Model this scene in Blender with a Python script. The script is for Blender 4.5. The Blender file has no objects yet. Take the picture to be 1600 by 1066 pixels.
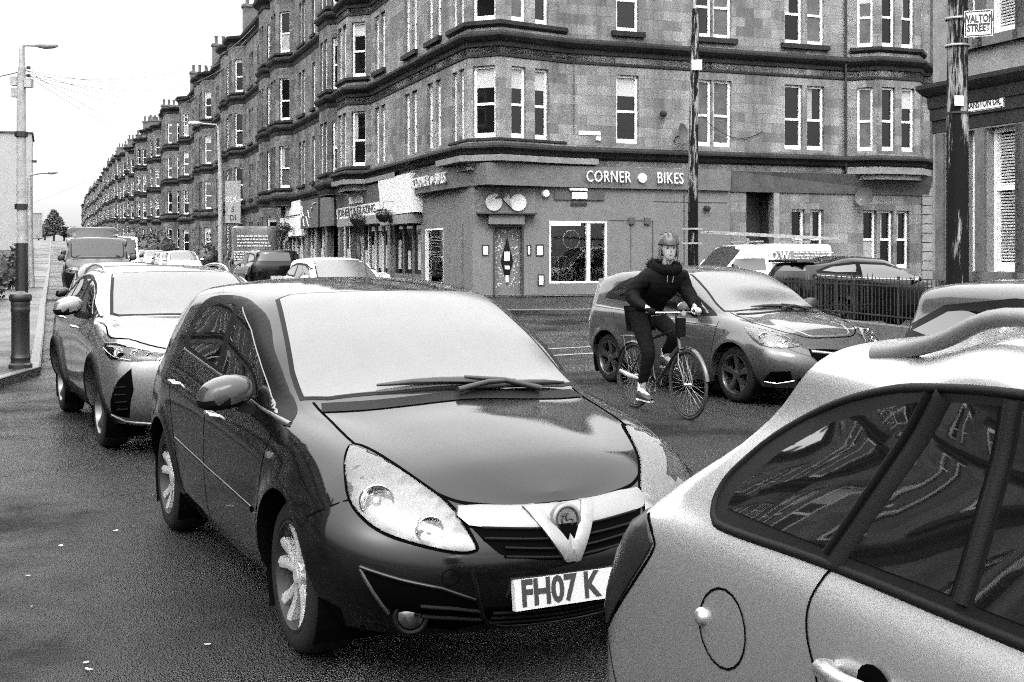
import bpy, bmesh, math, random
from mathutils import Vector as V, Matrix
from mathutils.bvhtree import BVHTree
random.seed(7)
S = bpy.context.scene; COL = S.collection; R = math.radians
# ---------------------------------------------------------------- camera, sky, sun
F = 1902.0; HZ = 400.0; CH = 1.62
cd = bpy.data.cameras.new('camera'); cam = bpy.data.objects.new('camera', cd); COL.objects.link(cam)
cam.location = (0, 0, CH); cam.rotation_euler = (R(90), 0, 0)
cd.sensor_width = 36; cd.lens = F/1600*36; cd.shift_y = -(533-HZ)/1600; cd.clip_end = 3000; cd.clip_start = .05
S.camera = cam
w = bpy.data.worlds.new('World'); S.world = w; w.use_nodes = True
nt = w.node_tree; nt.nodes.clear()
sky = nt.nodes.new('ShaderNodeTexSky'); sky.sky_type = 'NISHITA'; sky.sun_disc = False
sky.sun_elevation = R(48); sky.sun_rotation = R(200); sky.air_density = 1; sky.dust_density = 4
bw = nt.nodes.new('ShaderNodeRGBToBW'); mulk = nt.nodes.new('ShaderNodeMath'); mulk.operation = 'MULTIPLY_ADD'
mulk.inputs[1].default_value = .55; mulk.inputs[2].default_value = 12.0      # thin sky seen through an even overcast layer
bg = nt.nodes.new('ShaderNodeBackground'); bg.inputs[1].default_value = .1
wo = nt.nodes.new('ShaderNodeOutputWorld')
mulk.inputs[1].default_value = 1.2; mulk.inputs[2].default_value = 17.5
gtc = nt.nodes.new('ShaderNodeTexCoord'); gsp = nt.nodes.new('ShaderNodeSeparateXYZ'); gmx = nt.nodes.new('ShaderNodeMath'); gmx.operation = 'MAXIMUM'; gmx.inputs[1].default_value = 0
gpw = nt.nodes.new('ShaderNodeMath'); gpw.operation = 'POWER'; gpw.inputs[1].default_value = .75; gma = nt.nodes.new('ShaderNodeMath'); gma.operation = 'MULTIPLY_ADD'; gma.inputs[1].default_value = .88; gma.inputs[2].default_value = .12
gmu = nt.nodes.new('ShaderNodeMath'); gmu.operation = 'MULTIPLY'      # an overcast sky is brighter overhead than at the horizon
nt.links.new(gtc.outputs['Generated'], gsp.inputs[0]); nt.links.new(gsp.outputs[2], gmx.inputs[0]); nt.links.new(gmx.outputs[0], gpw.inputs[0]); nt.links.new(gpw.outputs[0], gma.inputs[0])
nt.links.new(sky.outputs[0], bw.inputs[0]); nt.links.new(bw.outputs[0], mulk.inputs[0]); nt.links.new(mulk.outputs[0], gmu.inputs[0]); nt.links.new(gma.outputs[0], gmu.inputs[1])
nt.links.new(gmu.outputs[0], bg.inputs[0]); nt.links.new(bg.outputs[0], wo.inputs[0])
sl = bpy.data.lights.new('sun', 'SUN'); sl.energy = .6; sl.angle = R(25); so = bpy.data.objects.new('sun', sl); COL.objects.link(so)
so.rotation_euler = (R(42), 0, R(20))
S.view_settings.view_transform = 'Standard'; S.view_settings.look = 'None'; S.view_settings.gamma = 1
S.view_settings.exposure = 1.35
S.cycles.use_denoising = False; S.cycles.use_adaptive_sampling = True; S.cycles.adaptive_threshold = .15; S.cycles.adaptive_min_samples = 24; S.cycles.filter_width = 1.15; S.cycles.max_bounces = 6; S.cycles.diffuse_bounces = 3; S.cycles.glossy_bounces = 4; S.cycles.transparent_max_bounces = 8
S.cycles.caustics_reflective = False; S.cycles.caustics_refractive = False
# ---------------------------------------------------------------- directions
A0 = R(20.7); E1 = V((math.cos(A0), math.sin(A0), 0)); E2 = V((-math.sin(A0), math.cos(A0), 0))
def P(px, py, Y): return V(((px-800)/F*Y, Y, CH-(py-HZ)/F*Y))
def lerp(a, b, t): return a+(b-a)*t
def keyf(keys):
    """monotone cubic through (x, y) keys"""
    xs = [k[0] for k in keys]; ys = [k[1] for k in keys]; n = len(xs)
    if n == 1: return lambda x: ys[0]
    h = [xs[i+1]-xs[i] for i in range(n-1)]; d = [(ys[i+1]-ys[i])/h[i] for i in range(n-1)]
    m = [d[0]]+[0 if d[i-1]*d[i] <= 0 else 2*d[i-1]*d[i]/(d[i-1]+d[i]) for i in range(1, n-1)]+[d[-1]]
    def f(x):
        if x <= xs[0]: return ys[0]+m[0]*(x-xs[0])*.0
        if x >= xs[-1]: return ys[-1]
        i = 0
        while x > xs[i+1]: i += 1
        t = (x-xs[i])/h[i]
        return ((2*t**3-3*t*t+1)*ys[i]+(t**3-2*t*t+t)*h[i]*m[i]+(-2*t**3+3*t*t)*ys[i+1]+(t**3-t*t)*h[i]*m[i+1])
    return f
gzk = keyf([(-30, 0), (14, 0), (20, .04), (27, .12), (33, .34), (60, .4), (85, .5), (110, .9), (145, 1.8), (250, 4.4), (320, 5.2), (450, 5.5), (1500, 5.5)])
def gz(x, y): return gzk(x*E2.x+y*E2.y)
# ---------------------------------------------------------------- mesh builder
class MB:
    def __init__(s): s.v = []; s.f = []; s.uv = {}
    def quad(s, *p, uv=None):
        i = len(s.v); s.v += [tuple(q) for q in p]; s.f.append(tuple(range(i, i+len(p))))
        if uv: s.uv[len(s.f)-1] = uv
    def grid(s, rows, closeu=False, closev=False):
        i0 = len(s.v); n = len(rows[0]); m = len(rows)
        for r in rows: s.v += [tuple(q) for q in r]
        for a in range(m if closev else m-1):
            for b in range(n if closeu else n-1):
                c = (a+1) % m; d = (b+1) % n
                s.f.append((i0+a*n+b, i0+a*n+d, i0+c*n+d, i0+c*n+b))
    def box(s, x0, x1, y0, y1, z0, z1):
        s.hexa([V((x, y, z)) for z in (z0, z1) for (x, y) in ((x0, y0), (x1, y0), (x1, y1), (x0, y1))])
    def hexa(s, p):
        i = len(s.v); s.v += [tuple(q) for q in p]
        s.f += [tuple(i+k for k in f) for f in ((3, 2, 1, 0), (4, 5, 6, 7), (0, 1, 5, 4), (1, 2, 6, 5), (2, 3, 7, 6), (3, 0, 4, 7))]
    def obox(s, c, a, b, u, ha, hb, hu):
        c = V(c); s.hexa([c+a*i*ha+b*j*hb+u*k*hu for k in (-1, 1) for (i, j) in ((-1, -1), (1, -1), (1, 1), (-1, 1))])
    def bar(s, p, q, w_, h_, up=V((0, 0, 1))):
        p = V(p); q = V(q); d = (q-p); L = d.length; d.normalize(); sd = d.cross(up)
        if sd.length < 1e-4: sd = V((1, 0, 0))
        sd.normalize(); u = sd.cross(d); s.obox((p+q)/2, d, sd, u, L/2, w_/2, h_/2)
    def tube(s, pts, r, n=8, cap=True, closed=False):
        pts = [V(p) for p in pts]; m = len(pts); rr = r if isinstance(r, (list, tuple)) else [r]*m; rows = []; pu = None
        for i, p in enumerate(pts):
            if closed: t = (pts[(i+1) % m]-pts[i-1]).normalized()
            else: t = (pts[min(i+1, m-1)]-pts[max(i-1, 0)]).normalized()
            if pu is None: u = t.orthogonal().normalized()
            else: u = (pu-t*pu.dot(t)).normalized()
            pu = u; b = t.cross(u)
            rows.append([p+(u*math.cos(6.28318*k/n)+b*math.sin(6.28318*k/n))*rr[i] for k in range(n)])
        i0 = len(s.v); s.grid(rows, closeu=True, closev=closed)
        if cap and not closed:
            s.f.append(tuple(i0+k for k in reversed(range(n)))); s.f.append(tuple(i0+(m-1)*n+k for k in range(n)))
    def lathe(s, prof, o=(0, 0, 0), ax=V((0, 0, 1)), n=24, arc=6.283185):
        o = V(o); ax = V(ax).normalized(); u = ax.orthogonal().normalized(); b = ax.cross(u)
        rows = [[o+ax*z+(u*math.cos(arc*k/n)+b*math.sin(arc*k/n))*r for k in range(n)] for r, z in prof]
        s.grid(rows, closeu=True)
    def prism(s, poly, z0, z1):
        i = len(s.v); n = len(poly); s.v += [(p[0], p[1], z0) for p in poly]+[(p[0], p[1], z1) for p in poly]
        s.f.append(tuple(i+k for k in reversed(range(n)))); s.f.append(tuple(i+n+k for k in range(n)))
        for k in range(n): s.f.append((i+k, i+(k+1) % n, i+n+(k+1) % n, i+n+k))
    def xf(s, M):
        s.v = [tuple(M @ V(p)) for p in s.v]; return s
    def add(s, o):
        i = len(s.v); s.v += o.v; s.f += [tuple(k+i for k in f) for f in o.f]; return s
    def build(s, name, m, parent=None, smooth=0, fix=True, mats=None):
        me = bpy.data.meshes.new(name); me.from_pydata(s.v, [], s.f); me.update()
        if s.uv:
            ul = me.uv_layers.new(name='uv')
            for fi, uv in s.uv.items():
                for li, c in zip(me.polygons[fi].loop_indices, uv): ul.data[li].uv = c
        if smooth or fix:
            bm = bmesh.new(); bm.from_mesh(me)
            if smooth: bmesh.ops.remove_doubles(bm, verts=bm.verts, dist=1e-5)
            if fix and not s.uv: bmesh.ops.recalc_face_normals(bm, faces=bm.faces)
            bm.to_mesh(me); bm.free()
        if smooth:
            me.shade_smooth(); me.set_sharp_from_angle(angle=R(smooth))
        me.materials.append(m)
        o = bpy.data.objects.new(name, me); COL.objects.link(o)
        if parent is not None: o.parent = parent
        return o
def tag(o, label=None, cat=None, group=None, kind=None):
    for k, v_ in (('label', label), ('category', cat), ('group', group), ('kind', kind)):
        if v_: o[k] = v_
    return o
def thing(name, label, cat, loc=(0, 0, 0), rz=0, group=None):
    o = bpy.data.objects.new(name, None); COL.objects.link(o); o.location = loc; o.rotation_euler = (0, 0, rz)
    o.empty_display_size = .2
    return tag(o, label, cat, group)
def copy_tree(o, parent=None, skip=()):
    c = o.copy(); COL.objects.link(c)
    if parent is not None: c.parent = parent
    for ch in list(o.children):
        if ch.name.split('.')[0] not in skip: copy_tree(ch, c, skip)
    return c
# ---------------------------------------------------------------- materials (all in greys, as on black and white film)
def mat(name, base=.5, rough=.5, metal=0, coat=0, var=0, vs=3, bump=0, bs=60, spec=.5, ior=None, coord='Object', rv=0, cr=.04):
    m = bpy.data.materials.new(name); m.use_nodes = True; t = m.node_tree; p = t.nodes['Principled BSDF']
    p.inputs['Base Color'].default_value = (base, base, base, 1); p.inputs['Roughness'].default_value = rough
    p.inputs['Metallic'].default_value = metal; p.inputs['Coat Weight'].default_value = coat; p.inputs['Coat Roughness'].default_value = cr
    p.inputs['Specular IOR Level'].default_value = spec; p.inputs['Coat IOR'].default_value = 1.75
    if ior: p.inputs['IOR'].default_value = ior
    tc = t.nodes.new('ShaderNodeTexCoord')
    if var:
        n = t.nodes.new('ShaderNodeTexNoise'); n.inputs['Scale'].default_value = vs; n.inputs['Detail'].default_value = 8; n.inputs['Roughness'].default_value = .65
        t.links.new(tc.outputs[coord], n.inputs['Vector'])
        r = t.nodes.new('ShaderNodeMapRange'); r.inputs[1].default_value = .3; r.inputs[2].default_value = .7
        r.inputs[3].default_value = base*(1-var); r.inputs[4].default_value = base*(1+var)
        t.links.new(n.outputs[0], r.inputs[0]); t.links.new(r.outputs[0], p.inputs['Base Color'])
        if rv:
            r2 = t.nodes.new('ShaderNodeMapRange'); r2.inputs[1].default_value = .35; r2.inputs[2].default_value = .65
            r2.inputs[3].default_value = max(.02, rough-rv); r2.inputs[4].default_value = min(1, rough+rv)
            t.links.new(n.outputs[0], r2.inputs[0]); t.links.new(r2.outputs[0], p.inputs['Roughness'])
    if bump:
        n = t.nodes.new('ShaderNodeTexNoise'); n.inputs['Scale'].default_value = bs; n.inputs['Detail'].default_value = 5
        b = t.nodes.new('ShaderNodeBump'); b.inputs['Strength'].default_value = bump; b.inputs['Distance'].default_value = .01
        t.links.new(tc.outputs[coord], n.inputs['Vector']); t.links.new(n.outputs[0], b.inputs['Height']); t.links.new(b.outputs[0], p.inputs['Normal'])
    return m
def stone(name, base, bscale=(1.0, .29), mort=.75, soot=.5, blocks=True):
    m = bpy.data.materials.new(name); m.use_nodes = True; t = m.node_tree; L = t.links.new; p = t.nodes['Principled BSDF']
    p.inputs['Roughness'].default_value = .85; p.inputs['Specular IOR Level'].default_value = .25
    uv = t.nodes.new('ShaderNodeUVMap'); uv.uv_map = 'uv'
    br = t.nodes.new('ShaderNodeTexBrick'); br.inputs['Scale'].default_value = 1; br.offset = .5
    br.inputs['Brick Width'].default_value = bscale[0]*.62; br.inputs['Row Height'].default_value = bscale[1]
    br.inputs['Mortar Size'].default_value = .008; br.inputs['Mortar Smooth'].default_value = .3; br.inputs['Bias'].default_value = 0
    br.inputs['Color1'].default_value = (.66, .66, .66, 1); br.inputs['Color2'].default_value = (1.35, 1.35, 1.35, 1); br.inputs['Mortar'].default_value = (mort,)*3+(1,)
    L(uv.outputs[0], br.inputs['Vector'])
    tc = t.nodes.new('ShaderNodeTexCoord')
    n1 = t.nodes.new('ShaderNodeTexNoise'); n1.inputs['Scale'].default_value = .55; n1.inputs['Detail'].default_value = 9; n1.inputs['Roughness'].default_value = .7
    n2 = t.nodes.new('ShaderNodeTexNoise'); n2.inputs['Scale'].default_value = 30; n2.inputs['Detail'].default_value = 6; n2.inputs['Roughness'].default_value = .8
    mp = t.nodes.new('ShaderNodeMapping'); mp.inputs['Scale'].default_value = (1.6, 1.6, .35)
    L(tc.outputs['Object'], mp.inputs['Vector']); L(mp.outputs[0], n1.inputs['Vector']); L(tc.outputs['Object'], n2.inputs['Vector'])
    r1 = t.nodes.new('ShaderNodeMapRange'); r1.inputs[1].default_value = .32; r1.inputs[2].default_value = .68; r1.inputs[3].default_value = 1-soot; r1.inputs[4].default_value = 1+soot*.55
    r2 = t.nodes.new('ShaderNodeMapRange'); r2.inputs[1].default_value = .3; r2.inputs[2].default_value = .7; r2.inputs[3].default_value = .45; r2.inputs[4].default_value = 1.55
    L(n1.outputs[0], r1.inputs[0]); L(n2.outputs[0], r2.inputs[0])
    a = t.nodes.new('ShaderNodeMath'); a.operation = 'MULTIPLY'; b = t.nodes.new('ShaderNodeMath'); b.operation = 'MULTIPLY'; c = t.nodes.new('ShaderNodeMath'); c.operation = 'MULTIPLY'
    L(r1.outputs[0], a.inputs[0]); L(r2.outputs[0], a.inputs[1]); L(a.outputs[0], b.inputs[0])
    if blocks: L(br.outputs['Color'], b.inputs[1])
    else: b.inputs[1].default_value = 1
    L(b.outputs[0], c.inputs[0]); c.inputs[1].default_value = base; L(c.outputs[0], p.inputs['Base Color'])
    bp = t.nodes.new('ShaderNodeBump'); bp.inputs['Strength'].default_value = .5; bp.inputs['Distance'].default_value = .02
    L(b.outputs[0], bp.inputs['Height']); L(bp.outputs[0], p.inputs['Normal'])
    return m
def cover(name, tint=1.0, f=1.0, base=.0):
    """clear cover: see-through with a gloss that grows at grazing angles"""
    m = bpy.data.materials.new(name); m.use_nodes = True; t = m.node_tree; t.nodes.remove(t.nodes['Principled BSDF']); o = t.nodes['Material Output']
    tr = t.nodes.new('ShaderNodeBsdfTransparent'); tr.inputs[0].default_value = (tint, tint, tint, 1)
    gl = t.nodes.new('ShaderNodeBsdfGlossy'); gl.inputs['Roughness'].default_value = .02
    fr = t.nodes.new('ShaderNodeFresnel'); fr.inputs[0].default_value = 1.5
    mu = t.nodes.new('ShaderNodeMath'); mu.operation = 'MULTIPLY_ADD'; mu.inputs[1].default_value = f; mu.inputs[2].default_value = base; mu.use_clamp = True
    mx = t.nodes.new('ShaderNodeMixShader'); t.links.new(fr.outputs[0], mu.inputs[0]); t.links.new(mu.outputs[0], mx.inputs[0])
    t.links.new(tr.outputs[0], mx.inputs[1]); t.links.new(gl.outputs[0], mx.inputs[2]); t.links.new(mx.outputs[0], o.inputs[0])
    return m
M = {}
M['wall'] = stone('sandstone', .2, soot=.65); M['wall2'] = stone('sandstone_row', .125, soot=.6)
M['wall3'] = stone('sandstone_pale', .19, (1.15, .31)); M['render'] = mat('painted_render', .13, .8, var=.12, vs=2, bump=.3, bs=50)
M['trim'] = stone('sandstone_sooted', .024, soot=.7, blocks=False); M['trim2'] = mat('stone_moulding', .09, .85, var=.4, vs=4, bump=.4, bs=30)
M['lightstone'] = mat('lead_slab', .2, .7, var=.25, vs=3)
M['dressed'] = mat('dressed_stone', .2, .85, var=.25, vs=3, bump=.3, bs=40)
M['white'] = mat('white_window_paint', .82, .45, var=.06, vs=5)
M['glass'] = mat('window_glass', .006, .03, spec=.5, ior=1.45)
M['glassd'] = mat('dark_window_glass', .004, .08, spec=.3)
M['blind'] = mat('roller_blind', .42, .8, var=.08, vs=6); M['curtain'] = mat('net_curtain', .3, .9, var=.3, vs=9)
M['paneg'] = mat('glass_painted_reflection', .07, .08, spec=.5, var=.5, vs=2)  # patchy grey painted into the pane colour for sky reflections and curtains
M['slate'] = mat('roof_slate', .05, .5, var=.4, vs=4, bump=.4, bs=20)
M['dark'] = mat('dark_paint', .03, .45, var=.3, vs=8); M['black'] = mat('black_plastic', .015, .5); M['fascia'] = mat('painted_fascia', .13, .55, var=.2, vs=2.5)
M['fasciad'] = mat('dark_fascia', .06, .5, var=.25, vs=2); M['signwhite'] = mat('white_sign_board', .75, .5, var=.06, vs=3)
M['letter'] = mat('pale_lettering', .55, .5); M['blackletter'] = mat('black_lettering', .02, .5)
M['lead'] = mat('lead_band', .07, .6, var=.3, vs=2.5)
M['iron'] = mat('black_ironwork', .012, .4); M['galv'] = mat('galvanised_steel', .32, .5, metal=.3, var=.35, vs=6)
M['concrete'] = mat('weathered_concrete', .28, .8, var=.3, vs=7, bump=.3, bs=40)
M['leaf'] = mat('hedge_leaves', .05, .6, var=.6, vs=8); M['bark'] = mat('bark', .06, .9, var=.4, vs=10)
def text3(body, size, M4, m, name, parent=None, ext=.01, sx=1.0, bold=0, align='CENTER', space=1.0):
    cu = bpy.data.curves.new(name, 'FONT'); cu.body = body; cu.size = size; cu.extrude = ext; cu.align_x = align; cu.align_y = 'CENTER'; cu.offset = bold; cu.space_character = space; cu.resolution_u = 3
    cu.space_line = .85
    to = bpy.data.objects.new(name, cu); COL.objects.link(to); bpy.context.view_layer.update()
    me = bpy.data.meshes.new_from_object(to.evaluated_get(bpy.context.evaluated_depsgraph_get())); bpy.data.objects.remove(to)
    me.transform(M4 @ Matrix.Diagonal((sx, 1, 1, 1))); me.materials.clear(); me.materials.append(m)
    o = bpy.data.objects.new(name, me); COL.objects.link(o)
    if parent is not None: o.parent = parent
    return o
def wmat(c, d, n=None, up=V((0, 0, 1))):
    """matrix whose x runs along d and whose y runs up"""
    d = V(d).normalized(); nn = d.cross(up).normalized(); u = nn.cross(d)
    m = Matrix.Identity(4)
    for i, v_ in enumerate((d, u, nn)):
        for j in range(3): m[j][i] = v_[j]
    m.translation = V(c); return m
# ---------------------------------------------------------------- ground, roads, pavements
def wet(name, base, rlo, rhi, fine=90, bump=.5, vs=.5, spec=.5):
    m = bpy.data.materials.new(name); m.use_nodes = True; t = m.node_tree; L = t.links.new; p = t.nodes['Principled BSDF']
    tc = t.nodes.new('ShaderNodeTexCoord'); co = tc.outputs['Object']; p.inputs['Specular IOR Level'].default_value = spec
    n = t.nodes.new('ShaderNodeTexNoise'); n.inputs['Scale'].default_value = vs; n.inputs['Detail'].default_value = 7; n.inputs['Roughness'].default_value = .6
    g = t.nodes.new('ShaderNodeTexVoronoi'); g.inputs['Scale'].default_value = fine
    g2 = t.nodes.new('ShaderNodeTexNoise'); g2.inputs['Scale'].default_value = fine*.9; g2.inputs['Detail'].default_value = 4
    for q in (n, g, g2): L(co, q.inputs['Vector'])
    r = t.nodes.new('ShaderNodeMapRange'); r.inputs[1].default_value = .35; r.inputs[2].default_value = .65; r.inputs[3].default_value = rlo; r.inputs[4].default_value = rhi
    L(n.outputs[0], r.inputs[0]); L(r.outputs[0], p.inputs['Roughness'])
    sp_ = t.nodes.new('ShaderNodeMapRange'); sp_.inputs[1].default_value = .38; sp_.inputs[2].default_value = .62; sp_.inputs[3].default_value = spec*2.2; sp_.inputs[4].default_value = spec*.35; L(n.outputs[0], sp_.inputs[0]); L(sp_.outputs[0], p.inputs['Specular IOR Level'])
    c = t.nodes.new('ShaderNodeMapRange'); c.inputs[1].default_value = .3; c.inputs[2].default_value = .75; c.inputs[3].default_value = base*.3; c.inputs[4].default_value = base*2.0
    L(g2.outputs[0], c.inputs[0]); k = t.nodes.new('ShaderNodeMapRange'); k.inputs[1].default_value = .35; k.inputs[2].default_value = .65; k.inputs[3].default_value = .7; k.inputs[4].default_value = 1.25
    L(n.outputs[0], k.inputs[0]); mu = t.nodes.new('ShaderNodeMath'); mu.operation = 'MULTIPLY'; L(c.outputs[0], mu.inputs[0]); L(k.outputs[0], mu.inputs[1]); L(mu.outputs[0], p.inputs['Base Color'])
    b = t.nodes.new('ShaderNodeBump'); b.inputs['Strength'].default_value = bump; b.inputs['Distance'].default_value = .016
    L(g.outputs['Distance'], b.inputs['Height']); L(b.outputs[0], p.inputs['Normal'])
    return m
M['asphalt'] = wet('wet_asphalt', .006, .1, .62, 100, 1.0, .5, .29); M['pave'] = wet('wet_pavement', .02, .25, .55, 60, .4, .4, .3)
M['kerb'] = mat('kerb_stone', .08, .45, var=.3, vs=6); M['paint'] = mat('road_paint', .2, .5, var=.45, vs=14)
M['earth'] = mat('ground_earth', .05, .9, var=.4, vs=2)
def fr(a, b): return E1*a+E2*b            # point from distances across (a) and along (b) the main street
rows = []
for b in [-60, -20, 0, 8, 12, 14, 16, 18, 20, 22, 24, 26, 28, 30, 32, 35, 40, 50, 60, 70, 80, 90, 100, 110, 120, 130, 145, 160, 180, 200, 225, 250, 300, 360, 420, 900, 1500]:
    rows.append([(fr(a, b).x, fr(a, b).y, gzk(b)) for a in (-900, -200, -60, -30, -10, 0, 10, 30, 60, 200, 900)])
g = MB(); g.grid(rows); tag(g.build('road', M['asphalt'], smooth=60), kind='structure')
def slab(name, pts, h=.12, m='pave', kerb=None, step=3.0):
    """raised pavement that follows the road's rise; pts in (across, along), clockwise or not"""
    bm = bmesh.new(); vs = [bm.verts.new((a, b, 0)) for a, b in pts]; bm.faces.new(vs)
    lo = min(b for a, b in pts); hi = max(b for a, b in pts); y = lo+step
    while y < hi:
        bmesh.ops.bisect_plane(bm, geom=bm.verts[:]+bm.edges[:]+bm.faces[:], plane_co=(0, y, 0), plane_no=(0, 1, 0)); y += step if y < 120 else 15
    bmesh.ops.recalc_face_normals(bm, faces=bm.faces)
    if bm.faces and sum(f.normal.z for f in bm.faces) < 0: bmesh.ops.reverse_faces(bm, faces=bm.faces)
    ex = bmesh.ops.extrude_edge_only(bm, edges=[e for e in bm.edges if e.is_boundary])
    low = {q for q in ex['geom'] if isinstance(q, bmesh.types.BMVert)}
    for q in bm.verts:
        a, b = q.co.x, q.co.y; pt = fr(a, b); q.co = (pt.x, pt.y, gzk(b)+(h if q not in low else -.05))
    me = bpy.data.meshes.new(name); bm.to_mesh(me); bm.free(); me.materials.append(M[m])
    o = bpy.data.objects.new(name, me); COL.objects.link(o); return tag(o, kind='structure')
def kerb(pts, h=.135, w_=.14, name='kerb_stone'):
    """pts in (across, along): a line of kerb"""
    q = []
    for (a, b), (c, d) in zip(pts, pts[1:]):
        n = max(1, int(math.hypot(c-a, d-b)/1.5)); q += [(lerp(a, c, i/n), lerp(b, d, i/n)) for i in range(n)]
    q.append(pts[-1]); rows = []
    for i, (a, b) in enumerate(q):
        a0, b0 = q[max(0, i-1)]; a1, b1 = q[min(len(q)-1, i+1)]; L = math.hypot(a1-a0, b1-b0); nx, ny = -(b1-b0)/L, (a1-a0)/L
        z = gzk(b)
        rows.append([tuple(fr(a+nx*s, b+ny*s))[:2]+(z+k,) for s, k in ((0, -.05), (0, h-.02), (.02, h), (w_, h), (w_, -.05))])
    g = MB(); g.grid(rows); return tag(g.build(name, M['kerb']), kind='structure')
def ab(X, Y): return (X*E1.x+Y*E1.y, X*E2.x+Y*E2.y)
# corner block frame: (1.56, 35) -> across / along
CA, CB = ab(1.56, 35.0)
WX = CA-2.75                       # shop wall line along main street
kx = WX-3.2
# north-east pavement (shops), runs away
slab('pavement', [(kx, 34.2-.0), (kx, 600), (WX+.3, 600), (WX+.3, CB+.3), (CA+60, CB+.3), (CA+60, CB-2.9), (WX+2.6, CB-4.2), (kx+1.3, CB-3.9), (kx+.2, CB-2.6)])
kerb([(CA+60, CB-2.9), (CA+8, CB-2.9), (WX+4, CB-4.15), (WX+2.6, CB-4.2), (kx+1.3, CB-3.9), (kx+.2, CB-2.6), (kx, CB-.5), (kx, 600)][::-1], name='kerb_stone')
# near right block pavement
fa, fb = ab(5.24, 21.0)
ka, kb = ab(.95, 18.3)
slab('pavement', [(fa-1.9, -20), (fa-1.9, 9), (ka-.6, 13), (ka-.25, kb-1.5), (ka+.1, kb-.4), (ka+.9, kb+.25), (ka+2, kb+.6), (60, fb+3.5), (60, -20)], name='pavement') if False else None
slab('pavement', [(ka+.9, -20), (ka+.5, kb-2.2), (ka+.35, kb-1.2), (ka+.6, kb-.3), (ka+1.3, kb+.5), (ka+2.6, kb+1.3), (60, kb+1.7), (60, -20)])
kerb([(ka+.9, -20), (ka+.5, kb-2.2), (ka+.35, kb-1.2), (ka+.6, kb-.3), (ka+1.3, kb+.5), (ka+2.6, kb+1.3), (60, kb+1.7)], name='kerb_stone')
# left pavement with bollard; corner at about (65, 592)
la, lb = ab(-6.2, 16.0)
slab('pavement', [(la-60, lb-1.5), (la-1.6, lb-1.5), (la-.5, lb-1.2), (la, lb+.4), (la, 600), (la-60, 600)], h=.11)
kerb([(la, 600), (la, lb+.4), (la-.5, lb-1.2), (la-1.6, lb-1.5), (la-60, lb-1.5)][::-1] if False else [(la-60, lb-1.5), (la-1.6, lb-1.5), (la-.5, lb-1.2), (la, lb+.4), (la, 600)], h=.115, name='kerb_stone')
def stripe(pts, w_, name='road_marking', m='paint'):
    g = MB()
    for (a, b), (c, d) in zip(pts, pts[1:]):
        n = max(1, int(math.hypot(c-a, d-b)/1.0)); L = math.hypot(c-a, d-b); nx, ny = -(d-b)/L*w_/2, (c-a)/L*w_/2
        for i in range(n):
            u0, u1 = i/n, (i+1)/n; q = []
            for u, s in ((u0, -1), (u1, -1), (u1, 1), (u0, 1)):
                aa = lerp(a, c, u)+nx*s; bb = lerp(b, d, u)+ny*s; pt = fr(aa, bb); q.append((pt.x, pt.y, gzk(bb)+.006))
            g.quad(*q)
    return tag(g.build(name, M[m]), kind='structure')
a_, b_ = ab(.55, 19.4); stripe([(a_, b_), (a_+7, b_+1.6)], .13); a_, b_ = ab(.45, 20.6); stripe([(a_, b_), (a_+7, b_+1.6)], .13)
a_, b_ = ab(-8, 18.5)
for k in range(9): stripe([((la+kx)/2, 22+k*9), ((la+kx)/2, 25+k*9)], .12)
# ---------------------------------------------------------------- facades
def seg_frame(P0, P1):
    d = V((P1[0]-P0[0], P1[1]-P0[1], 0)); L = d.length; d.normalize(); return V((P0[0], P0[1], 0)), d, V((d.y, -d.x, 0)), L
def wall_path(mb, pts, z0, z1, holes, u0=0, rev=.2):
    """pts: outline, outside on the right of travel; holes[i] = list of (a0,a1,z0,z1) on segment i"""
    u = u0
    for i in range(len(pts)-1):
        o, d, n, L = seg_frame(pts[i], pts[i+1]); hs = holes.get(i, [])
        xs = sorted({0, L} | {h[0] for h in hs} | {h[1] for h in hs}); zs = sorted({z0, z1} | {h[2] for h in hs} | {h[3] for h in hs})
        for a, b in zip(xs, xs[1:]):
            for c, e in zip(zs, zs[1:]):
                am, zm = (a+b)/2, (c+e)/2
                if any(h[0] < am < h[1] and h[2] < zm < h[3] for h in hs): continue
                q = [o+d*a+V((0, 0, c)), o+d*b+V((0, 0, c)), o+d*b+V((0, 0, e)), o+d*a+V((0, 0, e))]
                mb.quad(*q, uv=[(u+a, c), (u+b, c), (u+b, e), (u+a, e)])
        for (a, b, c, e) in hs:
            f = [(a, c), (b, c), (b, e), (a, e)]
            for (p, q_) in zip(f, f[1:]+f[:1]):
                A = o+d*p[0]+V((0, 0, p[1])); B = o+d*q_[0]+V((0, 0, q_[1])); mb.quad(A, B, B-n*rev, A-n*rev, uv=[(u+p[0], p[1]), (u+q_[0], q_[1]), (u+q_[0]+.2, q_[1]+.2), (u+p[0]+.2, p[1]+.2)])
        u += L
def offset_path(pts, off):
    out = []; n = len(pts)
    for i in range(n):
        ns = []
        if i > 0: ns.append(seg_frame(pts[i-1], pts[i])[2])
        if i < n-1: ns.append(seg_frame(pts[i], pts[i+1])[2])
        if len(ns) == 1: m = ns[0]
        else:
            m = ns[0]+ns[1]; m = m/max(.3, m.length_squared)*2
        out.append((pts[i][0]+m.x*off, pts[i][1]+m.y*off))
    return out
def moulding(mb, pts, prof):
    """prof: (offset outwards, z) list from bottom to top"""
    rows = [[(p[0], p[1], z) for p in offset_path(pts, o)] for o, z in prof]; mb.grid(rows)
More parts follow.
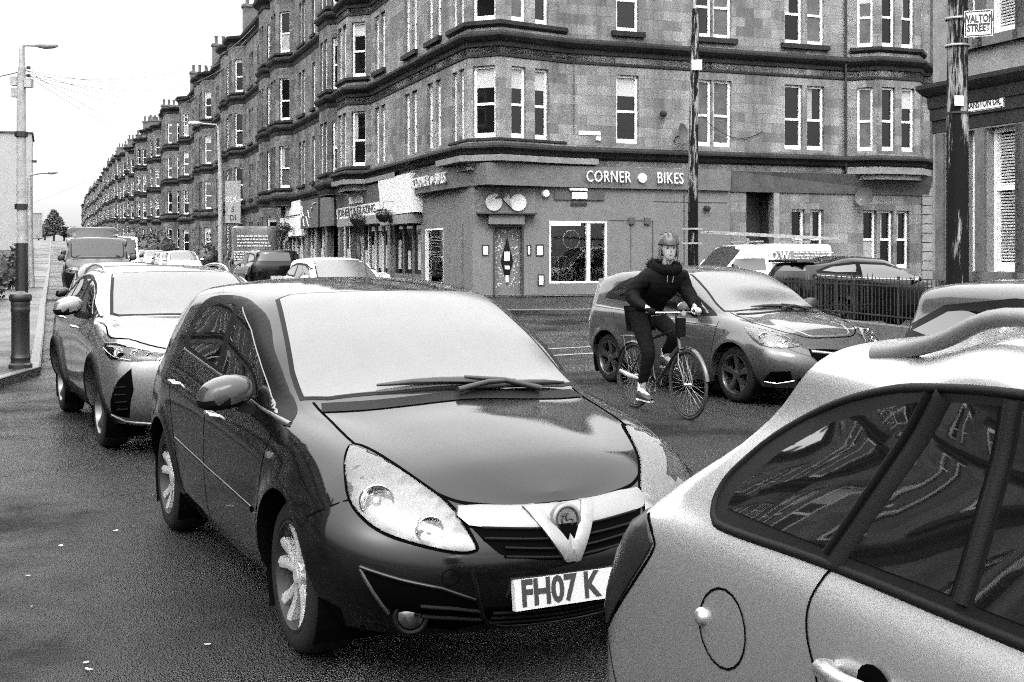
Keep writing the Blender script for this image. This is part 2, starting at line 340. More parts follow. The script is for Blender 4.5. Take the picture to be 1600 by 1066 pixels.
def add_window(root, P0, P1, h, style=0, name='window', far=False, fw=.07, rev=.13, rail=.47, rng=random, blind=None):
    o, d, n, L = seg_frame(P0, P1); a0, a1, z0, z1 = h; g = MB(); zh = V((0, 0, 1))
    b = o-n*rev
    def bx(mb, x0, x1, c0, c1, t0, t1): mb.obox(b+d*(x0+x1)/2+zh*(c0+c1)/2+n*(t0+t1)/2, d, n, zh, (x1-x0)/2, (t1-t0)/2, (c1-c0)/2)
    zm = lerp(z0, z1, rail)
    bx(g, a0+.005, a0+fw, z0, z1, -.05, .03); bx(g, a1-fw, a1-.005, z0, z1, -.05, .03)
    bx(g, a0+fw, a1-fw, z1-fw, z1-.004, -.05, .03); bx(g, a0+fw, a1-fw, z0+.004, z0+fw*1.9, -.05, .035)
    bx(g, a0+fw, a1-fw, zm-.035, zm+.035, -.045, .025)
    if style == 2:
        for k in (1, 2): xx = lerp(a0+fw, a1-fw, k/3); bx(g, xx-.01, xx+.01, zm+.035, z1-fw, -.03, .012)
        for k in (1, 2): zz = lerp(zm, z1-fw, k/3); bx(g, a0+fw, a1-fw, zz-.01, zz+.01, -.03, .0125)
    if far:
        i = len(g.f); bx(g, a0+fw-.01, a1-fw+.01, z0+.05, z1-.05, -.04, -.02); wob = g.build(name, M['white'], root)
        wob.data.materials.append(M['glass'] if rng.random() < .7 else M['paneg']); 
        for k in range(i, len(g.f)): wob.data.polygons[k].material_index = 1
        return wob
    f = g.build(name, M['white'], root)
    p = MB(); bx(p, a0+fw-.01, a1-fw+.01, z0+.03, zm, -.03, -.02); bx(p, a0+fw-.01, a1-fw+.01, zm, z1-.03, -.034, -.026)
    rq = rng.random(); p.build('pane', M['glass'] if rq < .55 else (M['glassd'] if rq < .75 else M['paneg']), f)
    r = rng.random() if blind is None else blind
    if r < .42:
        p = MB(); bx(p, a0+fw, a1-fw, lerp(z1, z0, .1+.25*rng.random()) if blind is None else lerp(z1, z0, .3), z1-fw, -.0255, -.0225); p.build('blind', M['blind'], f)
    elif r < .6:
        p = MB(); ww = (a1-a0)*(.18+.15*rng.random()); bx(p, a0+fw, a0+fw+ww, z0+fw, z1-fw, -.0255, -.0225); p.build('curtain', M['curtain'], f)
    elif r < .68:
        p = MB(); bx(p, a0+fw, a1-fw, z0+fw, zm, -.0195, -.0165); p.build('curtain', M['curtain'], f)
    return f
def roof(root, outline, z, depth_ridge, name='roof'):
    pass
def chimney(root, x, y, wx, wy, z0, z1, pots=4, along='y', name='chimney'):
    g = MB(); g.box(x-wx/2, x+wx/2, y-wy/2, y+wy/2, z0, z1); g.box(x-wx/2-.08, x+wx/2+.08, y-wy/2-.08, y+wy/2+.08, z1, z1+.18)
    c = g.build(name, M['trim2'], root)
    for k in range(pots):
        t = (k+.5)/pots-.5; q = MB(); q.lathe([(0, .02), (.13, .0), (.12, .5), (.15, .55), (.15, .62), (.09, .62), (.09, .3)], (x+(t*wx if along == 'x' else 0), y+(t*wy if along == 'y' else 0), z1+.18), n=8)
        q.build('chimney_pot', M['trim2'], c, smooth=40)
FL = [(4.43, 6.45), (7.70, 9.72), (10.97, 12.95)]    # window heights above the street of the three upper floors
def crown(root, pts, z, depth, W, pot=5):
    """eaves cornice, gutter wall, slate roof"""
    g = MB(); moulding(g, pts, [(0, z-.5), (.06, z-.48), (.06, z-.3), (.16, z-.2), (.3, z-.1), (.34, z), (.34, z+.06), (.1, z+.08), (-.25, z+.1)]); g.build('cornice', M['trim'], root, smooth=30)
def tenement(name, label, loc, rz, W=15.45, ground='flat', far=False, seed=1, group=None, chim=True):
    rng = random.Random(seed)
    root = thing(name, label, 'tenement', loc, rz, group)
    up = [(W, 0), (W-.3, 0), (W-1.0, .7), (W-2.6, .7), (W-3.3, 0), (3.3, 0), (2.6, .7), (1.0, .7), (.3, 0), (0, 0)]
    def floorholes(z0, z1):
        H = {}
        for i in (1, 3, 5, 7): H[i] = [(.2, .79, z0, z1)]
        for i in (2, 6): H[i] = [(.12, .70, z0, z1), (.90, 1.48, z0, z1)]
        m = W-3.3
        xs = [(9.2, 9.8), (10.05, 10.65), (6.9, 7.55), (4.3, 4.9), (5.15, 5.75)]; H[4] = [(m-b, m-a, z0, z1) for a, b in xs]
        return H
    levels = list(FL)
    if ground == 'flat': levels = [(1.15, 3.1)]+levels
    allh = {}
    for (z0, z1) in levels:
        for k, v_ in floorholes(z0, z1).items(): allh.setdefault(k, []).extend(v_)
    if ground == 'flat':
        hs = [h for h in allh[4] if not (h[2] < 2 and 6.8 < (W-3.3)-h[1] < 7)]; m = W-3.3; allh[4] = hs+[(m-7.75, m-6.7, 0.02, 3.0)]
    zt = 14.0
    g = MB(); wall_path(g, up, 0 if ground == 'flat' else 3.55, zt, allh); wall = g.build('wall', M['wall2'], root, fix=False)
    g = MB(); g.box(.02, W-.02, -11.98, -.6, 0 if ground == 'flat' else 3.6, zt-.3)
    if ground == 'flat': pass
    g.quad((0, 0, 0), (0, -12, 0), (0, -12, zt), (0, 0, zt)); g.quad((W, 0, 0), (W, -12, 0), (W, -12, zt), (W, 0, zt)); g.quad((0, -12, 0), (W, -12, 0), (W, -12, zt), (0, -12, zt))
    g.build('side_wall', M['trim2'], root, fix=False)
    for i, hs in allh.items():
        for h in hs:
            if h[2] < .5: continue
            add_window(root, up[i], up[i+1], h, style=2 if rng.random() < .12 else 0, far=far, rng=rng)
    g = MB()
    for zb in (3.62, 7.0, 10.27): moulding(g, up, [(0, zb-.05), (.03, zb), (.05, zb+.16), (.14, zb+.22), (.2, zb+.32), (.2, zb+.4), (.02, zb+.5), (-.01, zb+.5)])
    for (z0, z1) in levels:
        moulding(g, up[1:5], [(0, z0-.2), (.1, z0-.12), (.1, z0-.02), (0, z0)]); moulding(g, up[5:9], [(0, z0-.2), (.1, z0-.12), (.1, z0-.02), (0, z0)])
        for a, b in ((4.2, 5.85), (6.8, 7.65), (9.1, 10.75)):
            if not (z0 < 2 and 6 < a < 7): g.box(a, b, 0.001, .12, z0-.14, z0-.003)
    g.build('string_course', M['trim'], root, smooth=30)
    if ground == 'flat':
        d = MB(); d.box(6.72, 7.73, -.35, -.3, 0, 3.0); d.build('door', M['dark'], root)
    crown(root, up, zt+.25, 0, W)
    g = MB()
    poly = [p for p in up][::-1]
    g.quad(*[(p[0], p[1], zt+.3) for p in poly])
    zr = zt+.3; g.quad((0, .1, zr), (W, .1, zr), (W, -5, zr+3.1), (0, -5, zr+3.1)); g.quad((0, -11.5, zr), (W, -11.5, zr), (W, -5, zr+3.1), (0, -5, zr+3.1))
    g.quad((0, .1, zr), (0, -5, zr+3.1), (0, -11.5, zr)); g.quad((W, .1, zr), (W, -5, zr+3.1), (W, -11.5, zr))
    g.build('roof', M['slate'], root, fix=False)
    if chim:
        chimney(root, W-.35, -1.6, .7, 2.6, zt, zt+2.6, 5); chimney(root, W-.35, -7.5, .7, 2.6, zt, zt+3.6, 5)
    return root
RZ = A0+R(90)
def sp(s, off=0):
    """point on the right-hand building line, s metres beyond the corner block's first bay"""
    p = V((1.56, 35.0, 0))+E1*(-2.98-off)+E2*(1.77+s); return p
def place(s, off=0): p = sp(s, off); return (p.x, p.y, gz(p.x, p.y)+.11)
def tlabel(k): return ['second tenement along, above the shops beyond the corner block', 'third tenement from the corner, ground floor flats behind the banner pole', 'fourth tenement from the corner, sooty stone with paired bays', 'last tenement before the side street gap, its roof below its neighbour'][k]
tenement('tenement', tlabel(0), place(12.45), RZ, ground='shop', seed=3)
T2 = tenement('tenement', tlabel(1), place(27.9), RZ, seed=5)
T3 = tenement('tenement', tlabel(2), place(43.35), RZ, seed=8)
T4 = tenement('tenement', tlabel(3), place(58.8), RZ, W=11.6 if False else 15.45, seed=9)
far_ = tenement('tenement', 'tenement just beyond the side street, with one bay facing the camera', place(88.5), RZ, seed=11, far=True)
fl = ['second tenement beyond the side street gap', 'third tenement beyond the side street gap', 'small far tenement a third of the way up the hill', 'small far tenement halfway up the receding row', 'tiny far tenement past the middle of the row', 'tiny tenement two thirds up the row', 'tiny tenement three quarters up the row', 'tiny tenement four fifths up the row', 'tiny tenement where the long row starts to blur', 'tiny tenement just before the row blurs into the distance']
rf = random.Random(77)
for k in range(10):
    c = copy_tree(far_); c.location = place(88.5+15.45*(k+1), rf.uniform(-.3, .4)); c.scale.z = rf.uniform(.93, 1.06); c['label'] = fl[k]; c['group'] = 'distant tenements of the receding row'
for k in range(12):
    c = copy_tree(far_); c.location = place(88.5+15.45*(k+11), rf.uniform(-.3, .3)); c.scale.z = rf.uniform(.93, 1.06); c['label'] = 'tiny tenement close to the vanishing end of the long right-hand row'; c['group'] = 'distant tenements of the receding row'
far_['group'] = 'distant tenements of the receding row'
# the bay turned towards the camera on the corner after the side street
def corner_bay(root, pts, zt, levels, holes):
    pass
def block(root, pts, z0, zt, holes, wm, trim=True, far=False, rng=random, styles=None, blinds=None):
    g = MB(); wall_path(g, pts, z0, zt, holes); g.build('wall', wm, root, fix=False)
    for i, hs in holes.items():
        for k, h in enumerate(hs):
            if h[2] < .5: continue
            add_window(root, pts[i], pts[i+1], h, far=far, rng=rng, blind=(blinds or {}).get((i, k)))
# corner tenement beyond the side street
ct = thing('corner_tenement', 'corner tenement after the side street gap with its bay windows facing the camera', 'tenement', place(84.6), RZ)
cp = [(3.9, 0), (3.3, 0), (2.3, .9), (-.1, .9), (-1.0, .2), (-1.0, -2.3), (-.2, -3.1), (0, -3.1), (0, -12)]
H = {}
for (z0, z1) in [(1.15, 3.1)]+FL:
    for i, ww in ((1, .7), (3, .6), (5, .6)):
        L = seg_frame(cp[i], cp[i+1])[3]; H.setdefault(i, []).append((L/2-ww/2, L/2+ww/2, z0, z1))
    H.setdefault(2, []).extend([(.3, .95, z0, z1), (1.4, 2.05, z0, z1)]); H.setdefault(4, []).extend([(.3, .98, z0, z1), (1.4, 2.08, z0, z1)])
    H.setdefault(7, []).extend([(2.0, 2.7, z0, z1), (5, 5.7, z0, z1)])
block(ct, cp, 0, 14.0, H, M['wall2'], rng=random.Random(4))
g = MB()
for zb in (3.62, 7.0, 10.27): moulding(g, cp, [(0, zb-.05), (.03, zb), (.05, zb+.16), (.14, zb+.22), (.2, zb+.32), (.2, zb+.4), (.02, zb+.5), (-.01, zb+.5)])
for (z0, z1) in [(1.15, 3.1)]+FL: moulding(g, cp[1:8], [(0, z0-.2), (.1, z0-.12), (.1, z0-.02), (0, z0)])
g.build('string_course', M['trim'], ct, smooth=30); crown(ct, cp, 14.25, 0, 4)
g = MB(); g.quad(*[(p[0], p[1], 14.3) for p in cp[::-1]], (3.9, -12, 14.3)); g.quad((0, 0, 14.3), (3.9, 0, 14.3), (3.9, -5, 17.4), (0, -5, 17.4)); g.quad((0, -10, 14.3), (3.9, -10, 14.3), (3.9, -5, 17.4), (0, -5, 17.4)); g.quad((0, 0, 14.3), (0, -5, 17.4), (0, -10, 14.3))
g.build('roof', M['slate'], ct, fix=False); chimney(ct, .4, -4, .8, 2.6, 14, 17.6, 5)
# ---------------------------------------------------------------- corner block with the bicycle shop
ZB = .47; OA = V((1.56, 35.0, ZB))
A = thing('corner_tenement', 'big sandstone corner tenement with a polygonal bay over the bicycle shop', 'tenement', OA, A0)
up = [(-2.98, 14.22), (-2.98, 14.17), (-3.68, 13.47), (-3.68, 11.87), (-2.98, 11.17), (-2.98, 1.77), (-2.95, .15), (-2.22, -.55), (0, 0), (9.75, 0), (10.4, -.6), (11.95, -.6), (12.6, 0), (12.85, 0), (12.85, 6)]
def f1(px, x0=0):   # local x on the cross-street face under pixel column px
    k = (px-800)/F; return (k*OA.y-OA.x)/(E1.x-k*E1.y)
levA = [(4.45, 6.45), (7.72, 9.72), (10.99, 12.97)]
H = {}
for (z0, z1) in levA:
    for i in (1, 3): H.setdefault(i, []).append((.2, .79, z0, z1))
    H.setdefault(2, []).extend([(.12, .70, z0, z1), (.90, 1.48, z0, z1)])
    # pairs along the main-street face: distances from the corner (x axis of this segment runs from y=11.17 to 1.77)
    H.setdefault(4, []).extend([(11.17-1.77-b, 11.17-1.77-a, z0, z1) for a, b in ((.75, 1.3), (1.6, 2.15), (3.3, 3.9), (4.15, 4.75), (7.25, 7.85), (8.1, 8.7))])
    H.setdefault(5, []).extend([(.3, .72, z0, z1), (.92, 1.34, z0, z1)])
    H.setdefault(6, []).append((.17, .86, z0, z1))
    H.setdefault(7, []).extend([(.37, .87, z0, z1), (1.18, 1.66, z0, z1)])
    H.setdefault(8, []).extend([(f1(963), f1(998), z0, z1), (f1(1087), f1(1112), z0, z1), (f1(1115), f1(1143), z0, z1), (f1(1226), f1(1254), z0, z1), (f1(1261), f1(1288), z0, z1)])
    H.setdefault(9, []).append((.2, .68, z0, z1)); H.setdefault(10, []).extend([(.1, .6, z0, z1), (.85, 1.35, z0, z1)]); H.setdefault(11, []).append((.2, .68, z0, z1))
bl = {(6, 0): .1, (7, 0): .1, (7, 1): .1, (8, 0): .1, (6, 1): .3, (8, 1): .9, (8, 3): .9, (8, 4): .5, (9, 0): .9, (10, 0): .9, (9, 1): .3}
block(A, up, 3.55, 14.0, H, M['wall'], rng=random.Random(21), blinds=bl)
g = MB()
for zb in (6.98, 10.25): moulding(g, up, [(0, zb-.3), (.03, zb-.28), (.03, zb-.22), (0, zb-.2), (0, zb-.02), (.04, zb), (.06, zb+.12), (.13, zb+.16), (.22, zb+.27), (.22, zb+.34), (.1, zb+.4), (.02, zb+.44), (-.01, zb+.44)])
moulding(g, up, [(0, 3.92), (.12, 3.98), (.16, 4.08), (.3, 4.14), (.3, 4.2), (.06, 4.3), (-.01, 4.3)])
for (z0, z1) in levA:
    moulding(g, up[5:9], [(0, z0-.22), (.1, z0-.14), (.1, z0-.03), (0, z0-.01)] if z0 > 5 else [(0, z0-.1), (.03, z0-.08), (.03, z0-.02), (0, z0-.01)])
    if z0 > 5:
        for a, b in ((f1(955), f1(1006)), (f1(1080), f1(1150)), (f1(1220), f1(1294))): g.box(a, b, -.13, -.002, z0-.15, z0-.003)
        for a, b in ((.65, 2.25), (3.2, 4.85), (7.15, 8.8)): g.box(-3.1, -2.982, 1.77+a, 1.77+b, z0-.15, z0-.003)
        moulding(g, up[9:13], [(0, z0-.2), (.1, z0-.12), (.1, z0-.02), (0, z0)])
    moulding(g, up[1:5], [(0, z0-.2), (.1, z0-.12), (.1, z0-.02), (0, z0)])
g.build('string_course', M['trim'], A, smooth=30)
g = MB(); bp = up[5:9]; moulding(g, [(-2.98, 2.2)]+bp+[(.9, 0)], [(-.3, 3.76), (.26, 3.78), (.28, 3.94), (.05, 3.97)]); g.build('lead_flashing', M['lightstone'], A); g = MB()
moulding(g, [(9.6, 0), (10.4, -.6), (11.95, -.6), (12.75, 0)], [(-.3, 3.72), (.12, 3.72), (.14, 3.92), (.05, 3.95)]); g.build('lead_flashing', M['lightstone'], A); g = MB(); moulding(g, [(-2.98, 14.17), (-3.68, 13.47), (-3.68, 11.87), (-2.98, 11.17), (-2.98, 7)], [(-.3, 3.76), (.2, 3.78), (.22, 3.94), (.05, 3.97)])
g.build('lead_flashing', M['lightstone'], A)
g = MB(); g.quad(*[(p[0], p[1], 3.74) for p in [(-2.7, 14.1)]+up[1:-1]+[(12.8, .3), (-2.7, .3)]]); g.build('soffit', M['trim2'], A, fix=False)
crown(A, up, 14.3, 0, 12)
g = MB(); g.box(-2.9, 12.8, .05, 14.1, 14.1, 14.35); g.hexa([V(p) for p in ((-2.8, .1, 14.36), (12.7, .1, 14.36), (12.7, 14, 14.36), (-2.8, 14, 14.36), (2, 5, 17.5), (12.7, 5, 17.5), (12.7, 6, 17.5), (2, 14, 17.5))]); g.build('roof', M['slate'], A)
# ground floor
gd = [(-2.75, 14.2), (-2.75, .25), (-.99, 0), (12.8, 0), (12.8, 6)]
ZF = 3.56
xw0, xw1 = f1(858), f1(948); dr0, dr1 = f1(1166), f1(1208)
H = {1: [], 2: [], 0: []}
H[0] = [(14.2-4.85, 14.2-2.95, .28, 2.0), (14.2-9.2, 14.2-5.4, .02, 2.4), (14.2-13.9, 14.2-9.6, .02, 2.5)]
H[1] = [(.62, 1.42, .02, 1.97)]
off = -(-.99)
def h1(a, b, z0, z1): return (a+.99, b+.99, z0, z1)
H[2] = [h1(xw0, xw1, .36, 2.15), h1(f1(955)-.8, f1(955)-.1, 2.72, 2.95) if False else h1(dr0, dr1, .3, 3.1), h1(f1(1237), f1(1258), .75, 2.6), h1(f1(1266), f1(1287), .75, 2.6), h1(f1(1349), f1(1370), .75, 2.6), h1(f1(1375), f1(1396), .75, 2.6), h1(f1(1401), f1(1421), .75, 2.6)]
g = MB(); wall_path(g, gd, 0, ZF+.1, H, rev=.25); g.build('wall', M['wall3'], A, fix=False)
for k in (2, 3, 4, 5, 6): add_window(A, gd[2], gd[3], H[2][k], blind=.63 if k in (2, 4) else .5, rail=.5, rev=.16)
# painted render skin of the bicycle shop, 3 mm proud, with the same openings
g = MB(); sk = offset_path([(-2.75, 5.15), (-2.75, .25), (-.99, 0), (f1(1140), 0)], .012)
wall_path(g, sk, .04, ZF, {0: [(.3, 2.2, .28, 2.0)], 1: [(.62, 1.42, .06, 1.97)], 2: [h1(xw0, xw1, .36, 2.15)]}, rev=.02); g.build('render_panel', M['render'], A, fix=False)
g = MB(); g.box(dr0-.06, dr0-.002, .26, .8, .2, 3.15); g.box(dr1+.002, dr1+.06, .26, .8, .2, 3.15); g.box(dr0, dr1, .26, .8, 3.102, 3.16); g.build('porch', M['dark'], A)
d = MB(); d.box(dr0, dr1, .75, .8, .3, 3.1); dd = d.build('door', M['dark'], A); d = MB(); d.box(dr0+.05, dr1-.05, .72, .745, .3, 1.0); d.build('door_panel', M['black'], dd)
g = MB(); g.box(dr0-.0, dr1+.0, .02, .74, .2, .298); g.box(dr1+.003, dr1+.2, -.04, -.002, .02, 3.1); g.build('door_step', M['dressed'], A)
# canted fascia over the ground floor, dipping out over the door
fp0 = [(-3.02, 14), (-3.02, 1.6), (-2.66, -.62), (.02, -.14), (f1(1138), -.14)]
g = MB(); rows = []
for o, z in ((-.12, 3.12), (-.02, 3.12), (.05, 3.72), (-.25, 3.735)): rows.append([(p[0], p[1], z) for p in offset_path(fp0, o)])
g.grid(rows); g.quad(*[(p[0], p[1], 3.13) for p in offset_path([(-3.02, 14), (-3.02, 1.6), (-2.66, -.62), (.02, -.14)], -.1)], (0, .2, 3.13), (-2.7, .3, 3.13), (-2.7, 14, 3.13))
fas = g.build('shop_fascia', M['fascia'], A, fix=False)
g = MB(); x0, x1 = f1(1140), 12.75
g.quad((x0, -.14, 3.72), (x1, -.3, 3.72), (x1, -.05, 3.1), (x0, -.05, 3.1)); g.quad((x0, -.14, 3.72), (x1, -.3, 3.72), (x1, 0, 3.73), (x0, 0, 3.73)); g.quad((x0, -.05, 3.1), (x1, -.05, 3.1), (x1, 0, 3.1), (x0, 0, 3.1)); g.build('lead_band', M['lead'], A, fix=False)
g = MB()
for k in range(12): g.box(12.5, 12.95, -.06, -.001, .1+k*.3, .37+k*.3) if k % 1 == 0 else 0
g.build('quoins', M['dressed'], A)
# recessed door wall, diamond door
o, d_, n_, L_ = seg_frame(gd[1], gd[2]); zh = V((0, 0, 1))
def onw(a, z, t): return o+d_*a+zh*z+n_*t
g = MB(); g.obox(onw(1.02, 1.0, -.2), d_, n_, zh, .4, .02, .96); door = g.build('shop_door', M['render'], A)
random.seed(3)
g = MB()
for k in range(190):
    a = random.uniform(.66, 1.38); z = random.uniform(.25, 1.93); dz = abs(z-1.0)/.7
    if abs(a-1.02) < .19*(1-dz)+.02: continue
    s = random.uniform(.008, .026); c = onw(a, z, -.176); g.quad(*[c+d_*math.cos(t)*s+zh*math.sin(t)*s for t in (0, 1.26, 2.51, 3.77, 5.03)])
g.build('mosaic', M['letter'], door, fix=False)
g = MB(); q = [onw(1.02, .3, -.172), onw(1.2, 1.0, -.172), onw(1.02, 1.7, -.172), onw(.84, 1.0, -.172)]; g.quad(*q); di = g.build('diamond_pane', M['glass'], door, fix=False)
g = MB(); g.obox(onw(1.02, 1.14, -.165), d_, n_, zh, .08, .004, .13); g.obox(onw(1.02, .5, -.165), d_, n_, zh, .045, .004, .1); g.obox(onw(1.03, .82, -.165), d_, n_, zh, .075, .004, .05); g.build('notice', M['signwhite'], di)
g = MB()
for a in (.6, 1.44): g.obox(onw(a, 1.0, -.1), d_, n_, zh, .022, .14, .965)
g.obox(onw(1.02, 1.985, -.1), d_, n_, zh, .44, .14, .02); g.build('door_frame', M['dark'], A)
g = MB(); g.obox(onw(.93, 2.17, .12), d_, n_, zh, .52, .1, .13); g.build('door_canopy', M['fascia'], A)
g = MB(); g.obox(onw(.95, 2.34, .16), d_, n_, zh, .85, .16, .02); g.build('canopy_ledge', M['dark'], A)
g = MB(); g.obox(onw(.95, 2.73, .03), d_, n_, zh, .84, .03, .36); g.build('panel_board', M['fascia'], A)
# display windows
def shopwin(P0, P1, h, bars, name='display_window'):
    o_, d, n, L = seg_frame(P0, P1); a0, a1, z0, z1 = h; b = o_-n*.08; g = MB()
    def bx(x0, x1, c0, c1, t0=-.04, t1=.1, mb=None): (mb or g).obox(b+d*(x0+x1)/2+zh*(c0+c1)/2+n*(t0+t1)/2, d, n, zh, (x1-x0)/2, (t1-t0)/2, (c1-c0)/2)
    bx(a0+.002, a0+.05, z0, z1); bx(a1-.05, a1-.002, z0, z1); bx(a0+.05, a1-.05, z0+.002, z0+.06); bx(a0+.05, a1-.05, z1-.05, z1-.002)
    for x, wd in bars: bx(x-wd/2, x+wd/2, z0+.06, z1-.05, -.03, .09)
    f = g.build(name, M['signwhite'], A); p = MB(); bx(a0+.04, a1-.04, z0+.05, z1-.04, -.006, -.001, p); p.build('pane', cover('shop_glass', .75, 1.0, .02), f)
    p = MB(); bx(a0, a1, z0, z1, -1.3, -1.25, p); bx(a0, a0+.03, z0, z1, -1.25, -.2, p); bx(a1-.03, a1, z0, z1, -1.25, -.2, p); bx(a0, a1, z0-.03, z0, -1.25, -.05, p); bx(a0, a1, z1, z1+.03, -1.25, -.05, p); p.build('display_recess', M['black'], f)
    return b, d, n
bw_, bd, bn = shopwin(gd[2], gd[3], H[2][0], [((H[2][0][0]*.32+H[2][0][1]*.68), .1)])
shopwin(gd[0], gd[1], H[0][0], [])
Aw = Matrix.Translation(OA) @ Matrix.Rotation(A0, 4, 'Z')
def bike_silh(root_loc, dirx, upv, s, mat_, label, name='bicycle', wheels=True, hang=0):
    """bicycle hanging on show: wheels, frame, bars, saddle as parts. dirx, upv: unit vectors of the bike's own forward and up"""
    t = thing(name, label, 'bicycle', root_loc)
    side = dirx.cross(upv); r = .33*s; wx = [(-.5*s), (.5*s)]
    for x in wx:
        c = dirx*x; g = MB(); g.tube([c+(dirx*math.cos(a*math.pi/16)+upv*math.sin(a*math.pi/16))*r for a in range(32)], .022*s, 6, closed=True)
        wq = g.build('wheel', mat_, t, smooth=60); g = MB()
        for a in range(12): g.tube([c, c+(dirx*math.cos(a*math.pi/6)+upv*math.sin(a*math.pi/6))*r], .003, 4)
        g.build('spokes', M['galv'], wq)
    def q(x, y): return dirx*x*s+upv*y*s
    g = MB()
    for a, b in ((q(-.5, 0), q(-.06, -.05)), (q(-.06, -.05), q(-.2, .45)), (q(-.2, .42), q(-.5, 0)), (q(-.18, .38), q(.36, .4)), (q(-.06, -.05), q(.38, .32)), (q(.36, .48), q(.5, 0))): g.tube([a, b], .017*s, 6)
    g.build('frame', M['fasciad'], t, smooth=60)
    g = MB(); g.tube([q(-.32, .48), q(-.1, .5)], .03*s, 6); g.build('saddle', M['black'], t, smooth=60)
    g = MB(); g.tube([q(.36, .52)-side*.25*s, q(.36, .52)+side*.25*s], .012*s, 6); g.build('handlebar', M['galv'], t, smooth=60)
    return t
d3 = Aw.to_3x3() @ bd; n3 = Aw.to_3x3() @ bn; h = H[2][0]
def inwin(f_, z, dep): return Aw @ (bw_+bd*lerp(h[0], h[1], f_)+V((0, 0, z))-bn*dep)
bike_silh(inwin(.4, 1.25, .32), (d3*.35+V((0, 0, .94))).normalized(), (-d3*.94+V((0, 0, .35))).normalized(), .8, M['letter'], 'bicycle hung upright behind the large front display window of the corner shop')
bike_silh(inwin(.3, .62, .7), d3, V((0, 0, 1)), .62, M['letter'], 'small bicycle standing low behind the left edge of the large front display window')
Wd = Aw.to_3x3() @ V((0, -1, 0)); 
bike_silh(Aw @ V((-2.45, 4.0, 1.0)), (Wd*.3+V((0, 0, .95))).normalized(), (Wd*.95-V((0, 0, .3))).normalized(), .62, M['letter'], 'bicycle upended behind the narrow side display window of the corner shop')
lampm = bpy.data.materials.new('lit_tube'); lampm.use_nodes = True; lampm.node_tree.nodes['Principled BSDF'].inputs['Emission Color'].default_value = (1, 1, 1, 1); lampm.node_tree.nodes['Principled BSDF'].inputs['Emission Strength'].default_value = 6
g = MB(); g.tube([inwin(.05, 2.07, .2), inwin(.6, 2.07, .2)], .035, 8); tag(g.build('strip_light', lampm, smooth=60), 'lit white tube along the top inside the large display window', 'light')
g = MB(); g.tube([Aw @ V((-2.6, 3.1, 1.92)), Aw @ V((-2.6, 4.75, 1.92))], .035, 8); tag(g.build('strip_light', lampm, smooth=60), 'lit white tube along the top inside the narrow side display window', 'light')
g = MB()
for z_ in (.05, .42, .75):
    g.hexa([inwin(a_, .36+z_, b_)+V((0, 0, c_)) for c_ in (0, .03) for a_, b_ in ((.02, .2), (.22, .2), (.22, .5), (.02, .5))])
for a_ in (.03, .21): g.hexa([inwin(a_+d_x, .36+c_, b_) for c_ in (0, .78) for d_x, b_ in ((0, .2), (.015, .2), (.015, .24), (0, .24))])
tag(g.build('display_stand', M['signwhite']), 'white slatted stand low at the left inside the large display window', 'display stand')
for k_, (a_, z_, w_, h_) in enumerate(((.80, 1.25, .13, .62), (.72, .5, .16, .3))):
    g = MB(); g.hexa([inwin(a_+i_*w_/1.66/2*1.0, z_+j_*h_/2, .22+q_) for q_ in (0, .01) for i_, j_ in ((-1, -1), (1, -1), (1, 1), (-1, 1))]); tag(g.build('poster', M['blind']), ['tall pale poster inside the right pane of the large display window', 'pale box leaning low in the large display window'][k_], 'poster')
# notice frames, alarm, lamp etc on the shop
def frame_notice(P0, P1, a, z, w_, h_, label, t=.02, dark=True):
    o_, d, n, L = seg_frame(P0, P1); c = Aw @ (o_+d*a+zh*z+n*t); R3 = Aw.to_3x3(); D = R3 @ d; N = R3 @ n
    th = thing('notice_frame', label, 'notice', c)
    g = MB()
    for s in (-1, 1): g.obox(D*s*(w_/2-.015), D, N, zh, .015, .018, h_/2); g.obox(zh*s*(h_/2-.015), D, N, zh, w_/2-.03, .018, .015)
    g.build('frame', M['black'], th); g = MB(); g.obox(N*.004, D, N, zh, w_/2-.03, .004, h_/2-.03); g.build('paper', M['signwhite'], th)
frame_notice(gd[1], gd[2], .36, 1.31, .2, .3, 'small framed notice left of the mosaic shop door')
frame_notice(gd[1], gd[2], 1.62, 1.31, .12, .3, 'narrow framed notice right beside the mosaic shop door')
frame_notice(gd[2], gd[3], .16, 1.31, .24, .33, 'upper framed white notice left of the large display window')
frame_notice(gd[2], gd[3], .2, .46, .2, .33, 'lower framed white notice left of the large display window')
g = MB(); c = Aw @ V((-.67, -.06, 2.93)); g.lathe([(0, .09), (.1, .08), (.125, .03), (.125, -.05), (0, -.05)], c, Aw.to_3x3() @ V((0, -1, 0)), 8); tag(g.build('alarm_box', M['signwhite'], smooth=30), 'white hexagonal alarm box beside the small high window strip', 'alarm box')
g = MB(); xa = f1(865); xb = f1(943)
for a, b, z0, z1, t in ((xa, xb, 2.76, 3.0, .03),): g.box(a, b, -.03-t, -.014, z0, z1)
g.xf(Aw); tag(g.build('vent_strip', M['fasciad']), 'shallow grey boxed strip above the large display window', 'vent')
g = MB(); g.box(f1(892), f1(915), -.12, -.064, 2.79, 2.98); g.box(f1(888), f1(915), -.14, -.014, 3.03, 3.09); g.xf(Aw); tag(g.build('light_fitting', M['signwhite']), 'white light fitting mounted above the large display window', 'light')
g = MB(); g.box(f1(891), f1(916), -.05, -.014, 2.6, 2.68); g.xf(Aw); tag(g.build('letter_plate', M['black']), 'black slotted plate on the shop wall under the light fitting', 'plate')
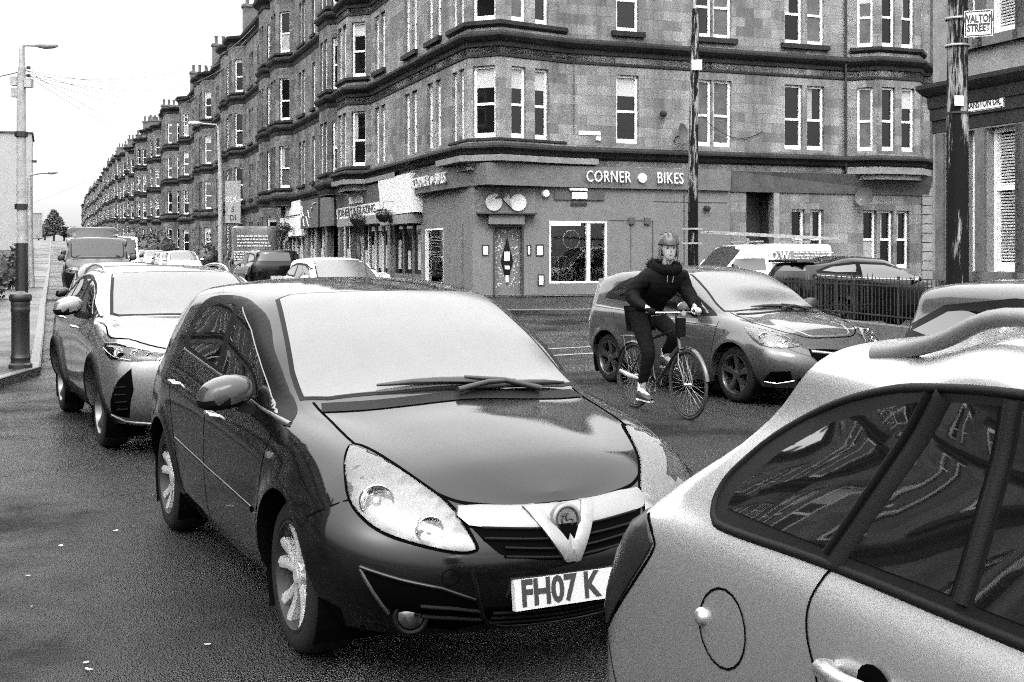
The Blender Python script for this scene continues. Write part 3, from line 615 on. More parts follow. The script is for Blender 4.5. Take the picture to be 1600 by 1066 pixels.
# writing
E1w = V(E1); E2w = V(E2)
def onA(x, y, z): return Aw @ V((x, y, z))
sg = thing('shop_sign', 'raised pale letters CORNER BIKES with a disc on the fascia facing the junction', 'shop sign', onA(f1(990), -.15, 3.43))
off_ = onA(f1(990), -.15, 3.43)
def loc_(v_): return v_-off_
text3('CORNER', .46, wmat(loc_(onA(f1(946), -.215, 3.43)), E1w), M['letter'], 'lettering', sg, .02, .72, .004, space=1.12)
text3('BIKES', .46, wmat(loc_(onA(f1(1042), -.215, 3.43)), E1w), M['letter'], 'lettering', sg, .02, .72, .004, space=1.12)
g = MB(); g.lathe([(0, .03), (.14, .03), (.14, -.05), (0, -.05)], loc_(onA(f1(999), -.19, 3.43)), -E2w, 20); g.build('disc', M['letter'], sg)
sg = thing('shop_sign', 'raised pale letters CORNER BIKES on the fascia facing the main street', 'shop sign', onA(-3.05, 3.1, 3.43)); off_ = onA(-3.05, 3.1, 3.43)
d = -E2w
text3('CORNER', .46, wmat(loc_(onA(-3.10, 4.25, 3.43)), d), M['letter'], 'lettering', sg, .02, .95, .004); text3('BIKES', .46, wmat(loc_(onA(-3.10, 2.2, 3.43)), d), M['letter'], 'lettering', sg, .02, .95, .004)
g = MB(); g.lathe([(0, .03), (.13, .03), (.13, -.05), (0, -.05)], loc_(onA(-3.08, 3.12, 3.43)), -E1w, 20); g.build('disc', M['letter'], sg)
# bicycle emblem over the door
em = thing('bicycle_emblem', 'emblem of two pale discs and triangles like a bicycle over the mosaic door', 'emblem', Aw @ onw(.95, 2.68, .3)); off_ = Aw @ onw(.95, 2.68, .3)
R3 = Aw.to_3x3(); dD = R3 @ d_; nD = R3 @ n_
for a in (-.37, .33):
    g = MB(); g.lathe([(0, .02), (.24, .02), (.24, -.02), (0, -.02)], dD*a-nD*.19-zh*.02, nD, 28); g.build('disc', M['letter'], em)
for tri, m in (([(-.37, .1), (-.12, .3), (-.05, .1), (-.1, .12)], 'dark'), ([(-.2, .42), (.12, .42), (-.02, .12)], 'dark'), ([(-.12, .1), (.02, .33), (.18, -.2)], 'galv')):
    g = MB(); pp = [dD*a+zh*(b-.02)-nD*.17 for a, b in tri]; g.quad(*pp); g.quad(*[p+nD*.012 for p in pp]); g.build('triangle', M[m], em, fix=False)
# ---------------------------------------------------------------- nearer block on the right
RB = V((7.09, 20.5, .15)); A2 = RZ+R(180)
RBt = thing('side_building', 'near stone building on the right with tall white louvred windows', 'building', RB, A2)   # local x runs towards the camera, outside is -y... 
def f2(px):
    k = (px-800)/F; d = -E2; return (k*RB.y-RB.x)/(d.x-k*d.y)
zt2 = 12
rp = [(0, 6), (0, 0), (9, 0)]
def zr(py, px): y = RB.y-E2.y*f2(px); return CH+(HZ-py)*y/F-RB.z
wb, wt = 1.22, 3.5
Hh = {1: []}
for a, b in ((f2(1508), f2(1528)), (f2(1541), f2(1590)), (f2(1605), f2(1640))): Hh[1] += [(a, b, wb, wt), (a, b, 4.95, 7.1)]
Hh[1] += [(f2(1478), f2(1490), wb, wt)]
g = MB(); wall_path(g, rp, 0, zt2, Hh, rev=.3); g.build('wall', M['dressed'], RBt, fix=False)
def louvre_window(root, P0, P1, h):
    o, d, n, L = seg_frame(P0, P1); a0, a1, z0, z1 = h; b = o-n*.2; g = MB(); zh = V((0, 0, 1)); fw = .075
    def bx(mb, x0, x1, c0, c1, t0, t1): mb.obox(b+d*(x0+x1)/2+zh*(c0+c1)/2+n*(t0+t1)/2, d, n, zh, (x1-x0)/2, (t1-t0)/2, (c1-c0)/2)
    zm = lerp(z0, z1, .58) if z1-z0 < 3 else 0
    bx(g, a0+.004, a0+fw, z0, z1, -.05, .05); bx(g, a1-fw, a1-.004, z0, z1, -.05, .05); bx(g, a0+fw, a1-fw, z1-fw, z1-.004, -.05, .05); bx(g, a0+fw, a1-fw, z0+.004, z0+.12, -.05, .055); bx(g, a0+fw, a1-fw, zm-.04, zm+.04, -.05, .045)
    f = g.build('window', M['white'], root); p = MB(); bx(p, a0+.03, a1-.03, z0+.05, z1-.04, -.07, -.055); p.build('backing', M['black'], f)
    p = MB(); z = z0+.14
    while z < z1-.1:
        if abs(z-zm) > .05:
            c = b+d*(a0+a1)/2+zh*z-n*.02; u = (zh*.6+n*.35).normalized(); p.obox(c, d, u, d.cross(u), (a1-a0)/2-fw, .014, .003)
        z += .048
    p.build('louvre_slats', M['white'], f)
for h in Hh[1]: louvre_window(RBt, rp[1], rp[2], h)
g = MB()
zc = 4.15
moulding(g, rp, [(0, zc-.62), (.015, zc-.62), (.015, zc-.42), (.04, zc-.41), (.04, zc-.22), (.06, zc-.21), (.07, zc-.02), (.1, zc), (.14, zc+.04), (.2, zc+.12), (.2, zc+.19), (.03, zc+.22), (-.01, zc+.22)]); g.build('string_course', M['trim'], RBt, smooth=20)
g = MB()
for h in Hh[1]:
    for x in (h[0]-.2, h[1]+.003): g.box(x, x+.19, -.05, -.002, h[2], h[3]+.0)
    g.box(h[0]-.2, h[1]+.2, -.1, -.002, h[2]-.16, h[2]-.003)
moulding(g, rp, [(0, .0), (.09, .0), (.09, .95), (0, 1.0)])
g.build('window_surround', M['trim2'], RBt)
g = MB(); g.box(0.01, 9, -.2, 6, zt2, zt2+.3); g.build('roof', M['slate'], RBt)
# corner pilaster and downpipes between the blocks
g = MB(); c = Aw @ V((12.98, -.1, 0)); g.tube([c+V((0, 0, z)) for z in (0, 14)], .05, 8); g.tube([c+V((.16, 0, z)) for z in (0, 14)], .04, 8); tag(g.build('downpipe', M['iron'], smooth=60), 'pair of dark downpipes at the right end of the corner block', 'pipe')
g = MB(); g.box(12.87, 15.5, .3, 6, -.4, 13.6); g.xf(Aw); tag(g.build('rear_wall', M['trim2']), 'dark recessed wall in the gap between the two stone blocks', 'wall')
g = MB(); c = Aw @ V((f1(1318), -.12, 0)); g.tube([c+V((0, 0, z)) for z in (3.8, 14)], .045, 8); tag(g.build('downpipe', M['iron'], smooth=60), 'thin dark downpipe running up beside the small bay on the corner block', 'pipe')
# street name plates
pp = Aw @ V((0, 0, 0))
def plate(cx, d, w_, h_, lines, label, size, sx=.8, m='signwhite', t=.012):
    th = thing('street_sign', label, 'street sign', cx); d = V(d).normalized(); n = d.cross(V((0, 0, 1))); zh = V((0, 0, 1))
    g = MB(); g.obox((0, 0, 0), d, n, zh, w_/2, t, h_/2); g.build('plate', M[m], th)
    g = MB()
    for s in (-1, 1): g.obox(d*s*(w_/2-.012)+n*(t+.001), d, n, zh, .006, .001, h_/2-.012); g.obox(zh*s*(h_/2-.012)+n*(t+.001), d, n, zh, w_/2-.02, .001, .006)
    g.build('border', M['black'], th)
    text3(lines, size, wmat(n*(t+.002), d), M['blackletter'], 'lettering', th, .002, sx, .004); return th
PX = P(1496, 0, 12.2); px_, py_ = PX.x, PX.y
plate(P(1529, 37, 12.0), V((.93, -.36, 0)), .262, .26, 'WALTON\nSTREET', 'white street sign reading WALTON STREET clamped to the thick wooden pole', .105, .62)
cs = RB+(-E2)*f2(1537)+(-E1)*.03+V((0, 0, zr(163, 1537))); plate(V(cs), -E2, .98, .2, 'CRANSTON DR.', 'white street name plate reading CRANSTON DR. on the wall beside the wooden pole', .15, .78)
g = MB(); rr = random.Random(2)
base = P(1495, 400, 12.2); g.tube([(px_, py_, z) for z in (-.1, 2, 4, 6.5)], [.115, .11, .1, .09], 14)
wood = bpy.data.materials.new('creosoted_pole_wood'); wood.use_nodes = True; t = wood.node_tree; p_ = t.nodes['Principled BSDF']; p_.inputs['Roughness'].default_value = .8; p_.inputs['Specular IOR Level'].default_value = .15
tc = t.nodes.new('ShaderNodeTexCoord'); mp = t.nodes.new('ShaderNodeMapping'); mp.inputs['Scale'].default_value = (5, 5, .5); n_1 = t.nodes.new('ShaderNodeTexNoise'); n_1.inputs['Scale'].default_value = 2.2; n_1.inputs['Detail'].default_value = 9; n_1.inputs['Roughness'].default_value = .7
cr_ = t.nodes.new('ShaderNodeValToRGB'); cr_.color_ramp.elements[0].position = .5; cr_.color_ramp.elements[0].color = (.004, .004, .004, 1); cr_.color_ramp.elements[1].position = .56; cr_.color_ramp.elements[1].color = (.26, .26, .26, 1)
t.links.new(tc.outputs['Object'], mp.inputs['Vector']); t.links.new(mp.outputs[0], n_1.inputs['Vector']); sz_ = t.nodes.new('ShaderNodeSeparateXYZ'); mz_ = t.nodes.new('ShaderNodeMapRange'); mz_.inputs[1].default_value = 2.6; mz_.inputs[2].default_value = 3.3; mz_.inputs[3].default_value = -.09; mz_.inputs[4].default_value = .0; ad_ = t.nodes.new('ShaderNodeMath'); ad_.operation = 'ADD'
t.links.new(tc.outputs['Object'], sz_.inputs[0]); t.links.new(sz_.outputs[2], mz_.inputs[0]); t.links.new(n_1.outputs[0], ad_.inputs[0]); t.links.new(mz_.outputs[0], ad_.inputs[1]); t.links.new(ad_.outputs[0], cr_.inputs[0]); t.links.new(cr_.outputs[0], p_.inputs['Base Color'])
pole = thing('wooden_pole', 'thick weathered wooden pole in front of the louvred windows carrying the WALTON STREET sign', 'pole', (px_, py_, 0)); g.xf(Matrix.Translation((-px_, -py_, 0))); g.build('shaft', wood, pole, smooth=60)
for z in (CH+(400-30)*12.2/F, CH+(400-72)*12.2/F): g = MB(); g.tube([(.117*math.cos(a*.3927), .117*math.sin(a*.3927), z) for a in range(16)], .012, 6, closed=True); g.build('clamp', M['galv'], pole, smooth=60)
zz = CH+(400-163)*12.2/F
g = MB(); g.lathe([(.112, zz-.1), (.116, zz-.1), (.116, zz-.08), (.112, zz-.08)], n=16); g.build('band', M['black'], pole)
g = MB(); g.obox((-.03, -.125, zz+.02), V((1, .25, 0)).normalized(), V((0, 1, 0)), V((0, 0, 1)), .05, .004, .05); g.build('pole_tag', M['signwhite'], pole)
# thin pole by the shop (px 1084)
q = P(1083, 400, 29.5); gzq = gz(q.x, q.y)+.1
tp = thing('wooden_pole', 'slim dark wooden pole with peeling patches in front of the CORNER BIKES fascia', 'pole', (q.x, q.y, gzq))
g = MB(); g.tube([(0, 0, 0), (.0, 0, 3), (.05, 0, 7.6-gzq)], [.13, .12, .1], 12); g.build('shaft', wood, tp, smooth=60)
g = MB(); g.box(-.05, .19, -.16, -.1, 5.9-gzq+.2, 6.15-gzq+.2); g.build('junction_box', M['signwhite'], tp)
g = MB(); g.tube([(.04, 0, 7.5-gzq), (.02, -.02, 7.9-gzq), (.5, -.1, 8.3-gzq)], .03, 6); g.build('bracket', M['galv'], tp, smooth=60)
for zk in (2.05, 1.7): g = MB(); g.box(-.3, .2, -.17, -.13, zk, zk+.04); g.build('bracket', M['galv'], tp)
# railings
fz = gz(5.24, 21)+.1
def railing(P0, P1, z0, zt_, label, n=None, name='railing'):
    P0 = V(P0); P1 = V(P1); d = P1-P0; L = d.length; d.normalize(); th = thing(name, label, 'railings', P0+V((0, 0, 0)))
    g = MB(); g.bar(d*0+V((0, 0, zt_-.08)), d*L+V((0, 0, zt_-.08)), .035, .02); g.bar(V((0, 0, z0+.1)), d*L+V((0, 0, z0+.1)), .03, .02); g.build('rail', M['iron'], th)
    nn = n or int(L/.115)
    for k in range(nn+1):
        c = d*(L*k/nn); g = MB(); post = k % 12 == 0; r = .022 if post else .009
        g.tube([c+V((0, 0, z0)), c+V((0, 0, zt_+(.07 if post else 0)))], r, 6); g.tube([c+V((0, 0, zt_)), c+V((0, 0, zt_+.06))], [r*1.3, .002], 6); g.build('upright', M['iron'], th)
A_ = V((5.24, 21.0, 0)); B_ = V((6.35, 15.7, 0)); C_ = A_+E2*1.35
railing(A_, B_, .6, 1.24, 'black iron railings on a low wall in front of the dark coupe, nearest stretch')
railing(C_, C_+E1*2.2, .6, 1.24, 'short return of black iron railings at the far end of the low wall')
railing(C_, A_, .6, 1.24, 'short stretch of black iron railings at the corner of the low wall')
g = MB()
for a, b in ((A_, B_), (C_, A_)): g.bar(a+V((0, 0, .32)), b+V((0, 0, .32)), .26, .5)
tag(g.build('low_wall', M['trim2']), 'low stone wall carrying the black railings beside the grey hatchback', 'wall')
# ---------------------------------------------------------------- lamp post, bollard, left side
q = P(32, 588, 16.2); bz = gz(q.x, q.y)+.11
bo = thing('bollard', 'black cast bollard at the kerb corner in front of the lamp post', 'bollard', (q.x, q.y, bz))
g = MB(); g.lathe([(0, 0), (.15, 0), (.15, .05), (.125, .07), (.12, .12), (.13, .14), (.12, .17), (.115, .2), (.115, .74), (.125, .76), (.12, .8), (.115, .82), (.125, .85), (.12, .88), (.14, .9), (.145, .95), (.13, .985), (.08, 1.0), (.05, 1.02), (0, 1.025)], n=20); g.build('post', M['iron'], bo, smooth=40)
q = P(36, 470, 19.5); lz = gz(q.x, q.y)+.11; H_ = CH+(400-70)*19.5/F-lz
lp = thing('street_lamp', 'tall concrete and steel street lamp at the left edge behind the bollard', 'street lamp', (q.x, q.y, lz))
def pz(py): return CH+(400-py)*19.5/F-lz
def px3(px, py): v_ = P(px, py, 19.5); return (v_.x-q.x, 0, pz(py))
g = MB(); g.tube([px3(34, 640), px3(34, 380)], .095, 14); g.build('base_sleeve', M['iron'], lp, smooth=60)
g = MB(); g.tube([px3(34, 385), px3(33, 140), px3(34, 105)], [.075, .07, .06], 14); g.build('shaft', M['concrete'], lp, smooth=60)
g = MB(); g.tube([px3(34, 106), px3(34, 72), px3(38, 70), px3(60, 71)], [.05, .045, .03, .025], 10); g.build('arm', M['galv'], lp, smooth=60)
g = MB(); g.lathe([(0, -.17), (.035, -.165), (.06, -.06), (.055, .08), (.03, .16), (0, .17)], px3(75, 71), V((1, 0, .02)), 12); g.build('lamp_head', M['galv'], lp, smooth=60)
for py in (210, 323): g = MB(); g.tube([px3(33, py+4), px3(33, py-4)], .1, 12); g.build('strap', M['iron'], lp)
for px, py in ((46, 130), (24, 127), (25, 145)): g = MB(); v_ = V(px3(px-1, py)); g.obox(v_, V((1, 0, 0)), V((0, 1, 0)), V((0, 0, 1)), .055, .06, .07); g.build('junction_box', M['galv'], lp)
for py in (106, 118): 
    for px in (43, 46): g = MB(); g.lathe([(0, -.03), (.02, -.02), (.02, .02), (0, .03)], px3(px, py), n=8); g.build('insulator', M['iron'], lp)
q2 = P(49, 400, 44); l2 = gz(q2.x, q2.y)+.11
lamp2 = thing('street_lamp', 'second tall thin street lamp on the left pavement with a long arm', 'street lamp', (q2.x, q2.y, l2))
def p2(px, py): v_ = P(px, py, 44); return (v_.x-q2.x, 0, v_.z-l2)
g = MB(); g.tube([(0, 0, 0), p2(46, 330), p2(46, 276)], [.12, .1, .06], 10); g.tube([p2(46, 280), p2(47, 274), p2(62, 271), p2(78, 270)], .035, 8); g.build('shaft', M['galv'], lamp2, smooth=60)
g = MB(); g.lathe([(0, -.2), (.05, -.15), (.07, .0), (.03, .18), (0, .2)], p2(82, 270), V((1, 0, .05)), 10); g.build('lamp_head', M['galv'], lamp2, smooth=60)
def banner(px0, px1, py0, py1, Y, label, lines, d=None):
    c = P((px0+px1)/2, (py0+py1)/2, Y); w_ = (px1-px0)*Y/F; h_ = (py1-py0)*Y/F; d = V((1, 0, 0)); n = V((0, -1, 0)); zh = V((0, 0, 1))
    th = thing('banner', label, 'banner', c); g = MB(); g.obox((0, 0, 0), d, n, zh, w_/2, .012, h_/2); g.build('cloth', M['fasciab'], th)
    for s in (-1, 1): g = MB(); g.tube([V((-w_/2-.15, 0, s*h_/2)), V((w_/2, 0, s*h_/2))], .02, 6); g.build('arm', M['iron'], th)
    for (txt, zz_, m_, sz) in lines: text3(txt, sz*h_, wmat(V((0, -.016, zz_*h_)), d), M[m_], 'lettering', th, .003, .9, .004)
M['fasciab'] = mat('banner_cloth', .28, .8, var=.15, vs=3)
banner(352, 376, 282, 349, 72, 'grey street banner with pale and dark letters on the lamp post before the third tenement', [('SOU', .05, 'letter', .18), ('S', -.18, 'blackletter', .18), ('DI', -.38, 'blackletter', .18)])
banner(52, 66, 334, 373, 55, 'pale banner hanging beside the second street lamp on the left', [])
q3 = P(345, 400, 72); l3 = gz(q3.x, q3.y)+.11
lamp3 = thing('street_lamp', 'pale street lamp in front of the receding tenements with a banner', 'street lamp', (q3.x, q3.y, l3))
def p3(px, py): v_ = P(px, py, 72); return (v_.x-q3.x, 0, v_.z-l3)
g = MB(); g.tube([(0, 0, 0), p3(345, 280), p3(341, 200)], [.16, .14, .08], 10); g.tube([p3(341, 202), p3(338, 195), p3(300, 192)], .05, 8); g.build('shaft', M['galv'], lamp3, smooth=60)
g = MB(); g.lathe([(0, -.5), (.12, -.4), (.16, .0), (.06, .4), (0, .45)], p3(306, 193), V((1, 0, .0)), 10); g.build('lamp_head', M['galv'], lamp3, smooth=60)
# overhead wires from the lamp post
def wire(a, b, sag, label):
    g = MB(); pts = []
    for k in range(21):
        t_ = k/20; v_ = V(a).lerp(V(b), t_); v_.z -= sag*4*t_*(1-t_); pts.append(v_)
    g.tube(pts, [.005+.007*k/20 for k in range(21)], 4); tag(g.build('overhead_wire', M['wire'], smooth=60), label, 'wire', 'telephone wires from the lamp post')
M['wire'] = mat('wire_sheath', .06, .6)
Lp = P(40, 110, 19.5); Lq = P(40, 118, 19.5)
wl = ['highest telephone wire rising to the nearer tenement roofs', 'second telephone wire rising to the right under the highest one', 'third telephone wire rising to the right, lowest of the near three', 'long flat telephone wire to the middle of the tenement row', 'lower flat telephone wire to the middle of the tenement row', 'telephone wire falling steeply towards the far row', 'lowest telephone wire falling towards the far row']
for k, (b, s) in enumerate(((P(398, 40, 60), .9), (P(385, 62, 62), .95), (P(380, 75, 64), 1.0), (P(330, 130, 78), .8), (P(310, 145, 90), .8), (P(236, 195, 130), .6), (P(226, 208, 140), .5))): wire(Lp if k % 2 else Lq, b, s, wl[k])
wire(P(-300, 90, 20), Lp, .3, 'short telephone wire running off the left edge of the picture'); wire(P(-60, 350, 150), P(232, 236, 125), .8, 'faint low wire crossing the far street')
# left: hedge, garden wall, gable, far houses
g = MB(); gb = P(14, 400, 150); g.box(-14, 2.6, 0, 12, gz(gb.x, gb.y)-1, 17.0-0.2); th = thing('gable_building', 'tall blank pale gable wall on the left skyline', 'building', (gb.x, gb.y, 0), A0); g.build('wall', M['gable'] if 'gable' in M else M.setdefault('gable', mat('pale_harling', .3, .9, var=.08, vs=1)), th)
g = MB(); g.box(-14.2, 2.8, -.2, 12.2, 16.8, 17.0); g.build('coping', M['trim2'], th); g = MB(); g.box(2.6, 3.2, 0, .3, 13.2, 13.5); g.build('bracket', M['iron'], th)
c = P(2, 400, 120); far_left = copy_tree(far_); far_left.location = (c.x-14, c.y-8, gz(c.x, c.y)-3.5); far_left.rotation_euler = (0, 0, RZ+R(180)); far_left['label'] = 'far dark tenement cut by the left edge of the picture'; far_left['group'] = 'tenements on the left side of the street'
def crown_mesh(pts_r, n, leaf, seed, flat=.8):
    rr = random.Random(seed); g = MB()
    for (c, r) in pts_r:
        c = V(c)
        for k in range(n):
            v_ = V((rr.gauss(0, 1), rr.gauss(0, 1), rr.gauss(0, 1))).normalized(); p = c+V((v_.x*r[0], v_.y*r[1], v_.z*r[2]))*rr.uniform(.55, 1.05)
            u = V((rr.gauss(0, 1), rr.gauss(0, 1), rr.gauss(0, 1))).normalized(); w_ = u.orthogonal().normalized(); s = leaf*rr.uniform(.5, 1.3); u = u*s; w_ = w_*s*.6
            g.quad(p-u, p+w_, p+u, p-w_)
    return g
def bush(x, y, r, h_, label, seed, n=900, leaf=.09, name='bush'):
    z = gz(x, y)+.1; th = thing(name, label, 'bush', (x, y, z)); rr = random.Random(seed)
    cl = [((rr.uniform(-.4, .4)*r, rr.uniform(-.4, .4)*r, h_*rr.uniform(.35, .62)), (r*.62, r*.62, h_*.4)) for k in range(5)]
    crown_mesh(cl, n//5, leaf, seed).build('foliage', M['leaf'], th, fix=False)
    g = MB(); g.tube([(0, 0, 0), (.05, 0, h_*.4)], [.06, .03], 6)
    for k in range(5): a = k*1.3; g.tube([(0, 0, h_*.1), (math.cos(a)*r*.4, math.sin(a)*r*.4, h_*.6)], [.035, .012], 5)
    g.build('stem', M['bark'], th)
    g = MB(); g.lathe([(0, h_*.1), (r*.5, h_*.2), (r*.62, h_*.45), (r*.45, h_*.72), (0, h_*.82)], n=12); g.build('inner_foliage', M['leaf'], th, smooth=60)
for k, (px, py0, py1, Y, w_) in enumerate(((14, 388, 445, 42, 26), (30, 380, 440, 60, 20), (-6, 380, 470, 33, 30))):
    c = P(px, py1, Y); bush(c.x, c.y, w_*Y/F*1.0, (py1-py0)*Y/F, ['rounded dark hedge at the left edge beyond the pavement', 'narrow dark hedge just left of the lamp post', 'dark hedge cut by the left edge of the picture'][k], 5+k)
for k, (px, s) in enumerate(((238, 0), (250, 0), (208, 0), (395, 0), (325, 0), (222, 0))):
    Y = [100, 93, 118, 62, 80, 108][k]; c = P(px, 398, Y); bush(c.x, c.y, [2.0, 1.6, 2.2, 1.2, 1.2, 1.8][k], [2.6, 3.0, 3.2, 1.8, 1.9, 2.4][k], ['dark garden bush in front of the camera-facing corner bay', 'tall garden bush right of the one beneath the corner bay', 'big rounded garden bush before the far tenements', 'low garden bush just left of the big parked van', 'garden bush beside the third tenement, left of the banner', 'low dark garden bush behind the far parked cars'][k], 20+k, n=600, leaf=.13)
def tree(x, y, h_, r, label, seed, conif=False, n=2200, name='tree'):
    z = gz(x, y); th = thing(name, label, 'tree', (x, y, z)); rr = random.Random(seed); g = MB()
    g.tube([(0, 0, 0), (.1, 0, h_*.4), (0, .1, h_*.9)], [.3, .2, .05], 8)
    for k in range(12): a = rr.uniform(0, 6.3); z0 = h_*rr.uniform(.3, .8); rl = r*(1.1-z0/h_) if conif else r*rr.uniform(.5, .9); g.tube([(0, 0, z0), (math.cos(a)*rl*.6, math.sin(a)*rl*.6, z0+.12*h_), (math.cos(a)*rl, math.sin(a)*rl, z0+(.05 if conif else .2)*h_)], [.09, .05, .02], 5)
    g.build('trunk', M['bark'], th, smooth=60)
    if conif: cl = [((rr.uniform(-.3, .3), 0, h_*(.25+.07*k)), (r*(1-.085*k), r*(1-.085*k), h_*.04)) for k in range(11)]
    else: cl = [((rr.uniform(-.6, .6)*r, rr.uniform(-.6, .6)*r, h_*rr.uniform(.5, .9)), (r*.4, r*.4, h_*.13)) for k in range(11)]
    crown_mesh(cl, n//11, .3, seed).build('crown', M['leaf'], th, fix=False)
c = P(84, 400, 290); tree(c.x, c.y, 7.5, 4, 'dark layered conifer at the far end of the street', 3, True, name='conifer_tree')
for k, px in enumerate((70, 100, 112, 60)): c = P(px, 400, 300+k*9); tree(c.x, c.y, 4.2-k*.5, 4, ['bare pale tree left of the far conifer', 'rounded tree right of the far conifer', 'small tree against the end of the tenement row', 'low tree behind the left street banner'][k], 30+k)
g = MB(); rr_ = fr(la-2.4, lb+14); 
for k in range(1): g.bar(V((fr(la-2.6, lb+12).x, fr(la-2.6, lb+12).y, .75)), V((fr(la-2.6, lb+60).x, fr(la-2.6, lb+60).y, .95)), .25, 1.0)
tag(g.build('garden_wall', M['trim2']), 'low stone garden wall along the left pavement under the hedges', 'wall')
# tenements across the street on the left: outside the frame, mirrored in the dark car's windows
for k in range(3):
    p = fr(*ab(-24.3, 27.1)); p = V((-24.3, 27.1, 0))+E2*(-6+15.45*k); c = copy_tree(T2); c.location = (p.x, p.y, .3); c.rotation_euler = (0, 0, RZ+R(180))
    c['label'] = ['tenement mirrored in the rear side window of the dark hatchback', 'tenement mirrored in the front side window of the dark hatchback', 'further tenement mirrored in the side windows of the parked SUV'][k]; c['group'] = 'tenements on the left side of the street'
# ---------------------------------------------------------------- shop signs and fittings along the main street face
MS = {}
def boxsign(s0, s1, z0, z1, out, m, label, texts=(), name='shop_sign', cat='shop sign', lean=0):
    """sign on the main-street face; s measured along the street from the corner block's local y"""
    x = -2.75; th = thing(name, label, cat, onA(x-out, (s0+s1)/2, (z0+z1)/2)); o_ = onA(x-out, (s0+s1)/2, (z0+z1)/2)
    g = MB(); g.hexa([Aw.to_3x3() @ V(p) for p in ((-out*0-.0, -(s1-s0)/2, -(z1-z0)/2), (out, -(s1-s0)/2, -(z1-z0)/2), (out, (s1-s0)/2, -(z1-z0)/2), (0, (s1-s0)/2, -(z1-z0)/2), (-lean, -(s1-s0)/2, (z1-z0)/2), (out, -(s1-s0)/2, (z1-z0)/2), (out, (s1-s0)/2, (z1-z0)/2), (-lean, (s1-s0)/2, (z1-z0)/2))]); g.build('board', M[m], th)
    for (txt, ds, dz, size, mm, sx) in texts:
        upv = (V((0, 0, 1))*(z1-z0)-E1w*lean).normalized(); c = -E1w*(lean*(.5+dz/(z1-z0))+.012)-E2w*ds+V((0, 0, dz)); text3(txt, size, wmat(c, -E2w, up=upv), M[mm], 'lettering', th, .004, sx, .003)
    return th
boxsign(5.2, 9.3, 2.55, 3.8, .3, 'signwhite', 'big plain white sign board next to the CORNER BIKES fascia', [('SASH\nAND', 1.5, -.4, .2, 'galv', .8)] if False else [], lean=.12)
boxsign(9.45, 16.5, 2.62, 3.62, .22, 'fasciad', 'dark shop board with the wide white JOINERY & GLAZING panel', [('Fangs', -2.3, .1, .5, 'letter', 1.0)] if False else [], lean=.12)
boxsign(9.6, 16.3, 2.62, 3.05, .32, 'signwhite', 'long white panel lettered JOINERY & GLAZING over the shutters', [('JOINERY & GLAZING', 0, 0, .42, 'blackletter', 1.55)], name='sign_panel', lean=.03)
boxsign(12.0, 14.0, 3.14, 3.4, .36, 'signwhite', 'short white plaque above the JOINERY & GLAZING panel', [], name='sign_panel')
boxsign(16.9, 19.7, 2.4, 3.62, .3, 'fasciad', 'blank dark shop board under the double bays')
PB = boxsign(19.9, 23.9, 2.4, 3.65, .34, 'dark', 'black square sign with pale scribbled pattern on the second shop block')
rr = random.Random(12); g = MB()
for k in range(9): a, b = rr.uniform(-1.6, 1.6), rr.uniform(-.5, .5); g.tube([-E1w*.03-E2w*a+V((0, 0, b)), -E1w*.03-E2w*(a+rr.uniform(-.9, .9))+V((0, 0, b+rr.uniform(-.5, .5)))], .03, 5)
g.build('pattern', M['letter'], PB)
boxsign(24.1, 28.0, 3.1, 3.75, .3, 'signwhite', 'white shop board hanging over the far shop entrance')
boxsign(24.1, 29.8, 2.1, 3.05, .25, 'signwhite', 'white lower shop board with a dark picture beside the far hanging basket')
for z0, z1, s0, s1 in ((2.3, 2.6, 9.6, 15.8), (2.2, 2.5, 5.4, 9.0)): th = boxsign(s0, s1, z0, z1, .42, 'lightstone', 'pale shutter box over the glazing shop front' if s0 > 9 else 'pale shutter box under the plain white sign board', name='shutter_box', cat='shutter box')
for k, (s, z) in enumerate(((7.5, 2.5), (11.25, 2.45), (26.0, 2.5))):
    c = onA(-3.45, s, z); th = thing('hanging_basket', ['hanging basket under the plain white sign board', 'hanging basket under the JOINERY & GLAZING panel', 'hanging basket in front of the far white shop boards'][k], 'hanging basket', c)
    g = MB(); g.lathe([(0, -.22), (.12, -.2), (.23, -.08), (.26, .02), (0, .03)], n=14); g.build('basket', M['iron'], th, smooth=40)
    crown_mesh([((0, 0, .1), (.3, .3, .14)), ((.1, .1, -.05), (.3, .3, .18))], 160, .05, 60+k).build('plants', M['leaf'], th, fix=False)
    g = MB(); g.tube([V((0, 0, .03)), V((0, 0, .45)), E1w*.65+V((0, 0, .5))], .012, 5); g.build('bracket', M['iron'], th)
# shop fronts in the main-street openings
def shopfront(y0, y1, z1, kind, label):
    th = thing('glazed_frontage', label, 'shop front', onA(-2.75, (y0+y1)/2, 0)); Mx = Aw.to_3x3(); o2 = (y0+y1)/2
    def bx(mb, x0, x1, a, b, c, d): mb.hexa([Mx @ V(p) for p in ((x0, a-o2, c), (x1, a-o2, c), (x1, b-o2, c), (x0, b-o2, c), (x0, a-o2, d), (x1, a-o2, d), (x1, b-o2, d), (x0, b-o2, d))])
    g = MB(); n = kind
    for k in range(n+1): yy = lerp(y0+.06, y1-.06, k/n); bx(g, .1, .2, yy-.055, yy+.055, .1, z1-.01)
    bx(g, .1, .2, y0, y1, z1-.14, z1-.002); bx(g, .1, .2, y0, y1, .03, .55); g.build('frame', M['signwhite'] if n != 3 else M['fascia'], th)
    g = MB(); bx(g, .16, .18, y0, y1, .5, z1-.1); g.build('pane', M['glass'], th)
    g = MB(); r = random.Random(int(y0*10))
    for k in range(n): yy = lerp(y0+.06, y1-.06, (k+.5)/n); hh = r.uniform(.5, 1.4); bx(g, .15, .158, yy-.2, yy+.15, .7, .7+hh); g.build('window_poster', M['blind'], th); g = MB()

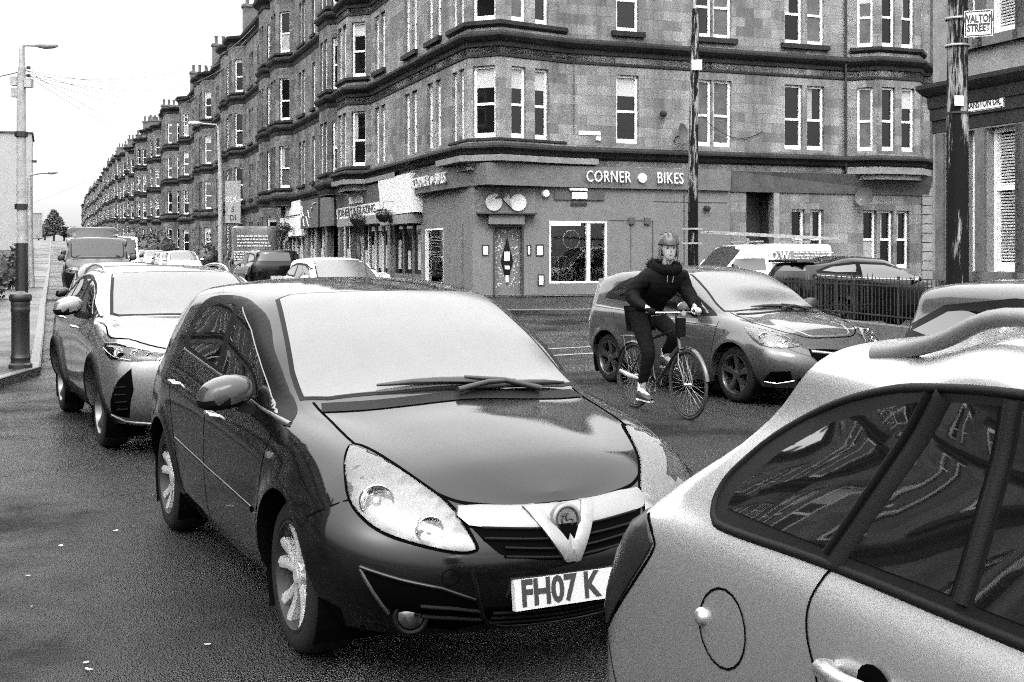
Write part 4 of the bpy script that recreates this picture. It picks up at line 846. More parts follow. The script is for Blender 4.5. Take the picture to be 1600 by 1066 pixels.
shopfront(5.45, 9.15, 2.4, 3, 'panelled door and window below the plain white sign board'); shopfront(9.65, 13.85, 2.5, 4, 'dark shop front with white sashes below the JOINERY & GLAZING panel')
g = MB()
wall_path(g, [(-2.78, 31.0), (-2.78, 14.3)], 0, 3.6, {0: [(1.2, 6.5, .3, 2.2), (7.2, 9.0, .02, 2.6), (9.3, 11.0, .3, 2.6), (11.5, 13.6, .02, 2.6), (14.0, 16.2, .02, 2.6)]}, rev=.3); g.xf(Aw); tag(g.build('shop_wall', M['fascia'], fix=False), 'painted shop wall under the second tenement', 'wall')
shopfront(14.9, 16.9, 2.6, 2, 'pair of white sashes at the far end of the JOINERY & GLAZING panel'); shopfront(20.1, 23.7, 2.6, 4, 'dark narrow shop front below the black pictorial sign'); shopfront(24.6, 29.6, 2.2, 4, 'shop front below the two stacked white boards')
def dish(c, n, r, label):
    n = V(n).normalized(); th = thing('satellite_dish', label, 'satellite dish', c); g = MB(); g.lathe([(0, -.06), (r*.5, -.045), (r*.85, -.01), (r, .02), (r*.85, .0), (r*.5, -.03), (0, -.045)], (0, 0, 0), n, 20); g.build('dish', M['dishm'], th, smooth=60)
    g = MB(); g.tube([-n*.05, -n*.25+V((0, 0, -.1)), -n*.3+V((0, 0, -.2))], .02, 6); g.build('bracket', M['iron'], th); g = MB(); g.tube([V((0, 0, -r)), n*r*.9+V((0, 0, -r*.5))], .012, 5); g.tube([n*r*.85+V((0, 0, -r*.5)), n*r*1.05+V((0, 0, -r*.45))], .03, 8); g.build('feed_arm', M['galv'], th)
M['dishm'] = mat('dark_dish_metal', .07, .5)
dish(onA(f1(1340), -.35, CH+(400-307)*38/F-ZB), V((-.6, -.8, .1)), .3, 'dark satellite dish low on the wall left of the triple ground floor windows')
dish(onA(f1(1058), -.35, CH+(400-208)*35.8/F-ZB), V((.8, -.6, .1)), .3, 'satellite dish on the first floor wall beside the slim pole')
for px, py, l in ((1034, 178, 'small black camera on the first floor wall'), (1102, 325, 'small round black lamp on the wall right of the slim pole')):
    g = MB(); c = onA(f1(px), -.12, CH+(400-py)*36/F-ZB); g.lathe([(0, -.1), (.08, -.08), (.09, .05), (0, .1)], c, V((.5, -.8, -.2)), 12); tag(g.build('wall_lamp' if py > 300 else 'camera', M['black'], smooth=40), l, 'wall lamp' if py > 300 else 'camera')
g = MB(); g.box(f1(904), f1(938), -.03, -.004, CH+(400-211)*35.2/F-ZB, CH+(400-205)*35.2/F-ZB); g.box(f1(930), f1(938), -.06, -.031, CH+(400-219)*35.2/F-ZB, CH+(400-213)*35.2/F-ZB); g.xf(Aw); tag(g.build('name_plate', M['signwhite']), 'short white name plate on the first floor wall right of the corner bay', 'plate')
for k, px in enumerate((986, 1010)):
    c = onA(f1(px), -.05, CH+(400-345)*35.6/F-ZB); g = MB(); g.xf(Matrix.Identity(4)); g.obox(c, E1w, E2w, V((0, 0, 1)), .09, .03, .1); tag(g.build('vent', M['fasciad']), ['square wall vent right of the display window', 'square wall vent left of the slim pole'][k], 'vent')
def sagc(a, b, sag, r, name, label):
    g = MB(); pts = []
    for k in range(25): t_ = k/24; v_ = V(a).lerp(V(b), t_); v_.z -= sag*4*t_*(1-t_); pts.append(v_)
    g.tube(pts, r, 4); tag(g.build(name, M['iron'], smooth=60), label, 'cable')
zc = lambda px, py: CH+(400-py)*(OA.y+E1.y*f1(px))/F-ZB
sagc(onA(f1(1090), -.05, zc(1090, 175)), onA(f1(1190), -.05, zc(1190, 206)), .45, .012, 'wall_cable', 'loose black cable sagging under the first floor windows')
sagc(onA(f1(896), -.04, 6.9), onA(f1(896), -.04, 4.7), 0, .014, 'wall_cable', 'straight cable running down the wall right of the corner bay')
# seams of the panelling on the bicycle shop
sh_p = thing('panel_seams', 'thin dark panel seams on the painted wall right of the large display window', 'panelling', onA(f1(990), -.02, 1.5)); o9 = onA(f1(990), -.02, 1.5)
def seam(x0, x1, z0, z1): g = MB(); g.box(x0, x1, -.024, -.0125, z0, z1); g.xf(Matrix.Translation(-o9) @ Aw); g.build('seam', M['dark'], sh_p)
seam(f1(950), f1(1019), 2.18, 2.195); seam(f1(1019), f1(1020), .1, 2.18); seam(f1(985), f1(985.6), .1, 2.18); seam(f1(838), f1(1136), .33, .345) if False else None; seam(f1(1068), f1(1069), .1, 3.1); seam(f1(1020), f1(1136), 2.75, 2.765)
for a_, b_ in ((1.12, 2.86),):
    th = thing('hinged_boards', 'plain hinged shutter boards beside the narrow side display window', 'shutter', onA(-2.77, 1.95, 1.15)); o9 = onA(-2.77, 1.95, 1.15)
    for y0, y1 in ((1.1, 1.62), (1.64, 2.24), (2.26, 2.86)): g = MB(); g.box(-2.80, -2.765, y0, y1, .25, 2.05); g.xf(Matrix.Translation(-o9) @ Aw); g.build('board', M['render'], th)
# A-board and bus-stop style board on the corner pavement
q = P(942, 476, 27); zq = gz(q.x, q.y)+.12
ab_ = thing('sandwich_board', 'tilted sandwich board with a picture on the pavement left of the grey hatchback', 'sign board', (q.x, q.y, zq), R(10))
g = MB(); u = V((.25, 0, 1)).normalized(); g.obox(V((.0, 0, .45)), V((.97, .25, 0)).normalized(), V((-.25, .97, 0)).normalized(), u, .22, .015, .48); g.build('front_board', M['galv'], ab_)
g = MB(); g.obox(V((.03, -.02, .47)), V((.97, .25, 0)).normalized(), V((-.25, .97, 0)).normalized(), u, .18, .012, .4); g.build('picture', M['blind'], ab_)
g = MB(); g.obox(V((.1, .25, .45)), V((.97, .25, 0)).normalized(), V((-.25, .97, 0)).normalized(), V((.1, -.25, 1)).normalized(), .22, .015, .48); g.build('back_board', M['dark'], ab_)
# ---------------------------------------------------------------- cars
def paint(name, base, metal=.6, rough=.3, flake=.25, ci=1.5):
    m = mat(name, base, rough, metal=metal, coat=1.0, var=flake, vs=900, cr=.03)
    t = m.node_tree; p = t.nodes['Principled BSDF']; tc = t.nodes['Texture Coordinate']
    v_ = t.nodes.new('ShaderNodeTexNoise'); v_.inputs['Scale'].default_value = 420; v_.inputs['Detail'].default_value = 2; p.inputs['Specular IOR Level'].default_value = .05; p.inputs['Coat IOR'].default_value = ci
    b = t.nodes.new('ShaderNodeBump'); b.inputs['Strength'].default_value = .05; b.inputs['Distance'].default_value = .001     # rain spots
    t.links.new(tc.outputs['Object'], v_.inputs['Vector']); t.links.new(v_.outputs[0], b.inputs['Height']); t.links.new(b.outputs[0], p.inputs['Coat Normal'])
    return m
M['tyre'] = mat('tyre_rubber', .010, .75, bump=.3, bs=80, spec=.15); M['alloy'] = mat('alloy_rim', .55, .38, metal=.6); M['alloydark'] = mat('dark_alloy_rim', .045, .3, metal=.5, coat=.6)
M['chrome'] = mat('chrome_trim', .75, .15, metal=1.0); M['satin'] = mat('satin_silver_trim', .22, .4, metal=.8)
M['rubber'] = mat('window_seal', .004, .5, spec=.1); M['plastic'] = mat('textured_black_plastic', .005, .55, bump=.2, bs=300, spec=.1)
M['wscreen'] = mat('wet_windscreen', .06, .22, spec=.8, ior=1.6, var=.12, vs=5); M['swindow'] = mat('tinted_side_glass', .004, .015, spec=1.0, ior=1.75)
M['rwindow'] = mat('rear_glass', .006, .03, spec=.8, ior=1.6); M['lens'] = cover('headlight_cover', .93, 1.2, .03)
M['reflector'] = mat('headlight_reflector', .17, .28, metal=.6, var=.12, vs=30); M['redlens'] = mat('dark_tail_light', .012, .3, spec=.3); M['under'] = mat('underbody', .003, .9, spec=0)
M['gap'] = mat('panel_gap', .002, .8, spec=0); M['plate'] = mat('number_plate', .42, .4); M['skinblk'] = M['black']
def sub(p, q, t): return p+(q-p)*t
def cat4(p0, p1, p2, p3, t): return .5*((2*p1)+(-p0+p2)*t+(2*p0-5*p1+4*p2-p3)*t*t+(-p0+3*p1-3*p2+p3)*t**3)
class Body:
    """car shell from nine running lines: sill, flank, belt, rail, centre; nose and tail rounded in plan"""
    def __init__(s, sp):
        s.sp = sp; s.rows = [(keyf(r[0]), keyf(r[1]), r[2], r[3]) for r in sp['rows']]; s.nr = len(s.rows)
        s.xr, s.xf = sp['caps']; s.pr, s.pf = sp.get('pw', (2.4, 2.3)); s.sub = sp.get('sub', 5)
    def pt(s, r, kind, t):
        fy, fz, er, ef = s.rows[r]
        if kind == 'm': x = t; y = fy(x)
        elif kind == 'f': x = s.xf+(ef-s.xf)*math.sin(t)**(2/s.pf); y = fy(x)*max(0, math.cos(t))**(2/s.pf)
        else: x = s.xr+(er-s.xr)*math.sin(t)**(2/s.pr); y = fy(x)*max(0, math.cos(t))**(2/s.pr)
        z = fz(x); sh = s.sp.get('shear', {}).get(r, 0)
        if sh: q = max(0, min(1, (.7-x)/(.7-s.xr))); x += sh*q*q*(3-2*q) if kind == 'm' else (0 if kind == 'f' else sh*math.cos(t)**2)
        return V((x, y, z))
    def column(s, kind, t, zlow=None):
        P_ = [s.pt(r, kind, t) for r in range(s.nr)]; cr_ = s.sp.get('crease', ())
        def at(u):
            i = min(int(u), s.nr-2); f = u-i
            p1, p2 = P_[i], P_[i+1]; p0 = P_[i-1] if i > 0 and i not in cr_ else p1*2-p2; p3 = P_[i+2] if i+2 < s.nr and (i+1) not in cr_ else p2*2-p1
            if i+2 >= s.nr: p3 = V((p1.x, -p1.y, p1.z))
            q = cat4(p0, p1, p2, p3, f); q.y = max(q.y, 0) if i > 3 else q.y; return q
        u0 = 0; T1 = 4
        if zlow is not None:
            while u0 < 3.98 and at(u0).z < zlow: u0 += .02
        n = (s.nr-1)*s.sub; out = []
        for k in range(n+1):
            u = k/s.sub
            if u <= T1: u = u0+(T1-u0)*u/T1
            out.append(at(u))
        if s.sp.get('flare'):
            for (xw, _) in s.sp['wheels']:
                for q in out:
                    d = math.hypot(q.x-xw, q.z-s.sp['wr'])-s.sp['ar']
                    if -.03 < d < .25 and q.z < s.sp['wr']*2+.25: q.y += s.sp['flare']*math.exp(-(d/.06)**2)
        out[-1].y = 0; return out
    def build(s, m, parent, name='body'):
        sp = s.sp; ar = sp['ar']; zc = sp['wr']; cols = []; step = sp.get('dx', .05)
        arch = sorted(w_[0] for w_ in sp['wheels']); x = s.xr; ev = []
        xs = []; n = int((s.xf-s.xr)/step)
        for k in range(n+1):
            x = lerp(s.xr, s.xf, k/n)
            if all(abs(x-a) > ar+.02 for a in arch): xs.append((x, None))
        for a in arch:
            for sg in (-1, 1): xs.append((a+sg*(ar+.012), None)); xs.append((a+sg*(ar+.001), None))
            K = 22
            for k in range(K+1): ph = math.pi*k/K; xs.append((a-ar*math.cos(ph), zc+ar*math.sin(ph)))
        xs.sort(key=lambda q: q[0])
        NC = sp.get('nc', 14)
        for k in range(NC, 0, -1): cols.append(('r', math.pi/2*k/NC, None))
        cols += [('m', a, b) for a, b in xs]
        for k in range(1, NC+1): cols.append(('f', math.pi/2*k/NC, None))
        C = [s.column(*c) for c in cols]; g = MB()
        inner = [[V((c[0].x, max(0, c[0].y-.035), c[0].z+.004)), V((c[0].x, max(0, c[0].y-.2), c[0].z+.0))] for c in C]
        full = [[*reversed(i), *c] for i, c in zip(inner, C)]
        rows = [c+[V((q.x, -q.y, q.z)) for q in reversed(c[:-1])] for c in full]
        g.grid(rows); s.ob = g.build(name, m, parent, smooth=sp.get('sm', 28), fix=True)
        s.bvh = BVHTree.FromPolygons([q for q in g.v], g.f); s.g = g; return s.ob
def smooth_poly(pts, n=6, closed=True):
    out = []; m = len(pts)
    for i in range(m if closed else m-1):
        p0, p1, p2, p3 = pts[(i-1) % m if closed else max(0, i-1)], pts[i], pts[(i+1) % m], pts[(i+2) % m if closed else min(m-1, i+2)]
        for k in range(n): t = k/n; out.append(cat4(V(p0), V(p1), V(p2), V(p3), t))
    if not closed: out.append(V(pts[-1]))
    return out
VIEWS = {}
def view(yaw, pitch=0):
    """frame looking at the car: yaw 0 = from the front, 90 = from its left side, 180 = rear"""
    y = R(yaw); p = R(pitch); out = V((math.cos(y)*math.cos(p), math.sin(y)*math.cos(p), math.sin(p)))
    a = V((-math.sin(y), math.cos(y), 0)); b = out.cross(a); return a, b, out
def proj(B, p3, vw):
    a, b, o = vw; q = V(p3); hit = B.bvh.ray_cast(q+o*(8-q.dot(o))+V((0, .0011, .0007)), -o)
    return hit if hit[0] is not None else B.bvh.find_nearest(q)
def decal(B, pts, vw, m, name, parent, off=.003, bulge=0, bw=.03, step=.04, smooth=0, skirt=True, mirror=False, is3d=True, inset=0, hide=None):
    """patch lying on the body: outline pts are 3D points (or view-plane pairs), pushed out along the surface"""
    a, b, o = vw; pl = [V((V(p).dot(a), V(p).dot(b), 0)) if is3d else V((p[0], p[1], 0)) for p in pts]
    if smooth: pl = smooth_poly(pl, smooth)
    if inset: 
        n = len(pl); ar_ = sum(pl[i].x*pl[(i+1) % n].y-pl[(i+1) % n].x*pl[i].y for i in range(n)); sg = 1 if ar_ > 0 else -1; q = []
        for i in range(n):
            d1 = (pl[i]-pl[i-1]); d2 = (pl[(i+1) % n]-pl[i]); d1.normalize(); d2.normalize(); nn = V((-(d1.y+d2.y), d1.x+d2.x, 0)); L = nn.length
            nn = nn/L if L > 1e-6 else V((0, 0, 0)); q.append(pl[i]+nn*sg*inset/max(.45, L/2))
        pl = q
    bm = bmesh.new(); vs = [bm.verts.new(p) for p in pl]
    try: bm.faces.new(vs)
    except Exception: bm.free(); return None
    for ax, lo, hi in ((V((1, 0, 0)), min(p.x for p in pl), max(p.x for p in pl)), (V((0, 1, 0)), min(p.y for p in pl), max(p.y for p in pl))):
        k = lo+step*.5
        while k < hi: bmesh.ops.bisect_plane(bm, geom=bm.verts[:]+bm.edges[:]+bm.faces[:], plane_co=ax*k, plane_no=ax, dist=1e-6); k += step
    bmesh.ops.triangulate(bm, faces=[f for f in bm.faces if len(f.verts) > 4])
    if sum(f.normal.z for f in bm.faces) < 0: bmesh.ops.reverse_faces(bm, faces=bm.faces)
    base = {}; nrm = {}
    last = None
    for v_ in bm.verts:
        org = a*v_.co.x+b*v_.co.y+o*8; h = B.bvh.ray_cast(org, -o)
        if h[0] is None:
            h2 = B.bvh.find_nearest(a*v_.co.x+b*v_.co.y+(o*(last.dot(o)) if last else o*0)); pos, nn = h2[0], h2[1]
        else: pos, nn = h[0], h[1]
        if nn.dot(o) < 0: nn = -nn
        last = pos; e = off
        if bulge:
            d = min(((lambda A_, B2: (A_+(B2-A_)*max(0, min(1, (v_.co-A_).dot(B2-A_)/max(1e-9, (B2-A_).length_squared)))-v_.co).length)(pl[i-1], pl[i])) for i in range(len(pl))); e += bulge*(1-math.exp(-(d/bw)**1.3))
        base[v_] = (pos, nn); nrm[v_] = e
    for v_ in bm.verts: pos, nn = base[v_]; v_.co = pos+(nn*.55+o*.45).normalized()*nrm[v_]
    if skirt:
        be = [e for e in bm.edges if e.is_boundary]; ex = bmesh.ops.extrude_edge_only(bm, edges=be)
        nv = [q for q in ex['geom'] if isinstance(q, bmesh.types.BMVert)]
        for q in nv: q.co -= o*(max(off, .004)+.004)
    bm.normal_update()
    def fin(nm, flip):
        me = bpy.data.meshes.new(nm); bm.to_mesh(me)
        if flip: me.transform(Matrix.Diagonal((1, -1, 1, 1))); me.flip_normals()
        me.shade_smooth(); me.set_sharp_from_angle(angle=R(50)); me.materials.append(m); ob = bpy.data.objects.new(nm, me); COL.objects.link(ob); ob.parent = parent; return ob
    r = fin(name, False)
    if mirror: r = (r, fin(name, True))
    bm.free(); return r
def groove(B, pts, vw, m, name, parent, w_=.006, off=.0012, mirror=False, is3d=True, smooth=0, round_=False, close=False):
    """thin strip following the body, for panel gaps and trim lines"""
    a, b, o = vw; pl = [V((V(p).dot(a), V(p).dot(b), 0)) if is3d else V((p[0], p[1], 0)) for p in pts]
    if smooth: pl = smooth_poly(pl, smooth, closed=close)
    q = []; n = len(pl)
    for i in range(n if close else n-1):
        L = (pl[(i+1) % n]-pl[i]).length; k = max(1, int(L/.03)); q += [pl[i].lerp(pl[(i+1) % n], j/k) for j in range(k)]
    if not close: q.append(pl[-1])
    rows = []; n = len(q); last = None
    for i, p in enumerate(q):
        d = (q[(i+1) % n]-q[i-1]) if close else (q[min(i+1, n-1)]-q[max(i-1, 0)]); d.normalize(); s = V((-d.y, d.x, 0)); r = []
        if round_: prof = [(-.5, 0), (-.42, .6), (-.2, .95), (0, 1), (.2, .95), (.42, .6), (.5, 0)]
        else: prof = [(-.5, 1), (.5, 1)]
        for t, k in prof:
            c = p+s*t*w_; h = B.bvh.ray_cast(a*c.x+b*c.y+o*8, -o)
            if h[0] is None: h = B.bvh.find_nearest(a*c.x+b*c.y+(last if last else V((0, 0, 0))))
            nn = h[1] if h[1].dot(o) > 0 else -h[1]; last = o*h[0].dot(o); r.append(h[0]+nn*(off*k+.0004))
        rows.append(r)
    g = MB(); g.grid(rows, closev=close); ob = g.build(name, m, parent, smooth=60)
    if mirror:
        g2 = MB(); g2.v = [(v_[0], -v_[1], v_[2]) for v_ in g.v]; g2.f = [tuple(reversed(f)) for f in g.f]; return ob, g2.build(name, m, parent, smooth=60)
    return ob
def make_wheel(parent, c, side, r, wd=.2, rimr=.2, m='alloy', style='five', seed=0):
    """wheel with tyre and spoked rim; side +1 = faces +y"""
    wq = bpy.data.objects.new('wheel', None); COL.objects.link(wq); wq.parent = parent; wq.location = c; wq.empty_display_size = .1
    if side < 0: wq.rotation_euler = (0, 0, math.pi)
    ax = V((0, 1, 0)); h = wd/2
    g = MB(); g.lathe([(rimr, h*.8), (rimr+.01, h*.98), (r-.06, h*1.02), (r-.03, h*.98), (r-.012, h*.86), (r-.002, h*.6), (r, h*.3), (r, -h*.3), (r-.002, -h*.6), (r-.012, -h*.86), (r-.05, -h), (rimr, -h*.9), (rimr, 0)], ax=ax, n=56)
    g.build('tyre', M['tyre'], wq, smooth=50)
    g = MB(); g.lathe([(rimr+.006, h*.97), (rimr-.008, h*.99), (rimr-.016, h*.86), (rimr-.03, h*.2), (rimr-.03, -h*.8), (0, -h*.8)], ax=ax, n=56); g.build('rim_barrel', M[m] if m != 'alloy' else M['dkalloy'], wq, smooth=30)
    g = MB(); ns = {'five': 5, 'ten': 10, 'seven': 7, 'twin': 5}.get(style, 5); R0 = rimr-.012; u = V((1, 0, 0)); w_ = V((0, 0, 1))
    def pt(ang, rad, d): return (u*math.cos(ang)+w_*math.sin(ang))*rad+ax*d
    for k in range(ns):
        A_ = 6.28318*k/ns+.3
        def spoke(a0, r0, a1, r1, w0, w1, d0, d1):
            rows = []
            for t in (0, .33, .66, 1):
                an = lerp(a0, a1, t); rad = lerp(r0, r1, t); ww = lerp(w0, w1, t); d = lerp(d0, d1, t)-.012*math.sin(t*3.14); tn = V((-math.sin(an), 0, math.cos(an))); c0 = pt(an, rad, d)
                rows.append([c0-tn*ww-ax*.035, c0-tn*ww*.85, c0+ax*.006, c0+tn*ww*.85, c0+tn*ww-ax*.035])
            g.grid(rows)
        if style == 'five':
            spoke(A_, .03, A_, R0, .028, .045, h*.72, h*.86)
            g.f = g.f
            spoke(A_-.02, R0*.55, A_-.2, R0, .016, .02, h*.8, h*.86) if False else None
        elif style == 'y':
            spoke(A_, .03, A_, R0*.5, .022, .026, h*.7, h*.8); spoke(A_, R0*.45, A_+.28, R0, .02, .02, h*.78, h*.86); spoke(A_, R0*.45, A_-.28, R0, .02, .02, h*.78, h*.86)
        elif style == 'twin':
            spoke(A_+.16, .03, A_+.24, R0, .016, .028, h*.7, h*.86); spoke(A_-.16, .03, A_-.24, R0, .016, .028, h*.7, h*.86)
        else: spoke(A_, .03, A_, R0, .016, .022, h*.72, h*.86)
    g.lathe([(.0, h*.8), (.03, h*.8), (.036, h*.76), (.055, h*.74), (.06, h*.5)], ax=ax, n=24); g.build('rim', M[m], wq, smooth=35)
    g = MB(); g.lathe([(0, -.0), (.12, -.0), (.125, -.02)], ax=ax, n=24); g.build('brake_disc', M['disc'], wq, smooth=40)
    return wq
M['dkalloy'] = mat('rim_inside', .012, .5, spec=.3); M['disc'] = mat('brake_disc_steel', .08, .4, metal=.5)
def handle(B, parent, x, z, L=.17, m='chrome'):
    for sy in (1, -1):
        h = B.bvh.ray_cast(V((x, 3*sy, z)), V((0, -sy, 0)))
        if h[0] is None: continue
        y = h[0].y; g = MB(); g.tube([(x+L/2, y-.004*sy, z), (x+L*.42, y+.03*sy, z+.004), (x+.03, y+.038*sy, z+.006), (x-L*.42, y+.03*sy, z+.004), (x-L/2, y-.004*sy, z)], [.011, .012, .012, .012, .011], 8); g.build('door_handle', M[m], parent, smooth=60)
        g = MB(); g.lathe([(0, .0), (.045, .0)], (x, y+.002*sy, z), V((0, sy, .1)), 16); 
def mirror_(parent, B, x, z, y0, m, size=(.11, .13, .085), both=True, drop=.05, lower=True):
    for sy in ((1, -1) if both else (-1,)):
        th = bpy.data.objects.new('wing_mirror', None); COL.objects.link(th); th.parent = parent; th.location = (x, sy*(y0+size[1]*.9), z)
        rows = []; N = 16; K = 10
        for i in range(K+1):
            ph = math.pi*i/K; rw = []
            for k in range(N):
                a = 6.28318*k/N; X = math.cos(ph); rr_ = math.sin(ph)**.5
                yy = math.cos(a)*rr_*size[1]; zz = math.copysign(abs(math.sin(a))**.75, math.sin(a))*rr_*size[2]*(1 if math.sin(a) > 0 else .72); xx = X*size[0]*(.9 if X > 0 else .35)
                rw.append((xx-.25*abs(yy)*0+ -sy*yy*.0, yy, zz+.02*math.cos(a)*rr_))
            rows.append(rw)
        g = MB(); g.grid(rows, closeu=True); up_ = MB(); up_.v = g.v; lowf = []
        hi = [f for f in g.f if sum(g.v[i][2] for i in f)/4 > -size[2]*.2]; lo = [f for f in g.f if f not in hi]
        up_.f = hi; up_.build('mirror_cap', m, th, smooth=60)
        dn = MB(); dn.v = list(g.v); dn.f = lo; dn.build('mirror_base', M['plastic'] if lower else m, th, smooth=60)
        g = MB(); g.hexa([V(p) for p in ((-.05, -sy*(size[1]*.5), -size[2]*.9), (.06, -sy*(size[1]*.5), -size[2]*.9), (.06, -sy*(size[1]*1.5), -size[2]*1.2), (-.05, -sy*(size[1]*1.5), -size[2]*1.2), (-.04, -sy*(size[1]*.3), -size[2]*.3), (.05, -sy*(size[1]*.3), -size[2]*.3), (.05, -sy*(size[1]*1.4), -size[2]*.6), (-.04, -sy*(size[1]*1.4), -size[2]*.6))]); g.build('mirror_stalk', M['plastic'], th)
        g = MB(); g.lathe([(0, 0), (size[2]*.8, 0), (size[2]*.82, .006)], (-size[0]*.36, 0, .005), V((-1, 0, 0)), 20); g.v = [(v_[0], v_[1]*1.35, v_[2]*.9) for v_ in g.v]; g.build('mirror_glass', M['chrome'], th, smooth=50)
SIDE = view(90); FRONT = view(0); TOP = (V((1, 0, 0)), V((0, 1, 0)), V((0, 0, 1))); REAR = view(180)
def car(label, sp, m, loc, heading, cat='car', name='car', group=None):
    """heading: direction the nose points, as a world angle; origin under the rear axle"""
    t = thing(name, label, cat, loc, heading, group); B = Body(sp); B.t = t; body = B.build(m, t); B.m = m
    # dark inside: liners and floor
    g = MB(); L0, L1 = sp['len']; g.box(L0+.25, L1-.35, -sp['hw']+.17, sp['hw']-.17, sp.get('zb', .2), sp.get('zb', .2)+.25)
    g.build('underbody', M['under'], t); 
    for (xw, _) in sp['wheels']:
        for sy in (1, -1):
            g = MB(); ar = sp['ar']+.004; zc = sp['wr']; rows = [[(xw-ar*math.cos(math.pi*k/16), sy*y, zc+ar*math.sin(math.pi*k/16)) for k in range(-3, 20)] for y in (sp['hw']-.04, sp['hw']-.36)]
            g.grid(rows); c = [(xw-ar*math.cos(math.pi*k/16), sy*(sp['hw']-.36), zc+ar*math.sin(math.pi*k/16)) for k in range(-3, 20)]; g.quad(*c); g.build('wheel_arch_liner', M['under'], t, fix=False)
    return B
def wheels(B, rimr=.21, m='alloy', style='five', wd=.2, steer=0, tuck=.02):
    sp = B.sp
    for i, (xw, tr) in enumerate(sp['wheels']):
        for sy in (1, -1):
            w_ = make_wheel(B.t, V((xw, sy*(tr-wd/2-tuck), sp['wr']-.002)), sy, sp['wr'], wd, rimr, m, style)
            if xw > 1: w_.rotation_euler.z += R(steer)
def mirror_pts(pts): return [V((p[0], -p[1], p[2])) for p in pts]
def glazing(B, outline, panes, mglass='swindow', vw=SIDE, seal=.0025, trim=None, seal_in=0, name='side_window'):
    """black surround and separate panes on both flanks; coordinates (x, z)"""
    o2 = [(p[0], p[1]) for p in outline]
    def tov(pts): return [(-p[0], p[1]) for p in pts]     # view from the left flank: its horizontal axis runs backwards
    decal(B, tov(o2), SIDE, M['rubber'], 'window_surround', B.t, off=.006, is3d=False, mirror=True, step=.022, smooth=3)
    for k, p in enumerate(panes):
        decal(B, tov(p), SIDE, M[mglass], name, B.t, off=.0105, is3d=False, mirror=True, step=.025, smooth=1)
def arcpts(c, r, a0, a1, n): return [(c[0]+r*math.cos(R(lerp(a0, a1, k/n))), c[1]+r*math.sin(R(lerp(a0, a1, k/n)))) for k in range(n+1)]
# ---- the dark hatchback in the foreground
HATCH = dict(wheels=[(0, .845), (2.511, .845)], wr=.312, ar=.355, hw=.865, len=(-.66, 3.34), caps=(-.385, 2.885), pw=(2.6, 2.35), flare=.018, sub=6, dx=.045, nc=16,
 rows=[
  ([(-.6, .70), (0, .76), (1.2, .775), (2.5, .77), (3.2, .66)], [(-.66, .30), (-.2, .24), (1.2, .19), (2.7, .20), (3.3, .2)], -.60, 3.22),
  ([(-.6, .80), (0, .83), (1.2, .825), (2.5, .84), (3.2, .78)], [(-.66, .42), (0, .36), (1.2, .32), (2.7, .33), (3.3, .33)], -.655, 3.315),
  ([(-.6, .83), (0, .862), (1.2, .855), (2.5, .866), (3.2, .84)], [(-.66, .62), (0, .6), (1.2, .55), (2.5, .5), (3.3, .43)], -.66, 3.335),
  ([(-.6, .80), (0, .85), (1.2, .852), (2.3, .855), (2.8, .85), (3.2, .82)], [(-.66, .86), (0, .86), (1.2, .80), (2.2, .745), (2.8, .66), (3.3, .53)], -.655, 3.315),
  ([(-.6, .75), (0, .795), (1.2, .80), (2.1, .79), (2.5, .77), (2.9, .72), (3.2, .66)], [(-.66, 1.0), (0, .985), (1.2, .935), (2.0, .905), (2.45, .875), (2.85, .79), (3.25, .61)], -.63, 3.27),
  ([(-.55, .69), (0, .725), (1.0, .73), (1.75, .745), (2.15, .72), (2.55, .63), (2.9, .57), (3.2, .52)], [(-.6, 1.16), (0, 1.2), (1.0, 1.22), (1.6, 1.13), (2.1, .965), (2.38, .925), (2.75, .85), (3.0, .765), (3.23, .645)], -.57, 3.235),
  ([(-.5, .58), (0, .625), (.6, .635), (1.3, .64), (1.8, .67), (2.2, .635), (2.6, .45), (2.9, .42), (3.2, .40)], [(-.5, 1.34), (0, 1.40), (.75, 1.425), (1.25, 1.385), (1.7, 1.22), (2.1, 1.01), (2.3, .95), (2.65, .885), (3.0, .79), (3.2, .67)], -.50, 3.21),
  ([(-.5, .36), (0, .40), (1.2, .40), (2.2, .36), (2.5, .26), (3.2, .22)], [(-.5, 1.395), (0, 1.455), (.75, 1.485), (1.35, 1.43), (1.75, 1.275), (2.15, 1.04), (2.35, .966), (2.65, .908), (3.0, .815), (3.2, .685)], -.475, 3.195),
  ([(-.5, 0), (3.3, 0)], [(-.5, 1.405), (0, 1.47), (.75, 1.50), (1.4, 1.44), (1.8, 1.285), (2.22, 1.035), (2.4, .972), (2.7, .912), (3.0, .822), (3.2, .69)], -.465, 3.19)])
HATCH['rows'] = [([(x, y*1.03) for x, y in r[0]],)+r[1:] for r in HATCH['rows']]; HATCH['hw'] = .89; HATCH['wheels'] = [(0, .872), (2.511, .872)]
def heading(dx, dy): return math.atan2(dy, dx)
PC = {'dark': paint('dark_grey_car_paint', .002, .0, .35, ci=1.40), 'silver': paint('silver_car_paint', .42, .85, .38, .1), 'mid': paint('grey_metallic_paint', .075, .6, .4), 'suv': paint('pale_grey_metallic_paint', .16, .7, .35), 'white': paint('white_car_paint', .75, 0, .4, .03), 'black': paint('black_car_paint', .003, .0, .3, ci=1.36)}
def side2(pts, y=1): return pts
HH = R(-63.0)   # nose towards the camera, to the right
def loc_from_wheel(front_contact, sp, h, side=-1):
    """place a car so that its front wheel's outer contact lies at the given ground point"""
    xw, tr = sp['wheels'][1]; f = V((math.cos(h), math.sin(h), 0)); l = V((-f.y, f.x, 0)); p = V((front_contact[0], front_contact[1], 0))-f*xw-l*tr*side; return (p.x, p.y, gz(p.x, p.y)*0+max(0, gz(front_contact[0], front_contact[1])))
